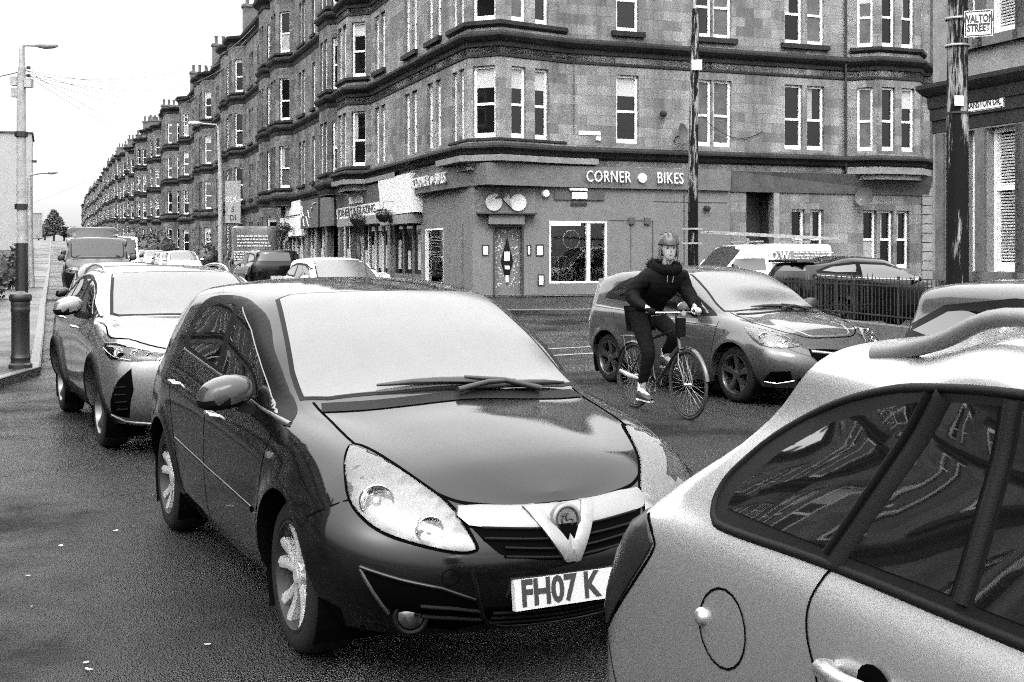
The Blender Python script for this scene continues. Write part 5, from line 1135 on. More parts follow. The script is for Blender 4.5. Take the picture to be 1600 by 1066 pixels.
hc = loc_from_wheel((-.925, 4.97), HATCH, HH)
B = car('dark hatchback parked in the foreground facing the camera with a wet white-looking windscreen', HATCH, PC['dark'], hc, HH); hero = B
wheels(B, .222, 'alloy', 'twin', .215, steer=0)
DLO = [(2.32, .895), (2.05, 1.01), (1.83, 1.14), (1.53, 1.30), (1.3, 1.37), (1.0, 1.405), (.6, 1.40), (.33, 1.365), (.2, 1.28), (.17, 1.18), (.24, 1.085), (1.2, 1.012), (1.92, .93)]
PANES = [[(2.13, .925), (1.97, .985), (1.70, 1.14), (1.46, 1.255), (1.30, 1.31), (1.17, 1.355), (1.19, 1.035), (1.9, .952)], [(1.05, 1.365), (.72, 1.36), (.47, 1.32), (.34, 1.25), (.30, 1.18), (.34, 1.105), (1.07, 1.05)]]
def shrink(p, k=.0): return p
glazing(B, DLO, PANES)
T = B.t
groove(B, [(-x, z) for x, z in [(2.3, .903), (1.92, .93), (1.2, 1.01), (.2, 1.082)]], SIDE, M['satin'], 'window_trim', T, w_=.016, off=.007, mirror=True, is3d=False, round_=True)
# windscreen and rear glass
def topd(pts): return [(p[0], p[1], 0) for p in pts]
WS = [(2.27, 0), (2.255, .3), (2.21, .59), (2.15, .70), (1.95, .685), (1.6, .625), (1.36, .585), (1.325, .50), (1.39, .3), (1.415, 0), (1.39, -.3), (1.325, -.50), (1.36, -.585), (1.6, -.625), (1.95, -.685), (2.15, -.70), (2.21, -.59), (2.255, -.3)]
decal(B, topd(WS), TOP, M['rubber'], 'windscreen_seal', T, off=.002, step=.06)
decal(B, topd(WS), TOP, M['wscreen'], 'windscreen', T, off=.0055, step=.06, inset=.022)
groove(B, [(2.27, -.64, 0), (2.33, -.4, 0), (2.35, 0, 0), (2.33, .4, 0), (2.27, .64, 0)], TOP, M['plastic'], 'cowl', T, w_=.085, off=.004, smooth=4)
def wiper(B, p0, p1, p2, T):
    th = bpy.data.objects.new('wiper', None); COL.objects.link(th); th.parent = T
    def on(p, e): h = B.bvh.ray_cast(V((p[0], p[1], 4)), V((0, 0, -1))); return h[0]+h[1]*e if h[1].z > 0 else h[0]-h[1]*e
    g = MB(); g.tube([on(p0, .025), on((lerp(p0[0], p1[0], .5), lerp(p0[1], p1[1], .5)), .045), on(p1, .04)], [.014, .012, .008], 8); g.build('wiper_arm', M['black'], th, smooth=60)
    g = MB(); g.tube([on((lerp(p1[0], p2[0], t), lerp(p1[1], p2[1], t)), .022) for t in (-.9, -.6, -.3, 0, .3, .6, 1)], [.008, .014, .016, .018, .016, .014, .006], 6); g.build('wiper_blade', M['black'], th, smooth=60)
wiper(B, (2.3, .42), (2.24, .05), (2.2, -.36), T); wiper(B, (2.22, -.1), (2.14, -.36), (2.09, -.58), T) if False else wiper(B, (2.335, -.02), (2.26, .3), (2.2, .6), T)
# bonnet gap, doors, rocker lines
BN = [(2.2, -.655), (2.36, -.65), (2.7, -.64), (2.9, -.575), (3.06, -.49), (3.134, -.42), (3.175, -.33), (3.21, -.17), (3.22, 0)]
def sym(pts): return pts+[(p[0], -p[1])+tuple(p[2:]) for p in reversed(pts[:-1])]
groove(B, [(x, y, 0) for x, y in sym(BN)], TOP, M['gap'], 'bonnet_gap', T, w_=.011, off=.0012, smooth=4)
def body_line(pts, w_=.008, m='gap', off=.001, mirror=True): return groove(B, [(-x, z) for x, z in pts], SIDE, M[m], 'panel_gap', T, w_=w_, mirror=mirror, is3d=False, smooth=5, off=off)
body_line([(2.2, .88), (2.2, .72), (2.15, .5), (2.1, .33), (2.0, .25)]); body_line([(1.08, 1.0), (1.1, .8), (1.08, .5), (1.03, .25)])
body_line([(.2, 1.07), (.16, .95), (.25, .8), (.36, .62), (.42, .45), (.46, .26)])
groove(B, [(-x, z) for x, z in [(2.04, .5), (1.2, .535), (.4, .59)]], SIDE, PC['dark'], 'rubbing_strip', T, w_=.03, off=.008, mirror=True, is3d=False, round_=True)
handle(B, T, 1.28, .83); handle(B, T, .33, .90)
M['mirrorgrey'] = paint('grey_mirror_cap', .03, .3, .4, ci=1.4)
mirror_(T, B, 1.80, .985, .83, M['mirrorgrey'], (.13, .13, .09), both=False)
groove(B, [(-2.99, .70), (-2.92, .655), (-2.845, .62)], SIDE, M['gap'], 'panel_gap', T, w_=.007, mirror=True, is3d=False)
FQ = view(-42, 8); FV = view(-25, 0)
HL = [(2.70, -.645, .858), (2.80, -.60, .838), (2.95, -.545, .79), (3.06, -.492, .741), (3.135, -.436, .69), (3.20, -.405, .64), (3.275, -.375, .55), (3.285, -.39, .528), (3.267, -.46, .53), (3.214, -.585, .562), (3.149, -.68, .597), (3.08, -.735, .64), (2.995, -.765, .70), (2.88, -.745, .785), (2.76, -.695, .84)]
decal(B, HL, FQ, M['gap'], 'headlight_seal', T, off=.0015, mirror=True, inset=-.008, smooth=3)
def headlight(B, T, HL, FQ, bulge=.02, bowls=(), m='reflector', smooth=3, cover_=True, bw=.03):
    r = decal(B, HL, FQ, M[m], 'headlight', T, off=.004, mirror=True, inset=.004, smooth=smooth)
    for (p3, rad, kind) in bowls:
        h = proj(B, V(p3), FQ)
        if h[0] is None: continue
        for k, ob in enumerate(r):
            if k and B.sp is HATCH: continue
            sy = 1 if k == 0 else -1; c = V((h[0].x, h[0].y*sy, h[0].z)); ax = (h[1]*.3+V((1, -.15, .05))).normalized(); ax = V((ax.x, ax.y*sy, ax.z)); c = c+ax*.004
            g = MB(); g.lathe([(rad*1.08, -.02), (rad*1.06, .014), (rad, .018), (rad*.9, .008), (rad*.6, .0)], c, ax, 28); g.build('lamp_bezel', M['chrome'], ob, smooth=50)
            g = MB(); g.lathe([(rad*.92, .008), (rad*.7, .002), (rad*.4, -.0), (rad*.3, .0), (rad*.22, .012), (0, .016)], c, ax, 28); g.build('lamp_bowl', M['bowl' if kind == 0 else 'bowld'], ob, smooth=50)
    if cover_:
        a = decal(B, HL, FQ, M['lens'], 'lens', T, off=.008, bulge=bulge, bw=bw, mirror=True, inset=.002, smooth=smooth, step=.03)
        for x, y in zip(a, r): x.parent = y; 
M['bowl'] = mat('lamp_bowl', .4, .12, metal=1, var=.5, vs=45); M['bowld'] = mat('dark_lamp_bowl', .25, .1, metal=1, var=.6, vs=40)
headlight(B, T, HL, FQ, .022, [((3.03, -.66, .69), .062, 1), ((3.19, -.52, .60), .05, 1)])
# grille: dark opening, slats, silver bar with a V and a round badge
def yz(pts): return pts
GR = [(-.40, .675), (-.25, .668), (0, .662), (.25, .668), (.40, .675), (.37, .60), (.31, .53), (.24, .495), (0, .465), (-.24, .495), (-.31, .53), (-.37, .60)]
decal(B, GR, FRONT, M['gap'], 'grille', T, off=.003, is3d=False, smooth=2)
for z in (.60, .565, .53, .50): w2 = .34 if z > .55 else .27; groove(B, [(-w2, z), (0, z-.022), (w2, z)], FRONT, M['plastic'], 'grille_slat', T, w_=.012, off=.014, is3d=False, smooth=5, round_=True)
decal(B, [(-.40, .672), (-.2, .662), (0, .657), (.2, .662), (.40, .672), (.385, .612), (.2, .59), (0, .583), (-.2, .59), (-.385, .612)], FRONT, M['satin'], 'grille_bar', T, off=.012, is3d=False, bulge=.006, bw=.012, smooth=2)
for sv in (1, -1): decal(B, [(sv*.155, .655), (sv*.10, .657), (0, .515), (0, .458), (sv*.03, .46)], FRONT, M['satin'], 'grille_bar', T, off=.022, is3d=False, bulge=.006, bw=.01, step=.03)
decal(B, [(-.075, .59), (.075, .59), (0, .527)], FRONT, M['gap'], 'grille', T, off=.021, is3d=False, step=.03)
h = proj(B, V((3, .004, .61)), FRONT); bx_ = h[0].x
g = MB(); g.lathe([(0, -.02), (.062, -.02), (.062, .008), (.055, .012), (.047, .012), (.047, .008), (.0, .008)], (bx_+.024, 0, .61), V((1, 0, .1)), 32); bd_ = g.build('badge', M['satin'], T, smooth=30)
g = MB(); g.lathe([(.050, .0135), (.044, .0135)], (bx_+.024, 0, .61), V((1, 0, .1)), 32); g.build('badge_ring', M['black'], bd_)
def flatpoly(pts, c, m, name, par, th_=.003): g = MB(); a = [V((c[0], c[1]+y, c[2]+z)) for y, z in pts]; g.quad(*a); g.quad(*[p+V((th_, 0, 0)) for p in a]); g.build(name, m, par, fix=False)
bc = (bx_+.034, 0, .61)
g = MB()
g.tube([V((bc[0], y, bc[2]+z)) for y, z in ((-.022, -.022), (.0, -.024), (.022, -.018), (.026, -.002), (.012, .004), (-.004, -.002), (-.006, .012), (.006, .024), (-.012, .026), (-.022, .018), (-.012, .012), (-.024, .0), (-.02, -.012))], .0035, 6); g.build('badge_emblem', M['black'], bd_, smooth=60)
# bumper: number plate, lower grille, fog lamps
def number_plate(B, T, y0, z0, text, size=.086, nx=.005, front=True, tilt=-6):
    h = proj(B, V((0, y0, z0)), FRONT if front else REAR); s = 1 if front else -1
    c = V((h[0].x+s*.018, y0, z0)); th = bpy.data.objects.new('number_plate', None); COL.objects.link(th); th.parent = T; th.location = c; th.rotation_euler = (0, R(tilt)*s, 0)
    g = MB(); g.box(-.02, .006, -.26, .26, -.056, .056) if front else g.box(-.006, .02, -.26, .26, -.056, .056); g.build('plate', M['plate'], th)
    text3(text, size, wmat((s*.0075, -.235*s, 0), (0, s, 0)), M['blackletter'], 'lettering', th, .0006, .82, .0045, align='LEFT'); return th
text3_ready = 'text3' in globals()
number_plate(B, T, .01, .36, 'FH07 K', .132, tilt=-8)
LI = [(-.36, .31), (0, .285), (.36, .31), (.30, .24), (.2, .215), (0, .205), (-.2, .215), (-.30, .24)]
decal(B, LI, FRONT, M['gap'], 'lower_grille', T, off=.003, is3d=False, smooth=3)
for z in (.285, .262, .24): groove(B, [(-.3, z), (0, z-.018), (.3, z)], FRONT, M['plastic'], 'grille_slat', T, w_=.011, off=.010, is3d=False, smooth=5, round_=True)
for s in (1, -1): groove(B, [(s*.40, .47), (s*.375, .36), (s*.31, .245), (s*.2, .205), (0, .195)], FRONT, PC['dark'], 'bumper_crease', T, w_=.018, off=.007, is3d=False, smooth=5, round_=True)
FGV = view(-30, 0)
FG = [(3.13, -.775, .475), (3.2, -.64, .43), (3.27, -.51, .395), (3.285, -.36, .33), (3.27, -.34, .235), (3.2, -.45, .215), (3.17, -.56, .24), (3.144, -.657, .30), (3.151, -.725, .383)]
decal(B, FG, FGV, M['gap'], 'fog_lamp_recess', T, off=.0025, mirror=True, smooth=1)
for q in range(2): groove(B, [(3.2, -.56, .335-.045*q), (3.27, -.46, .32-.045*q), (3.28, -.36, .30-.04*q)], FGV, M['plastic'], 'grille_slat', T, w_=.012, off=.012, mirror=True, round_=True)
groove(B, [(3.13, -.775, .48), (3.2, -.64, .437), (3.27, -.51, .402), (3.285, -.38, .35)], FGV, PC['dark'], 'bumper_crease', T, w_=.016, off=.009, mirror=True, round_=True)
groove(B, [(3.13, -.775, .475), (3.135, -.72, .385), (3.13, -.66, .30)], FGV, PC['mid'], 'bumper_crease', T, w_=.014, off=.009, mirror=True, round_=True)
for sy in (1, -1):
    h = proj(B, V((3.18, -.6, .285)), FGV); c = V((h[0].x+.008, h[0].y*sy*1, h[0].z)); ax = V((1, -.35*sy, 0)).normalized()
    g = MB(); g.lathe([(.068, -.02), (.066, .006), (.058, .012), (.05, .004)], c, ax, 28); fo = g.build('fog_lamp', M['plastic'], T, smooth=40); g = MB(); g.lathe([(.05, .0), (.03, .010), (0, .014)], c, ax, 28); g.build('fog_lens', M['bowld'], fo, smooth=60)
g = MB(); h = proj(B, V((3.28, -.48, .44)), FRONT)
groove(B, [(-.48+.032*math.cos(a*.5236), .44+.03*math.sin(a*.5236)) for a in range(12)], FRONT, M['gap'], 'towing_cap', T, w_=.004, off=.001, is3d=False, close=True)
# door-sill shade gap, indicator, aerial
for sy in (-1, 1):
    h = B.bvh.ray_cast(V((2.256, 3*sy, .775)), V((0, -sy, 0))); c = h[0]; g = MB(); g.obox(c+V((0, sy*.004, 0)), V((1, 0, 0)), V((0, 1, 0)), V((0, 0, 1)), .022, .006, .014); g.build('side_indicator', M['chrome'], T)
h = B.bvh.ray_cast(V((1.1, .003, 4)), V((0, 0, -1))); ant = MB(); ant.tube([h[0]-V((0, 0, .01)), h[0]+V((0, 0, .025))], [.022, .016], 10); ant.tube([h[0]+V((0, 0, .02)), h[0]+V((-.12, 0, .25))], [.006, .003], 6); ant.build('aerial', M['black'], T, smooth=50)
# ---- other vehicles
def mkspec(wb, ro, fo, W, H, wr, cowl, wtop, rtop, belt, nz, clr=.2, tumble=.73, bon=.0, rbelt=None, roofr=None, flare=.015, shear=None, rx=None, fx=None, dx=.07, nc=10, subn=4, ar=None, hipz=.38, pw=(3.0, 2.6), noseh=None, ry=None):
    hw = W/2; cx, cz = cowl; bz0, bz1 = belt; L1 = wb+fo; ar = ar or wr+.045; xr = -(ar+.03); xf = wb+ar+.02; wx = wtop
    roofz = H; rr = roofr if roofr is not None else H-.07; m = (wx+rtop)/2
    rx = rx or [.05, .01, 0, .0, .03, .08, .13, .16, .17]; fx = fx or [.10, .02, 0, .02, .06, .09, .12, .13, .14]
    E = [-ro+a for a in rx]; Fx = [L1-a for a in fx]; n4 = nz-.06
    ry1, ry2, ry3 = (ry*.97, ry, ry) if ry else (.93, .96, .94)
    rows = [
     ([(-ro, .80*hw), (0, .88*hw), (wb, .88*hw), (L1, .76*hw)], [(-ro, clr+.08), (0, clr+.02), (wb*.5, clr-.01), (wb, clr), (L1, clr+.01)], E[0], Fx[0]),
     ([(-ro, ry1*hw), (0, .955*hw), (wb, .96*hw), (L1, .9*hw)], [(-ro, clr+.2), (wb*.5, clr+.13), (L1, clr+.14)], E[1], Fx[1]),
     ([(-ro, ry2*hw), (0, hw), (wb*.5, .985*hw), (wb, hw), (L1, .95*hw)], [(-ro, hipz*H+.05), (wb*.5, hipz*H), (L1, hipz*H-.06)], E[2], Fx[2]),
     ([(-ro, ry3*hw), (0, .985*hw), (wb, .985*hw), (L1, .93*hw)], [(-ro, bz0-.13), (wb*.5, (bz0+bz1)/2-.13), (cx, bz1-.15), (L1, nz-.2)], E[3], Fx[3]),
     ([(-ro, .88*hw), (0, .92*hw), (cx-.1, .92*hw), (cx+.35, .88*hw), (L1-.2, .76*hw)], [(-ro, bz0), (wb*.5, (bz0+bz1)/2), (cx-.1, bz1), (cx+.3, bz1-.03), (L1-.45, (bz1+n4)/2), (L1, n4-.07)], E[4], Fx[4]),
     ([(-ro+.1, (.44+.44*tumble+.0)*hw), (0, (.46+.46*tumble)*hw), (cx-.45, .85*hw), (cx-.05, .83*hw), (cx+.35, .72*hw), (L1-.2, .58*hw)], [(-ro+.05, lerp(bz0, rr, .48)), (m, lerp(bz0, H, .48)), (lerp(wx, cx, .45), lerp(H-.1, bz1, .55)), (cx-.08, cz-.05), (cx+.2, cz-.05), (L1-.5, (cz+nz)/2-.02), (L1, nz-.10)], E[5], Fx[5]),
     ([(rtop, tumble*hw*.95), (m, tumble*hw), (wx, tumble*hw), (cx-.4, .77*hw), (cx, .72*hw), (cx+.35, .52*hw), (L1-.2, .44*hw)], [(rtop-.1, rr-.04), (rtop+.3, rr), (m, H-.075), (wx-.1, H-.11), (lerp(wx, cx, .5), lerp(H-.12, cz-.02, .54)), (cx-.08, cz-.01), (cx+.2, cz-.03), (L1-.5, (cz+nz)/2), (L1, nz-.06)], E[6], Fx[6]),
     ([(rtop, .44*hw), (m, .48*hw), (cx, .42*hw), (cx+.4, .28*hw), (L1, .24*hw)], [(rtop-.1, rr+.0), (rtop+.3, rr+.04), (m, H-.018), (wx-.02, H-.06), (lerp(wx, cx, .5), lerp(H-.06, cz, .52)), (cx-.03, cz+.005), (cx+.22, cz-.012), (L1-.5, (cz+nz)/2+.015), (L1, nz-.045)], E[7], Fx[7]),
     ([(rtop, 0), (L1, 0)], [(rtop-.1, rr+.01), (rtop+.3, rr+.055), (m, H), (wx, H-.05), (lerp(wx, cx, .5), lerp(H-.05, cz, .5)), (cx, cz), (cx+.25, cz-.01), (L1-.5, (cz+nz)/2+.02), (L1, nz-.04)], E[8], Fx[8])]
    return dict(wheels=[(0, hw-.02), (wb, hw-.02)], wr=wr, ar=ar, hw=hw, len=(-ro, L1), caps=(xr, xf), pw=pw, flare=flare, sub=subn, dx=dx, nc=nc, rows=rows, zb=clr, shear=shear or {}, P=dict(wb=wb, ro=ro, fo=fo, W=W, H=H, cowl=cowl, wtop=wtop, rtop=rtop, belt=belt, nz=nz, tumble=tumble, L1=L1))
def std_glass(B, ws='wscreen', rear=True, side=True, tint='swindow', npane=2, dlo=None, rearz=None, wsin=.03):
    """glass, lamps and gaps for a car from its spec"""
    q = B.sp['P']; hw = q['W']/2; cx, cz = q['cowl']; wx = q['wtop']; T = B.t; tb = q['tumble']; out = {}
    a, b = .76*hw, tb*hw*.93
    half = [(cx-.06, 0), (cx-.075, .45*hw), (cx-.13, .70*hw), (cx-.2, .765*hw), (lerp(cx, wx, .6), .5*(a+b)*.99), (wx-.02, b*.94), (wx-.03, b*.86), (wx+.04, .4*hw), (wx+.06, 0)]
    WS_ = half+[(x, -y) for x, y in half[-2:0:-1]]
    decal(B, [(x, y, 0) for x, y in WS_], TOP, M['rubber'], 'windscreen_seal', T, off=.002, step=.1); decal(B, [(x, y, 0) for x, y in WS_], TOP, M[ws], 'windscreen', T, off=.006, step=.1, inset=wsin)
    return out
def front_lamps(B, pts, yaw=-40, m='reflector', bowls=(), bulge=.015):
    headlight(B, B.t, pts, view(yaw, 5), bulge, bowls, m=m, smooth=2)
# silver estate, right foreground
EST = mkspec(2.6, .84, .85, 1.74, 1.50, .315, (2.2, 1.06), 1.3, .05, (1.07, 1.03), .78, tumble=.76, roofr=1.45, shear={8: .40, 7: .38, 6: .33, 5: .20}, rx=[.04, .0, 0, .18, .33, .52, .66, .71, .73], dx=.045, nc=16, subn=6, flare=.0, pw=(5.5, 2.4), hipz=.42, ry=.995)
fE = V((.3535, -.9354, 0)); lE = V((.9354, .3535, 0)); oE = V((.4376, 2.523, 0))+lE*.875+fE*.08
EB = car('silver estate car filling the right foreground, seen from its rear right corner', EST, PC['silver'], (oE.x, oE.y, 0), math.atan2(fE.y, fE.x)); wheels(EB, .205, 'alloy', 'five')
std_glass(EB)
# pale grey SUV behind the hatchback
SUV = mkspec(2.64, .9, .93, 1.84, 1.53, .345, (2.28, 1.07), 1.38, -.35, (1.1, 1.02), .93, clr=.24, tumble=.72, flare=.03, ar=.405, dx=.06, hipz=.40, roofr=1.42)
sh_ = R(-63); SB = car('pale grey sport utility car parked behind the dark hatchback', SUV, PC['suv'], loc_from_wheel((-3.53, 10.34), SUV, sh_), sh_); wheels(SB, .235, 'alloydark', 'five', wd=.22); std_glass(SB)
# grey hatchback behind the cyclist
H2 = dict(HATCH); h2 = R(-61); CB2 = car('grey metallic hatchback with dark alloy wheels behind the cyclist', H2, PC['mid'], loc_from_wheel((2.44, 13.45), H2, h2), h2); wheels(CB2, .22, 'alloydark', 'five', wd=.215)
# details: silver estate
def sv(pts): return [(-x, z) for x, z in pts]
def sdec(B, pts, m, name, off, step=.04, smooth=0, mirror=True, bulge=0, bw=.03, parent=None): return decal(B, sv(pts), SIDE, M[m] if isinstance(m, str) else m, name, parent or B.t, off=off, is3d=False, mirror=mirror, step=step, smooth=smooth, bulge=bulge, bw=bw)
def sgroove(B, pts, m, name, w_=.007, off=.001, smooth=0, round_=False, mirror=True, close=False): return groove(B, sv(pts), SIDE, M[m] if isinstance(m, str) else m, name, B.t, w_=w_, off=off, is3d=False, smooth=smooth, mirror=mirror, round_=round_, close=close)
OUT = [(-.25, 1.065), (-.255, 1.095), (-.235, 1.14), (-.14, 1.228), (0, 1.303), (.155, 1.352), (.314, 1.378), (.6, 1.392), (1.2, 1.37), (1.6, 1.27), (2.0, 1.09), (2.15, 1.02), (1.5, 1.03), (.685, 1.035), (.2, 1.04), (-.16, 1.032), (-.225, 1.042)]
sdec(EB, OUT, 'rubber', 'window_surround', .004, step=.05, smooth=3)
sgroove(EB, OUT, 'plastic', 'window_seal', w_=.018, off=.009, round_=True, close=True, smooth=4)
M['estglass'] = mat('estate_window_glass', .004, .02, spec=1.0, ior=1.85)
for pn in ([(-.19, 1.07), (-.18, 1.115), (-.08, 1.205), (.06, 1.285), (.21, 1.33), (.30, 1.35), (.205, 1.065)], [(.40, 1.362), (.52, 1.37), (.52, 1.065), (.25, 1.065)], [(.575, 1.37), (.93, 1.365), (.93, 1.06), (.575, 1.063)], [(1.02, 1.35), (1.3, 1.31), (1.65, 1.2), (1.98, 1.06), (1.02, 1.058)]): sdec(EB, pn, 'estglass', 'side_window', .008)
sgroove(EB, [(.37, 1.372), (.215, 1.045)], 'plastic', 'window_pillar', w_=.05, off=.014, round_=True); sgroove(EB, [(.335, 1.37), (.19, 1.055)], 'rubber', 'window_pillar', w_=.012, off=.02, round_=True); sgroove(EB, [(.546, 1.38), (.547, 1.056)], 'plastic', 'window_pillar', w_=.03, off=.018, round_=True)
sgroove(EB, [(.214, 1.035), (.2, 1.02), (.188, .965), (.20, .91), (.239, .843), (.30, .70), (.38, .5), (.42, .28)], 'gap', 'panel_gap', w_=.006, smooth=5)
sgroove(EB, [(.95, 1.04), (.97, .8), (.95, .3)], 'gap', 'panel_gap', smooth=4)
FLc = (-.097, .842); sgroove(EB, [(FLc[0]+.097*math.cos(a*.3142), FLc[1]+.082*math.sin(a*.3142)) for a in range(20)], 'gap', 'fuel_flap', w_=.005, close=True, mirror=False) if False else groove(EB, [(-(FLc[0]+.092*math.cos(a*.3142)), FLc[1]+.08*math.sin(a*.3142)) for a in range(20)], SIDE, M['gap'], 'tmp', EB.t, w_=.005, is3d=False, close=True)
tmp = bpy.data.objects['tmp']; tmp.data.transform(Matrix.Diagonal((1, -1, 1, 1))); tmp.data.flip_normals(); tmp.name = 'fuel_flap'
def side_pt(B, x, z, sy=-1): h = B.bvh.ray_cast(V((x, 3*sy, z)), V((0, -sy, 0))); return h[0], (h[1] if h[1].y*sy > 0 else -h[1])
c, n = side_pt(EB, -.178, .845); g = MB(); g.lathe([(.02, -.01), (.02, .006), (.014, .014), (0, .017)], c, n, 20); g.build('fuel_flap_pull', PC['silver'], EB.t, smooth=60)
sdec(EB, [(-.505, .995), (-.445, .955), (-.435, .93), (-.53, .823), (-.70, .68), (-.82, .68), (-.81, .78), (-.72, .90), (-.62, .99)], 'redlens', 'tail_light', .006, smooth=2, bulge=.012, bw=.02)
sgroove(EB, [(-.505, 1.0), (-.435, .96), (-.425, .925), (-.53, .813), (-.69, .675)], 'gap', 'tail_light_gap', w_=.008, smooth=4)
sgroove(EB, [(-.70, .66), (-.67, .62), (-.62, .54), (-.55, .44)], 'gap', 'bumper_gap', w_=.006, smooth=3)
for z in (.86, .90): pass
c, n = side_pt(EB, .34, .885)
g = MB(); g.tube([c+V((-.06, -.004, -.004)), c+V((-.05, -.03, 0)), c+V((.02, -.042, 0)), c+V((.11, -.03, 0)), c+V((.125, -.002, 0))], [.014, .018, .017, .017, .014], 10); g.build('door_handle', PC['silver'], EB.t, smooth=60)
g = MB(); rows = [[c+V((.06, 0, 0))+V((math.cos(a*.3927)*r*1.3, .002+-.0035-.0*r, math.sin(a*.3927)*r)) for a in range(16)] for r in (.001, .02, .036)]; g.grid(rows, closeu=True); g.build('handle_recess', M['gap'], EB.t)
for sy in (-1, 1):
    pts = []
    for x, yy, e in ((.07, -.60, -.004), (.14, -.60, .008), (.26, -.60, .028), (.42, -.60, .042), (.7, -.605, .048), (1.2, -.60, .046), (1.5, -.595, .026), (1.58, -.59, -.004)):
        h = EB.bvh.ray_cast(V((x, yy*sy*-1 if sy > 0 else yy, 4)), V((0, 0, -1))); pts.append(h[0]+V((0, 0, e)))
    pts = smooth_poly(pts, 5, closed=False); rows = []
    for i, p in enumerate(pts):
        t = (pts[min(i+1, len(pts)-1)]-pts[max(0, i-1)]).normalized(); u = t.cross(V((0, 1, 0))).normalized()*-1; k = min(1, i/5, (len(pts)-1-i)/5); wd = .014+.012*(1-k) if i < 10 else .018; ht = .017+.008*(1-k)
        rows.append([p+V((0, 1, 0))*math.cos(a*.5236)*wd+u*math.sin(a*.5236)*ht for a in range(12)])
    g = MB(); g.grid(rows, closeu=True); g.build('roof_rail', M['rail'] if 'rail' in M else M.setdefault('rail', mat('satin_roof_rail', .16, .45, metal=.4, bump=.1, bs=200)), EB.t, smooth=60)
    groove(EB, [(.0, -.66*-sy if sy < 0 else .66, 0), (.4, .655*sy, 0), (1.2, .65*sy, 0)], TOP, M['gap'], 'roof_gutter', EB.t, w_=.008, off=.001) if False else None
mirror_(EB.t, EB, 1.95, 1.05, .80, PC['silver'])
# details: pale SUV
so_ = [(2.05, 1.075), (1.85, 1.18), (1.6, 1.29), (1.35, 1.37), (1.0, 1.425), (.6, 1.43), (.2, 1.40), (-.15, 1.33), (-.38, 1.22), (-.42, 1.17), (-.3, 1.15), (.4, 1.10), (1.3, 1.07), (1.95, 1.055)]
sdec(SB, so_, 'rubber', 'window_surround', .004, step=.06)
sgroove(SB, so_[:10], 'chrome', 'window_trim', w_=.016, off=.012, round_=True, smooth=3); sgroove(SB, [(-.3, 1.14), (.4, 1.09), (1.3, 1.06), (1.98, 1.045)], 'chrome', 'window_trim', w_=.014, off=.01, round_=True, smooth=3)
for pn in ([(1.9, 1.09), (1.6, 1.26), (1.35, 1.34), (1.15, 1.375), (1.12, 1.095)], [(1.02, 1.39), (.6, 1.395), (.25, 1.365), (.2, 1.13), (1.02, 1.10)], [(.12, 1.35), (-.12, 1.29), (-.3, 1.2), (.1, 1.14)]): sdec(SB, pn, 'swindow', 'side_window', .008, step=.05)
sh3 = [(2.87, -.868, .885), (3.1, -.80, .892), (3.3, -.702, .872), (3.45, -.50, .828), (3.475, -.53, .775), (3.35, -.72, .768), (3.205, -.862, .775), (3.0, -.88, .82)]
headlight(SB, SB.t, sh3, view(-42, 5), .012, [((3.22, -.80, .83), .04, 1), ((3.33, -.70, .83), .035, 1), ((3.41, -.59, .815), .03, 1)], m='gap', smooth=0)
groove(SB, [(2.87, -.868, .888), (3.1, -.80, .897), (3.3, -.702, .877), (3.455, -.50, .832)], view(-42, 5), M['chrome'], 'headlight_trim', SB.t, w_=.012, off=.014, mirror=True, round_=True)
groove(SB, [(2.9, -.86, .85), (3.2, -.80, .79), (3.35, -.72, .775)], view(-42, 5), M['chrome'], 'headlight_trim', SB.t, w_=.01, off=.016, mirror=True, round_=True)
groove(SB, [(x, y, 0) for x, y in sym([(2.2, -.80), (2.5, -.80), (2.87, -.82), (3.2, -.70), (3.38, -.53), (3.47, -.3), (3.49, 0)])], TOP, M['gap'], 'bonnet_gap', SB.t, w_=.011, smooth=3)
decal(SB, [(3.40, -.745, .72), (3.33, -.84, .62), (3.2, -.875, .45), (3.14, -.87, .33), (3.30, -.74, .31), (3.35, -.74, .38), (3.385, -.70, .55)], view(-40), M['gap'], 'side_intake', SB.t, off=.003, mirror=True, smooth=0)
for k in range(5): z = .38+k*.06; groove(SB, [(3.27, -.845, z), (3.37, -.77, z+.012)], view(-40), M['plastic'], 'intake_slat', SB.t, w_=.012, off=.012, mirror=True, round_=True) if k < 4 else None
groove(SB, [(3.13, -.88, .32), (3.25, -.78, .275), (3.42, -.5, .26), (3.5, 0, .255)], view(-35), M['satin'], 'bumper_trim', SB.t, w_=.018, off=.01, round_=True)
for (xw, _) in SUV['wheels']: sgroove(SB, [(xw-(.405+.03)*math.cos(math.pi*k/14), .345+(.405+.03)*math.sin(math.pi*k/14)) for k in range(-1, 16)], 'plastic', 'arch_cladding', w_=.055, off=.016, round_=True)
sgroove(SB, [(.5, .34), (2.15, .33)], 'plastic', 'sill_cladding', w_=.12, off=.012, round_=True)
sgroove(SB, [(2.15, 1.0), (2.18, .8), (2.1, .5), (2.05, .3)], 'gap', 'panel_gap', smooth=4); sgroove(SB, [(1.06, 1.04), (1.08, .8), (1.05, .3)], 'gap', 'panel_gap', smooth=4)
handle(SB, SB.t, 1.25, .95, .2); handle(SB, SB.t, .25, 1.0, .2); mirror_(SB.t, SB, 1.72, 1.15, .90, PC['suv'], (.11, .13, .10))
for sy in (-1, 1):
    pts = [SB.bvh.ray_cast(V((x, .60*sy, 4)), V((0, 0, -1)))[0]+V((0, 0, e)) for x, e in ((-.2, 0), (-.1, .04), (.4, .05), (.9, .045), (1.1, 0))]; g = MB(); g.tube(smooth_poly(pts, 4, closed=False), .016, 8); g.build('roof_rail', M['chrome'], SB.t, smooth=60)
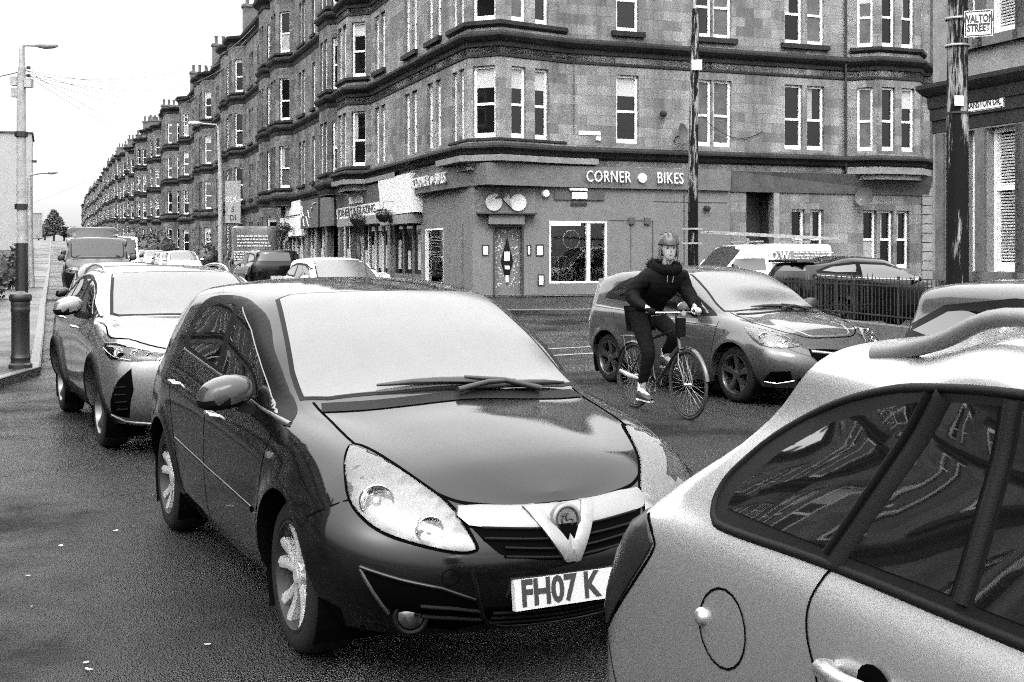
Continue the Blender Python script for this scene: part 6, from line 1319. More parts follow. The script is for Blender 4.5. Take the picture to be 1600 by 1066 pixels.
decal(SB, [(-.5, .80), (.5, .80), (.42, .55), (.55, .33), (-.55, .33), (-.42, .55)], FRONT, M['gap'], 'grille', SB.t, off=.003, is3d=False)
# details: grey hatchback behind the cyclist
T = CB2.t
CO = [(2.12, .94), (1.9, 1.06), (1.6, 1.22), (1.3, 1.33), (1.0, 1.38), (.6, 1.38), (.3, 1.345), (.05, 1.26), (-.15, 1.14), (-.2, 1.08), (.3, 1.05), (1.2, 1.0), (1.92, .93)]
sdec(CB2, CO, 'rubber', 'window_surround', .003, step=.06)
for pn in ([(1.98, .965), (1.75, 1.12), (1.5, 1.24), (1.3, 1.30), (1.15, 1.325), (1.17, 1.03), (1.8, .96)], [(1.05, 1.34), (.72, 1.345), (.4, 1.325), (.15, 1.25), (-.05, 1.15), (.3, 1.085), (1.07, 1.04)]): sdec(CB2, pn, 'swindow', 'side_window', .006)
decal(CB2, topd(WS), TOP, M['rubber'], 'windscreen_seal', T, off=.002, step=.08); decal(CB2, topd(WS), TOP, M['wscreen'], 'windscreen', T, off=.0055, step=.08, inset=.022)
groove(CB2, [(2.27, -.62, 0), (2.33, -.4, 0), (2.35, 0, 0), (2.33, .4, 0), (2.27, .62, 0)], TOP, M['plastic'], 'cowl', T, w_=.04, off=.004, smooth=4)
wiper(CB2, (2.3, .42), (2.24, .05), (2.2, -.36), T); wiper(CB2, (2.335, -.02), (2.26, .3), (2.2, .6), T)
c3 = [(2.62, -.80, .835), (2.8, -.714, .826), (2.98, -.573, .772), (3.156, -.474, .675), (3.173, -.489, .652), (3.103, -.713, .632), (2.93, -.847, .66), (2.746, -.836, .748)]
headlight(CB2, T, c3, view(-42, 8), .018, [((2.9, -.77, .74), .05, 1), ((3.08, -.62, .67), .04, 0)], smooth=2)
groove(CB2, [(x, y, 0) for x, y in sym([(2.2, -.655), (2.36, -.65), (2.62, -.66), (2.9, -.56), (3.05, -.42), (3.12, -.28), (3.15, 0)])], TOP, M['gap'], 'bonnet_gap', T, w_=.011, smooth=3)
groove(CB2, [(x, y, 0) for x, y in sym([(2.85, -.42), (3.0, -.36), (3.10, -.26), (3.125, 0)])], TOP, PC['suv'], 'bonnet_crease', T, w_=.02, off=.006, smooth=3, round_=True)
decal(CB2, [(-.42, .62), (0, .60), (.42, .62), (.34, .47), (0, .44), (-.34, .47)], FRONT, M['gap'], 'grille', T, off=.003, is3d=False, smooth=2)
groove(CB2, [(-.40, .60), (0, .56), (.40, .60)], FRONT, M['chrome'], 'grille_bar', T, w_=.03, off=.014, is3d=False, smooth=4, round_=True)
decal(CB2, [(2.95, -.81, .29), (3.05, -.80, .385), (3.2, -.66, .395), (3.17, -.60, .29), (3.0, -.75, .245)], view(-35), M['gap'], 'fog_lamp_recess', T, off=.003, mirror=True)
groove(CB2, [(2.95, -.80, .265), (3.06, -.72, .25), (3.17, -.58, .285)], view(-35), M['chrome'], 'bumper_trim', T, w_=.014, off=.01, mirror=True, round_=True)
decal(CB2, [(-.5, .36), (.5, .36), (.4, .22), (-.4, .22)], FRONT, M['gap'], 'lower_grille', T, off=.003, is3d=False, smooth=2)
number_plate(CB2, T, 0, .41, '', .1) if False else None
sgroove(CB2, [(2.2, .88), (2.2, .72), (2.15, .5), (2.1, .33), (2.0, .25)], 'gap', 'panel_gap', smooth=4); sgroove(CB2, [(1.0, 1.0), (1.0, .8), (.95, .5), (.9, .25)], 'gap', 'panel_gap', smooth=4)
sgroove(CB2, [(2.2, .83), (1.5, .86), (.5, .93), (-.4, .97)], PC['suv'], 'side_crease', w_=.02, off=.004, smooth=4, round_=True)
handle(CB2, T, 1.15, .87, .17); c, n = side_pt(CB2, 2.36, .78); g = MB(); g.obox(c+n*.003, V((1, 0, 0)), V((0, 1, 0)), V((0, 0, 1)), .025, .004, .02); g.build('side_indicator', M['chrome'], T)
mirror_(T, CB2, 1.75, 1.02, .83, M['black'], (.11, .115, .085))
# ---------------------------------------------------------------- cyclist
def skin(name, pts, edges, m, parent, sub_=2, root=0, bump_=None):
    """pts: (x, y, z, rx, ry); one continuous skinned surface"""
    me = bpy.data.meshes.new(name); me.from_pydata([p[:3] for p in pts], edges, []); o = bpy.data.objects.new(name, me); COL.objects.link(o)
    md = o.modifiers.new('s', 'SKIN'); 
    if not me.skin_vertices: 
        with bpy.context.temp_override(object=o, active_object=o): bpy.ops.mesh.customdata_skin_add()
    for i, p in enumerate(pts): me.skin_vertices[0].data[i].radius = (p[3], p[4] if len(p) > 4 else p[3]); me.skin_vertices[0].data[i].use_root = (i == root)
    md.use_smooth_shade = True; s = o.modifiers.new('d', 'SUBSURF'); s.levels = sub_; s.render_levels = sub_
    bpy.context.view_layer.update(); dg = bpy.context.evaluated_depsgraph_get(); m2 = bpy.data.meshes.new_from_object(o.evaluated_get(dg)); bpy.data.objects.remove(o)
    if bump_:
        rr = random.Random(3)
        for v_ in m2.vertices: v_.co += v_.normal*bump_*(math.sin(v_.co.z*95+3*math.sin(v_.co.x*20))*.5+math.sin(v_.co.x*60+v_.co.y*70)*.5)
    m2.materials.clear(); m2.materials.append(m); m2.shade_smooth(); o = bpy.data.objects.new(name, m2); COL.objects.link(o); o.parent = parent; return o
M['bikeframe'] = mat('dark_bike_enamel', .012, .3, coat=.5); M['jacket'] = mat('black_quilted_jacket', .0035, .7, bump=.4, bs=60, spec=.08); M['trouser'] = mat('dark_trousers', .004, .85, spec=.1)
M['skin'] = mat('skin', .33, .5); M['fur'] = mat('dark_fur', .005, .9, spec=.05); M['hair'] = mat('fair_hair', .12, .6); M['shoe'] = mat('dark_shoe', .03, .6); M['sock'] = mat('white_sock', .6, .8); M['helmet'] = mat('helmet_shell', .05, .35, var=.5, vs=9)
M['biketyre'] = mat('bicycle_tyre', .02, .7)
hb = math.atan2(-.91, .41); rc = V((1.31, 13.0, 0)); BK = thing('bicycle', 'dark town bicycle with thin wheels being ridden past the grey hatchback', 'bicycle', rc, hb)
ra = V((0, 0, .345)); fa_ = V((1.05, 0, .345)); bb = V((.43, 0, .285)); st = V((.27, 0, .80)); hd0 = V((.90, 0, .70)); hd1 = V((.85, 0, .88)); stem = V((.825, 0, 1.0)); bar = V((.86, 0, 1.05))
for c, nm in ((ra, 'rear'), (fa_, 'front')):
    wq = bpy.data.objects.new('wheel', None); COL.objects.link(wq); wq.parent = BK; wq.location = c
    g = MB(); g.tube([(math.cos(a*math.pi/24)*.33, 0, math.sin(a*math.pi/24)*.33) for a in range(48)], .0165, 8, closed=True); g.build('tyre', M['biketyre'], wq, smooth=60)
    g = MB(); g.tube([(math.cos(a*math.pi/24)*.309, 0, math.sin(a*math.pi/24)*.309) for a in range(48)], .0085, 6, closed=True); g.build('rim', M['dkalloy'], wq, smooth=60)
    g = MB()
    for a in range(32): an = a*math.pi/16; s = .025 if a % 2 else -.025; ah = an+(.5 if (a//2) % 2 else -.5); g.tube([(math.cos(ah)*.02, s, math.sin(ah)*.02), (math.cos(an)*.305, 0, math.sin(an)*.305)], .0014, 3, cap=False)
    g.build('spokes', M['galv'], wq); g = MB(); g.lathe([(0, -.045), (.012, -.045), (.02, -.03), (.014, -.02), (.014, .02), (.02, .03), (.012, .045), (0, .045)], ax=V((0, 1, 0)), n=12); g.build('hub', M['chrome'], wq, smooth=40)
g = MB()
for a, b, r in ((bb, st, .016), (bb, hd0, .019), (V((.285, 0, .74)), hd1, .016), (hd0+V((.01, 0, -.04)), hd1+V((-.01, 0, .03)), .02)): g.tube([a, b], r, 10)
for s in (-1, 1): g.tube([bb+V((0, s*.03, 0)), ra+V((0, s*.055, 0))], .009, 8); g.tube([st+V((0, s*.015, -.05)), ra+V((0, s*.055, 0))], .008, 8)
g.build('frame', M['bikeframe'], BK, smooth=60)
g = MB(); g.tube([hd0+V((.01, 0, -.03)), hd0+V((.02, 0, -.06))], .016, 8)
for s in (-1, 1): g.tube([hd0+V((.02, s*.03, -.05)), hd0+V((.05, s*.05, -.15)), fa_+V((-.02, s*.05, .08)), fa_+V((0, s*.05, 0))], .011, 8)
g.build('fork', M['bikeframe'], BK, smooth=60)
g = MB(); g.tube([hd1, stem, bar], .013, 8); g.tube([bar+V((-.10, -.31, -.0)), bar+V((-.06, -.2, .0)), bar+V((0, -.08, 0)), bar, bar+V((0, .08, 0)), bar+V((-.06, .2, 0)), bar+V((-.10, .31, 0))], .0115, 8); hbar = g.build('handlebar', M['chrome'], BK, smooth=60)
for s in (-1, 1): g = MB(); g.tube([bar+V((-.10, s*.31, 0)), bar+V((-.07, s*.22, 0))], .017, 8); g.build('grip', M['black'], hbar, smooth=60); g = MB(); g.tube([bar+V((-.04, s*.19, 0)), bar+V((.0, s*.2, -.02)), bar+V((-.03, s*.29, -.03))], .005, 6); g.build('brake_lever', M['chrome'], hbar, smooth=60)
g = MB(); g.tube([st, V((.235, 0, .93))], .013, 8); g.build('seat_post', M['chrome'], BK, smooth=60)
g = MB(); rows = []
for x, w_, z in ((.10, .02, .945), (.12, .07, .95), (.18, .075, .955), (.25, .05, .955), (.33, .025, .95), (.37, .015, .94)): rows.append([V((x, math.cos(a*.5236)*w_, z+math.sin(a*.5236)*.022)) for a in range(12)])
g.grid(rows, closeu=True); g.build('saddle', M['black'], BK, smooth=60)
g = MB(); g.lathe([(.085, -.003), (.095, 0), (.085, .003), (.07, .003), (.07, -.003), (.085, -.003)], bb+V((0, -.045, 0)), V((0, 1, 0)), 28); g.build('chainring', M['chrome'], BK)
ca = R(-100); cr1 = bb+V((math.cos(ca)*.17, -.075, math.sin(ca)*.17)); cr2 = bb+V((-math.cos(ca)*.17, .075, -math.sin(ca)*.17))
for a, b, s in ((bb+V((0, -.06, 0)), cr1, -1), (bb+V((0, .06, 0)), cr2, 1)): 
    g = MB(); g.tube([a, b], .011, 8); cq = g.build('crank', M['chrome'], BK, smooth=60); g = MB(); c = b+V((0, s*.05, 0)); g.box(c.x-.045, c.x+.045, c.y-.04, c.y+.04, c.z-.012, c.z+.008); g.build('pedal', M['black'], cq)
g = MB(); g.tube([bb+V((0, -.048, .085)), ra+V((0, -.04, .035)), ra+V((-.035, -.04, 0)), ra+V((0, -.04, -.035)), bb+V((0, -.048, -.085))], .004, 5); g.build('chain', M['black'], BK)
def guard(c, a0, a1, r, name):
    g = MB(); rows = []
    for k in range(15):
        a = R(lerp(a0, a1, k/14)); rows.append([V((c.x+math.cos(a)*(r+d), s*.024, c.z+math.sin(a)*(r+d))) for s, d in ((-1, -.012), (-.6, 0), (0, .006), (.6, 0), (1, -.012))])
    g.grid(rows); g.build(name, M['bikeframe'], BK, smooth=60)
guard(ra, 20, 200, .372, 'mudguard'); guard(fa_, 10, 160, .372, 'mudguard')
g = MB()
for s in (-1, 1): g.tube([V((-.22, s*.05, .76)), V((.2, s*.05, .77))], .006, 6); g.tube([V((-.15, s*.05, .76)), ra+V((0, s*.06, .02))], .005, 6)
for k in range(5): g.tube([V((-.2+.09*k, -.05, .76)), V((-.2+.09*k, .05, .76))], .005, 6)
g.build('rear_rack', M['bikeframe'], BK, smooth=60)
g = MB(); g.tube([bar+V((.05, 0, -.05)), bar+V((.055, 0, -.24))], [.055, .05], 10); g.build('bar_bag', M['jacket'], BK, smooth=60)
g = MB(); g.tube([bar+V((.07, 0, -.0)), bar+V((.11, 0, .0))], [.02, .028], 10); g.build('front_lamp', M['chrome'], BK, smooth=60)
g = MB(); g.tube([V((-.02, -.16, .40)), V((.16, -.15, .36)), V((.3, -.12, .34))], [.02, .03, .015], 8); g.build('kick_stand', M['galv'], BK, smooth=60)
# rider, built in the bicycle's own coordinates
PR = thing('person', 'cyclist in dark padded jacket with fur collar, dark trousers and striped helmet riding the bicycle', 'person', rc, hb)
fR = cr1+V((.02, -.05, .085)); fL = cr2+V((.02, .05, .085))
LX, LY = .10, .05
hip = (.21, 0, 1.02); kR = (.50, -.12, .62); kL = (.60, .13, .80)
aR = (fR.x-.06, fR.y, fR.z+.02); aL = (fL.x-.07, fL.y, fL.z+.03)
shR = (.43+LX, -.19+LY, 1.43); shL = (.46+LX, .19+LY, 1.43); eR = (.47, -.31, 1.20); eL = (.62, .31, 1.19); hR = (bar.x-.085, -.27, bar.z+.03); hL = (bar.x-.085, .27, bar.z+.03)
B0 = [(*hip, .13, .12), (.29, .01, 1.18, .12, .10), (.38+LX*.7, LY*.8, 1.34, .10, .09), (.44+LX, LY, 1.47, .06, .055), (.475+LX, LY, 1.54, .05, .05), (.505+LX, LY, 1.60, .062, .06), (.515+LX, LY, 1.67, .078, .072), (.51+LX, LY, 1.745, .085, .078), (.505+LX, LY, 1.80, .055, .055),
 (shR[0]-.01, shR[1]+.03, shR[2]-.03, .04, .04), (*eR, .03, .03), (*hR, .024, .02), (shL[0]-.01, shL[1]-.03, shL[2]-.03, .04, .04), (*eL, .03, .03), (*hL, .024, .02),
 (.23, -.09, .99, .09, .09), (*kR, .058, .058), (*aR, .038, .038), (fR.x+.09, fR.y, fR.z-.045, .035, .02), (.23, .09, .99, .09, .09), (*kL, .058, .058), (*aL, .038, .038), (fL.x+.09, fL.y, fL.z-.03, .035, .02)]
E0 = [(0, 1), (1, 2), (2, 3), (3, 4), (4, 5), (5, 6), (6, 7), (7, 8), (2, 9), (9, 10), (10, 11), (2, 12), (12, 13), (13, 14), (0, 15), (15, 16), (16, 17), (17, 18), (0, 19), (19, 20), (20, 21), (21, 22)]
body = skin('body', B0, E0, M['skin'], PR)
J = [(.20, 0, 1.00, .20, .175), (.27, .01, 1.14, .195, .16), (.35+LX*.5, LY*.5, 1.28, .21, .17), (.40+LX*.85, LY*.9, 1.40, .19, .145), (.44+LX, LY, 1.47, .09, .085), (shR[0], shR[1], shR[2]-.02, .095, .095), (.455, -.27, 1.30, .09, .09), (*eR, .084, .084), (.62, -.30, 1.12, .068, .068), (hR[0]-.05, hR[1], hR[2]+.015, .046, .046),
 (shL[0], shL[1], shL[2]-.02, .095, .095), (.54, .27, 1.30, .09, .09), (*eL, .082, .082), (.69, .30, 1.12, .066, .066), (hL[0]-.05, hL[1], hL[2]+.015, .046, .046)]
skin('jacket', J, [(0, 1), (1, 2), (2, 3), (3, 4), (3, 5), (5, 6), (6, 7), (7, 8), (8, 9), (3, 10), (10, 11), (11, 12), (12, 13), (13, 14)], M['jacket'], PR, 3, bump_=.004)
TR_ = [(.20, 0, 1.0, .15, .14), (.26, -.10, .97, .115, .11), (.39, -.115, .79, .095, .095), (*kR, .078, .078), (lerp(kR[0], aR[0], .45), -.125, lerp(kR[2], aR[2], .45), .066, .066), (aR[0], aR[1], aR[2]+.06, .052, .052),
 (.26, .10, .98, .115, .11), (.44, .12, .90, .095, .095), (*kL, .078, .078), (lerp(kL[0], aL[0], .5), .125, lerp(kL[2], aL[2], .5), .064, .064), (aL[0], aL[1], aL[2]+.05, .052, .052)]
skin('trousers', TR_, [(0, 1), (1, 2), (2, 3), (3, 4), (4, 5), (0, 6), (6, 7), (7, 8), (8, 9), (9, 10)], M['trouser'], PR, 3, bump_=.003)
for f, a in ((fR, aR), (fL, aL)):
    g = MB(); g.tube([V(a)+V((0, 0, .09)), V(a)+V((0, 0, .0))], [.042, .045], 10); g.build('sock', M['sock'], PR, smooth=60)
    rows = []
    for x, w_, h_, z in ((-.125, .02, .02, .0), (-.115, .038, .05, .012), (-.06, .042, .055, .012), (0, .042, .045, .0), (.06, .048, .035, -.012), (.11, .044, .028, -.018), (.145, .02, .015, -.026)): rows.append([V((f.x+x, f.y+math.cos(t*.5236)*w_, f.z-.03+z+math.sin(t*.5236)*h_)) for t in range(12)])
    g = MB(); g.grid(rows, closeu=True); g.v += [tuple(f+V((-.127, 0, -.03)))]; sh = g.build('shoe', M['shoe'], PR, smooth=60)
    g = MB(); g.hexa([V((f.x+x*s_, f.y+y*s_2, f.z+z)) for z in (-.082, -.066) for (x, s_, y, s_2) in ((-.12, 1, -.035, 1), (.13, 1, -.03, 1), (.13, 1, .03, 1), (-.12, 1, .035, 1))]); g.build('sole', M['sock'], sh)
# hands closed on the grips
for (h, s) in ((hR, -1), (hL, 1)):
    th = bpy.data.objects.new('hand', None); COL.objects.link(th); th.parent = PR; th.location = h
    g = MB(); rows = []
    for x, w_, t_, z in ((-.055, .022, .018, .006), (-.03, .032, .019, .006), (0, .04, .018, .004), (.03, .042, .015, -.002), (.042, .036, .010, -.008)): rows.append([V((x, math.cos(a*.6283)*w_, z+math.sin(a*.6283)*t_)) for a in range(10)])
    g.grid(rows, closeu=True)
    for k, (yy, L_) in enumerate(((-.030, .9), (-.010, 1.0), (.010, .97), (.029, .82))): g.tube([(.03, yy, 0), (.05*L_, yy, -.012), (.052*L_, yy, -.034), (.034, yy, -.05*L_), (.012, yy, -.048*L_)], [.0095, .0095, .009, .0085, .006], 7)
    g.tube([(-.02, -s*.032, 0), (.0, -s*.046, -.014), (.014, -s*.042, -.032), (.024, -s*.03, -.042)], [.012, .011, .010, .007], 7)
    g.build('glove', M['jacket'] if s < 0 else M['skin'], th, smooth=60)
# head: face towards the camera's right, helmet, hair, collar
HD = bpy.data.objects.new('head_details', None); HD.name = 'face'; COL.objects.link(HD); HD.parent = PR; HD.location = (.51+LX, LY, 1.70); HD.rotation_euler = (0, R(4), R(-18))
rows = []
for z, rx, ry, cx_ in ((-.125, .018, .02, .045), (-.11, .045, .042, .035), (-.085, .068, .055, .02), (-.05, .085, .066, .008), (-.01, .094, .073, 0), (.035, .098, .077, -.004), (.08, .09, .073, -.008), (.115, .06, .05, -.01), (.128, .01, .01, -.01)):
    rows.append([V((cx_+math.cos(a*.2618)*rx, math.sin(a*.2618)*ry, z)) for a in range(24)])
g = MB(); g.grid(rows, closeu=True); head = g.build('head', M['skin'], HD, smooth=80)
rows = [[V((.085+x, y, z)) for x, y, z in ((0, -w_, z_), (.6*d, -w_*.6, z_), (d, 0, z_), (.6*d, w_*.6, z_), (0, w_, z_))] for z_, w_, d in ((.02, .007, .008), (-.005, .009, .018), (-.025, .014, .03), (-.034, .013, .02), (-.038, .008, .002))]; g = MB(); g.grid(rows); g.build('nose', M['skin'], head, smooth=60)
M['lip'] = mat('lips', .14, .5); M['eye'] = mat('dark_eye', .02, .3)
g = MB(); g.tube([(.082, -.026, -.062), (.092, -.01, -.064), (.094, 0, -.065), (.092, .01, -.064), (.082, .026, -.062)], [.002, .005, .006, .005, .002], 6); g.build('mouth', M['lip'], head, smooth=60)
for s in (-1, 1):
    g = MB(); g.lathe([(0, -.008), (.011, -.004), (.012, .002), (.006, .006), (0, .007)], (.084, s*.03, .008), V((1, s*.25, 0)), 12); g.build('eye', M['eye'], head, smooth=60); g = MB(); g.tube([(.09, s*.014, .028), (.088, s*.03, .032), (.078, s*.046, .026)], [.002, .004, .002], 6); g.build('eyebrow', M['hair'], head, smooth=60)
    g = MB(); g.lathe([(0, .008), (.012, .01), (.02, .006), (.024, -.004), (.01, -.012)], (-.005, s*.074, -.005), V((0, s, .0)), 12); g.build('ear', M['skin'], head, smooth=60)
rows = []
for k in range(9):
    ph = math.pi/2*k/8; rows.append([V((-.012+math.cos(a*.2244)*(.135*math.cos(ph)**.8), math.sin(a*.2244)*(.108*math.cos(ph)**.8), .045+.115*math.sin(ph)+(.0 if math.cos(a*.2244) > 0 else -.02*math.cos(ph)))) for a in range(28)])
g = MB(); g.grid(rows, closeu=True); hl = g.build('helmet', M['helmet'], HD, smooth=60)
g = MB()
for y_ in (-.066, -.024, .024, .066):
    for x0_, x1_ in ((.10, .02), (0, -.09)): 
        q = []
        for t_ in (0, .5, 1):
            x_ = lerp(x0_, x1_, t_); r2 = max(0, 1-(x_+.012)**2/.135**2-(y_**2)/.108**2); q.append(V((x_, y_, .05+.118*r2**.45)))
        g.tube(q, [.004, .011, .004], 6)
g.build('helmet_vents', M['black'], hl, smooth=60)
g = MB(); g.grid([[V((.10+x, y, .045+z)) for x, y, z in ((-.02, -.085, 0), (.02, -.05, -.004), (.035, 0, -.006), (.02, .05, -.004), (-.02, .085, 0))], [V((.10+x, y, .055+z)) for x, y, z in ((-.02, -.085, 0), (.015, -.05, .0), (.03, 0, .0), (.015, .05, .0), (-.02, .085, 0))]]); g.build('helmet_peak', M['black'], hl)
for s in (-1, 1): g = MB(); g.tube([(.0, s*.088, .04), (.02, s*.078, -.05), (.045, s*.02, -.125)], .004, 5); g.build('helmet_strap', M['black'], hl)
rr = random.Random(4); g = MB()
for k in range(150):
    a = rr.uniform(1.25, 5.03); c = V((-.01+math.cos(a)*.098, math.sin(a)*.082, rr.uniform(-.02, .04))); L_ = rr.uniform(.05, .12); g.tube([c, c+V((math.cos(a)*.02, math.sin(a)*.02, -L_*.6)), c+V((rr.uniform(-.03, .01), math.sin(a)*.012, -L_))], [.006, .005, .001], 4, cap=False)
g.build('hair', M['hair'], HD, smooth=60)
g = MB(); rr = random.Random(8)
g.tube([(.425+LX+math.cos(a*.3142)*.105, LY+math.sin(a*.3142)*.135, 1.505+math.cos(a*.3142)*-.03) for a in range(20)], .058, 8, closed=True); col_ = g.build('fur_collar', M['fur'], PR, smooth=60); g = MB()
for k in range(900):
    a = rr.uniform(0, 6.283); c = V((.425+LX+math.cos(a)*.105, LY+math.sin(a)*.135, 1.505-math.cos(a)*.03)); d = V((rr.gauss(0, 1), rr.gauss(0, 1), rr.gauss(0, 1))).normalized(); p = c+d*.05; q = c+d*rr.uniform(.075, .105); u = d.orthogonal().normalized()*.004; g.quad(p-u, p+u, q)
g.build('fur', M['fur'], col_, fix=False)
for s in (-1, 1): g = MB(); g.tube([(.63, s*.03+LY, 1.47), (.64, s*.035+LY, 1.40), (.63, s*.03+LY, 1.35)], .004, 5); g.build('drawstring', M['galv'], PR)
# ---- remaining vehicles
M['vscreen'] = mat('van_windscreen', .03, .3, spec=.4)
def auto(B, lamps='front', panes=2, van=False, detail=True, winf=1.0, scr=None):
    q = B.sp['P']; hw = q['W']/2; cx, cz = q['cowl']; wx = q['wtop']; T = B.t; b0, b1 = q['belt']; H = q['H']; ro = q['ro']; L1 = q['L1']; rt = q['rtop']; tb = q['tumble']
    std_glass(B, ws=scr or ('vscreen' if van else 'wscreen')); zt = H-.14
    if not van:
        out = [(cx-.1, b1+.035), (lerp(cx, wx, .5), lerp(b1, zt, .62)), (wx-.1, zt-.01), (lerp(wx, rt, .5), zt+.012), (rt+.25, zt-.05), (rt-.12, lerp(b0, zt, .35)), (rt-.1, b0+.05), (0, b0+.03)]
        sdec(B, out, 'rubber', 'window_surround', .004, step=.09)
        xm = lerp(wx, rt, .5)+.05; n = 2
        sdec(B, [(cx-.28, b1+.06), (lerp(cx, wx, .5)-.1, lerp(b1, zt, .55)), (wx-.14, zt-.06), (xm+.06, zt-.04), (xm+.06, b1+.055)], 'swindow', 'side_window', .008, step=.08)
        sdec(B, [(xm-.05, zt-.04), (rt+.3, zt-.09), (rt+.02, lerp(b0, zt, .35)), (.0, b0+.06), (xm-.05, b0+.06)], 'swindow', 'side_window', .008, step=.08)
        sgroove(B, [(xm, b0), (xm+.02, .6), (xm, .3)], 'gap', 'panel_gap'); sgroove(B, [(cx-.05, b1-.02), (cx-.05, .6), (cx-.15, .3)], 'gap', 'panel_gap')
    else:
        sdec(B, [(cx-.2, b1+.05), (lerp(cx, wx, .6), lerp(b1, zt, .55)), (wx+.0, zt-.25), (wx-.55, zt-.25), (wx-.55, b1+.05)], 'swindow', 'side_window', .006, step=.1)
        sgroove(B, [(wx-.65, zt-.15), (wx-.65, .35)], 'gap', 'panel_gap'); sgroove(B, [(-.4, b0-.1), (wx-.7, b0-.1)], 'gap', 'panel_gap')
    wr_ = B.sp['wr']; wheels(B, wr_-.1, 'alloydark' if lamps != 'white' else 'alloy', 'five', wd=.2)
    if lamps == 'front':
        z = q['nz']-.16; lamp = [(L1-.4, -hw*.92, z+.05), (L1-.2, -hw*.74, z+.1), (L1-.05, -hw*.5, z+.06), (L1-.05, -hw*.5, z-.06), (L1-.2, -hw*.78, z-.08), (L1-.35, -hw*.94, z-.02)]
        r = decal(B, lamp, view(-40), M['reflector'], 'headlight', T, off=.005, mirror=True, smooth=0, step=.08)
        decal(B, [(-.45*hw, z+.08), (.45*hw, z+.08), (.4*hw, z-.05), (-.4*hw, z-.05)], FRONT, M['gap'], 'grille', T, off=.004, is3d=False, step=.1); decal(B, [(-.6*hw, .42), (.6*hw, .42), (.5*hw, .28), (-.5*hw, .28)], FRONT, M['gap'], 'lower_grille', T, off=.004, is3d=False, step=.1)
        decal(B, [(-.26, .52), (.26, .52), (.26, .42), (-.26, .42)], FRONT, M['plate'], 'number_plate', T, off=.012, is3d=False, step=.1)
    z0 = b0+.08; z1 = (q['H']-.14) if not van else H-.35; wv = hw*tb*.95
    decal(B, [(-hw*.72, z0), (hw*.72, z0), (wv*.86, z1), (-wv*.86, z1)], REAR, M['rwindow'], 'rear_window', T, off=.006, is3d=False, step=.1)
    for s in (-1, 1): decal(B, [(s*hw*.6, b0-.05), (s*hw*.9, b0-.02), (s*hw*.9, b0-.3), (s*hw*.6, b0-.22)], REAR, M['redlens'], 'tail_light', T, off=.008, is3d=False, step=.1)
    decal(B, [(-.26, .62), (.26, .62), (.26, .5), (-.26, .5)], REAR, M['plate'], 'number_plate', T, off=.01, is3d=False, step=.1)
    mirror_(T, B, cx-.35, b1+.07, hw*.94, M['black'] if van else B.m, (.09, .1, .11 if van else .08))
PLAIN = dict(dx=.11, nc=7, subn=3)
PC['vandark'] = paint('dark_van_paint', .008, .1, .4, ci=1.4); PC['vangrey'] = paint('grey_van_paint', .15, .3, .4)
def hspec(H=1.47, W=1.75, **k): a = dict(wb=2.55, ro=.68, fo=.82, W=W, H=H, wr=.31, cowl=(2.2, .98*H/1.47), wtop=1.3, rtop=-.42, belt=(1.0*H/1.47, .93*H/1.47), nz=.78*H/1.47, roofr=H-.08); a.update(PLAIN); a.update(k); return mkspec(a.pop('wb'), a.pop('ro'), a.pop('fo'), a.pop('W'), a.pop('H'), a.pop('wr'), a.pop('cowl'), a.pop('wtop'), a.pop('rtop'), a.pop('belt'), a.pop('nz'), **a)
def vspec(H=1.95, L=4.9, W=1.9, wtop=1.95, cowl=2.6, belt=1.15, nose=1.0, tb=.86): return mkspec(L*.6, L*.2, L*.2, W, H, .34, (L*.6+.18, belt+.03), L*.6-.55, -L*.2+.12, (belt+.02, belt-.02), nose, tumble=tb, roofr=H-.03, clr=.25, rx=[.03, 0, 0, .0, .02, .05, .07, .09, .10], **PLAIN)
def put(label, sp, m, x, y, h, cat='car', name='car', group=None): return car(label, sp, m, (x, y, gz(x, y)), h, cat, name, group)
hs_ = math.atan2(fE.y, fE.x)     # street direction, nose towards the camera
row = lambda Y, off=0: (-4.83-.3686*(Y-12.84)+off*.935, Y+off*.35)
x, y = row(20.3, 1.0); b = put('dark hatchback tucked behind the pale grey sport utility car', hspec(1.47, W=1.8), PC['dark'], x, y, hs_); auto(b, scr='vscreen')
x, y = row(37.5, 1.0); b = put('dark people carrier van facing the camera, in front of the tallest van', vspec(1.84), PC['vandark'], x, y, hs_, 'van', 'van'); auto(b, van=True)
for s in (-1, 1): g = MB(); g.tube([(-.6, s*.6, 1.89), (1.9, s*.6, 1.89)], .03, 6); g.build('roof_rail', M['chrome'], b.t)
x, y = row(47.5, 1.1); b = put('tall dark high-roofed van behind the people carrier', vspec(2.36, L=5.6, W=2.0, belt=1.3, nose=1.1), PC['vandark'], x, y, hs_, 'van', 'van'); auto(b, van=True)
x, y = row(62, 1.2); b = put('pale van half hidden right behind the tall dark van', vspec(2.2, L=5.2), PC['white'], x+1.6, y, hs_, 'van', 'van'); auto(b, van=True)
b = put('white car beyond the dark hatchback roof, in front of the shops', hspec(1.46), PC['white'], -4.35, 28, R(-66)); auto(b, lamps='front')
b = put('dark tall car with a pale rear window between the white car and the lettered van', hspec(1.5, W=1.8), PC['dark'], -7.7, 39.5, R(112)); auto(b)
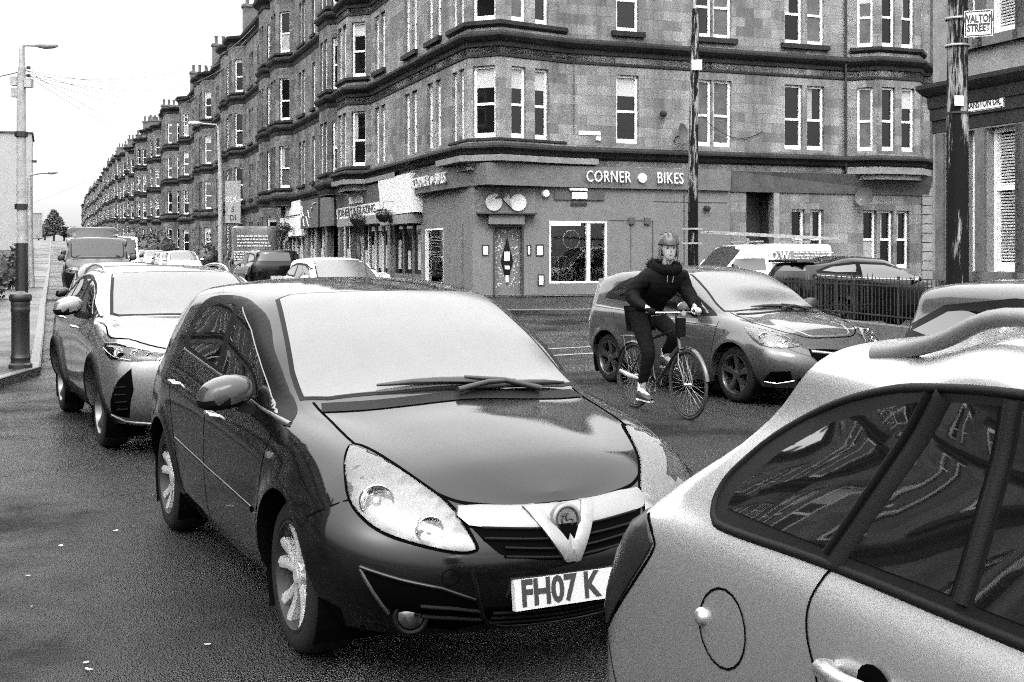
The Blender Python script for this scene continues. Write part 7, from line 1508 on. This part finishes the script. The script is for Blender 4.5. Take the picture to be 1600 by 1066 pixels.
# lettered van seen from behind
vx, vy = P(405, 400, 48.5).x, 48.5; LV = put('big grey panel van with pale lettering on its rear doors, parked by the far shops', vspec(2.42, L=5.2, W=2.1, tb=.9), PC['vangrey'], vx-.35, vy+1.2, R(93), 'van', 'van'); auto(LV, van=True)
for o in list(LV.t.children):
    if o.name.startswith('rear_window'): bpy.data.objects.remove(o)
th = bpy.data.objects.new('door_lettering', None); COL.objects.link(th); th.parent = LV.t
h = proj(LV, V((-2, .01, 1.5)), REAR); xx = h[0].x-.03
for k, (t_, s_, z_) in enumerate((('JOINERY & GLAZING', .17, 2.02), ('kitchens windows', .15, 1.86), ('stairs doors repairs', .15, 1.7), ('DOUBLE GLAZING', .16, 1.56), ('homes shops offices', .11, 1.32), ('free quotes', .11, 1.2), ('all trades', .11, 1.08), ('call today', .11, .96))): pass
rr = random.Random(5); g = MB()
for k, z_ in enumerate((2.03, 1.9, 1.77, 1.64, 1.4, 1.3, 1.2, 1.1, 1.0)):
    y_ = .62 if k < 4 else .75; ye = -.62 if k < 4 else -.05
    while y_ > ye: w_ = rr.uniform(.05, .16); g.box(xx-.0, xx+.012, y_-w_, y_, z_-.025, z_+.03); y_ -= w_+.035
g.build('lettering', M['letter'], th); 
groove(LV, [(0, .4), (0, 2.2)], REAR, M['gap'], 'panel_gap', LV.t, w_=.02, is3d=False)
far_spots = [(-17.2, 63, 1.5, 'white', 0), (-20.2, 72, 1.45, 'white', 0), (-22.8, 80, 1.45, 'mid', 0), (-25.6, 87, 1.5, 'white', 0), (-28.5, 95, 1.45, 'suv', 0), (-32.5, 108, 1.5, 'mid', 0)]
fn = ['white car facing the camera left of the lettered van', 'second pale car left of the lettered van', 'grey distant car between two pale ones', 'third pale car in the distant line', 'pale grey small car before the garden bushes', 'farthest small grey car up the street']
fp_ = None
for k, (x, y, H_, c_, _) in enumerate(far_spots):
    b = put(fn[k], hspec(H_), PC[c_], x, y, hs_+.0, group='distant cars parked up the street'); auto(b)
# small white van with ladder, nose to the left
DW = put('small white van with a ladder on its roof, lettered D.W. on the side', mkspec(2.7, .8, .85, 1.8, 1.82, .32, (2.75, 1.1), 2.0, -.75, (1.12, 1.08), .95, tumble=.84, roofr=1.76, rx=[.03, 0, 0, 0, .02, .05, .07, .09, .10], **PLAIN), PC['white'], 7.5, 32.1, A0+math.pi, 'van', 'van'); auto(DW, van=True)
pn = side_pt(DW, .75, 1.42, 1)[0]; sdec(DW, [(1.25, 1.62), (1.25, 1.1), (-.5, 1.1), (-.5, 1.62)], 'fasciab', 'side_panel', .004, step=.1)
th = bpy.data.objects.new('door_lettering', None); COL.objects.link(th); th.parent = DW.t
text3('D.W.', .30, wmat((1.0, pn.y+.04, 1.49), (-1, 0, 0)), M['white'], 'lettering', th, .01, .9, .006); g = MB(); rr = random.Random(9)
for z_ in (1.58, 1.5, 1.42): 
    x_ = .6
    while x_ > -.4: w_ = rr.uniform(.06, .2); g.box(x_-w_, x_, pn.y+.03, pn.y+.042, z_-.015, z_+.02); x_ -= w_+.05
for z_ in (1.33, 1.25, 1.17):
    x_ = 1.2
    while x_ > -.4: w_ = rr.uniform(.06, .2); g.box(x_-w_, x_, pn.y+.03, pn.y+.045, z_-.015, z_+.02); x_ -= w_+.05
g.build('small_lettering', M['white'], th)
ld = thing('ladder', 'aluminium ladder lying on the roof rack of the small white van', 'ladder', DW.t.location, A0+math.pi)
ld.location.z += 1.98
for s in (-1, 1): g = MB(); g.bar(V((-1.2, s*.19, -.03)), V((2.75, s*.19, .12)), .03, .07); g.build('stile', M['galv'], ld)
for k in range(15): t_ = (k+.5)/15; g = MB(); g.tube([(-1.2+3.95*t_, -.19, -.03+.15*t_), (-1.2+3.95*t_, .19, -.03+.15*t_)], .016, 6); g.build('rung', M['galv'], ld)
for x_ in (.1, 1.5): g = MB(); g.box(x_-.03, x_+.03, -.75, .75, 1.84, 1.88); g.box(x_-.03, x_+.03, -.05, .05, 1.78, 1.95); g.build('roof_rack', M['galv'], DW.t)
# black coupe, tail to the left
BC = put('black sloping-roofed car with a rear spoiler behind the iron railings', mkspec(2.64, .85, .9, 1.8, 1.57, .34, (2.25, 1.07), 1.35, -.35, (1.17, 1.02), .9, tumble=.7, roofr=1.42, clr=.22, flare=.02, dx=.07, nc=9, subn=4), PC['black'], 6.4, 25.75, A0); auto(BC)
g = MB(); h = BC.bvh.ray_cast(V((-.45, .003, 4)), V((0, 0, -1)))[0]; g.hexa([V(p) for p in ((-.78, -.55, h.z+.0), (-.35, -.58, h.z+.02), (-.35, .58, h.z+.02), (-.78, .55, h.z+.0), (-.80, -.52, h.z+.04), (-.3, -.56, h.z+.07), (-.3, .56, h.z+.07), (-.80, .52, h.z+.04))]); g.build('spoiler', M['black'], BC.t)
sgroove(BC, [(-.5, 1.17), (.3, 1.12), (1.3, 1.08), (2.1, 1.06)], 'chrome', 'window_trim', w_=.02, off=.01, round_=True)
# grey hatchback cut by the right edge
GH = put('grey hatchback cut by the right edge, its roof showing above the silver estate', hspec(1.50, W=1.78, dx=.06, nc=12, subn=5), PC['mid'], 3.42, 7.75, hs_); auto(GH)
g = MB(); g.lathe([(0, .006), (.30, .006), (.31, .003)], (-2.6, 8.6, 0), n=28); mh = tag(g.build('manhole_cover', M['iron']), 'round iron manhole cover in the road left of the dark hatchback', 'manhole cover') if False else None
# ---------------------------------------------------------------- litter and leaves on the wet road
rr = random.Random(11)
for k in range(22):
    px = rr.uniform(10, 470); py = rr.uniform(650, 1050); Y = F*CH/(py-HZ); c = P(px, py, Y)
    if px > 200+0*(py-650) and py < 900 or px > 400: continue
    g = MB(); s = rr.uniform(.006, .018); pts = [(math.cos(a*1.047)*s*rr.uniform(.6, 1.3), math.sin(a*1.047)*s*rr.uniform(.5, 1), .004+rr.uniform(0, .006)) for a in range(6)]; g.quad(*pts)
    o = g.build('litter_scrap', M['blind'], fix=False); o.location = (c.x, c.y, .003); tag(o, 'small pale scrap of litter or leaf lying on the wet asphalt at lower left', 'litter', 'pale scraps on the wet road')
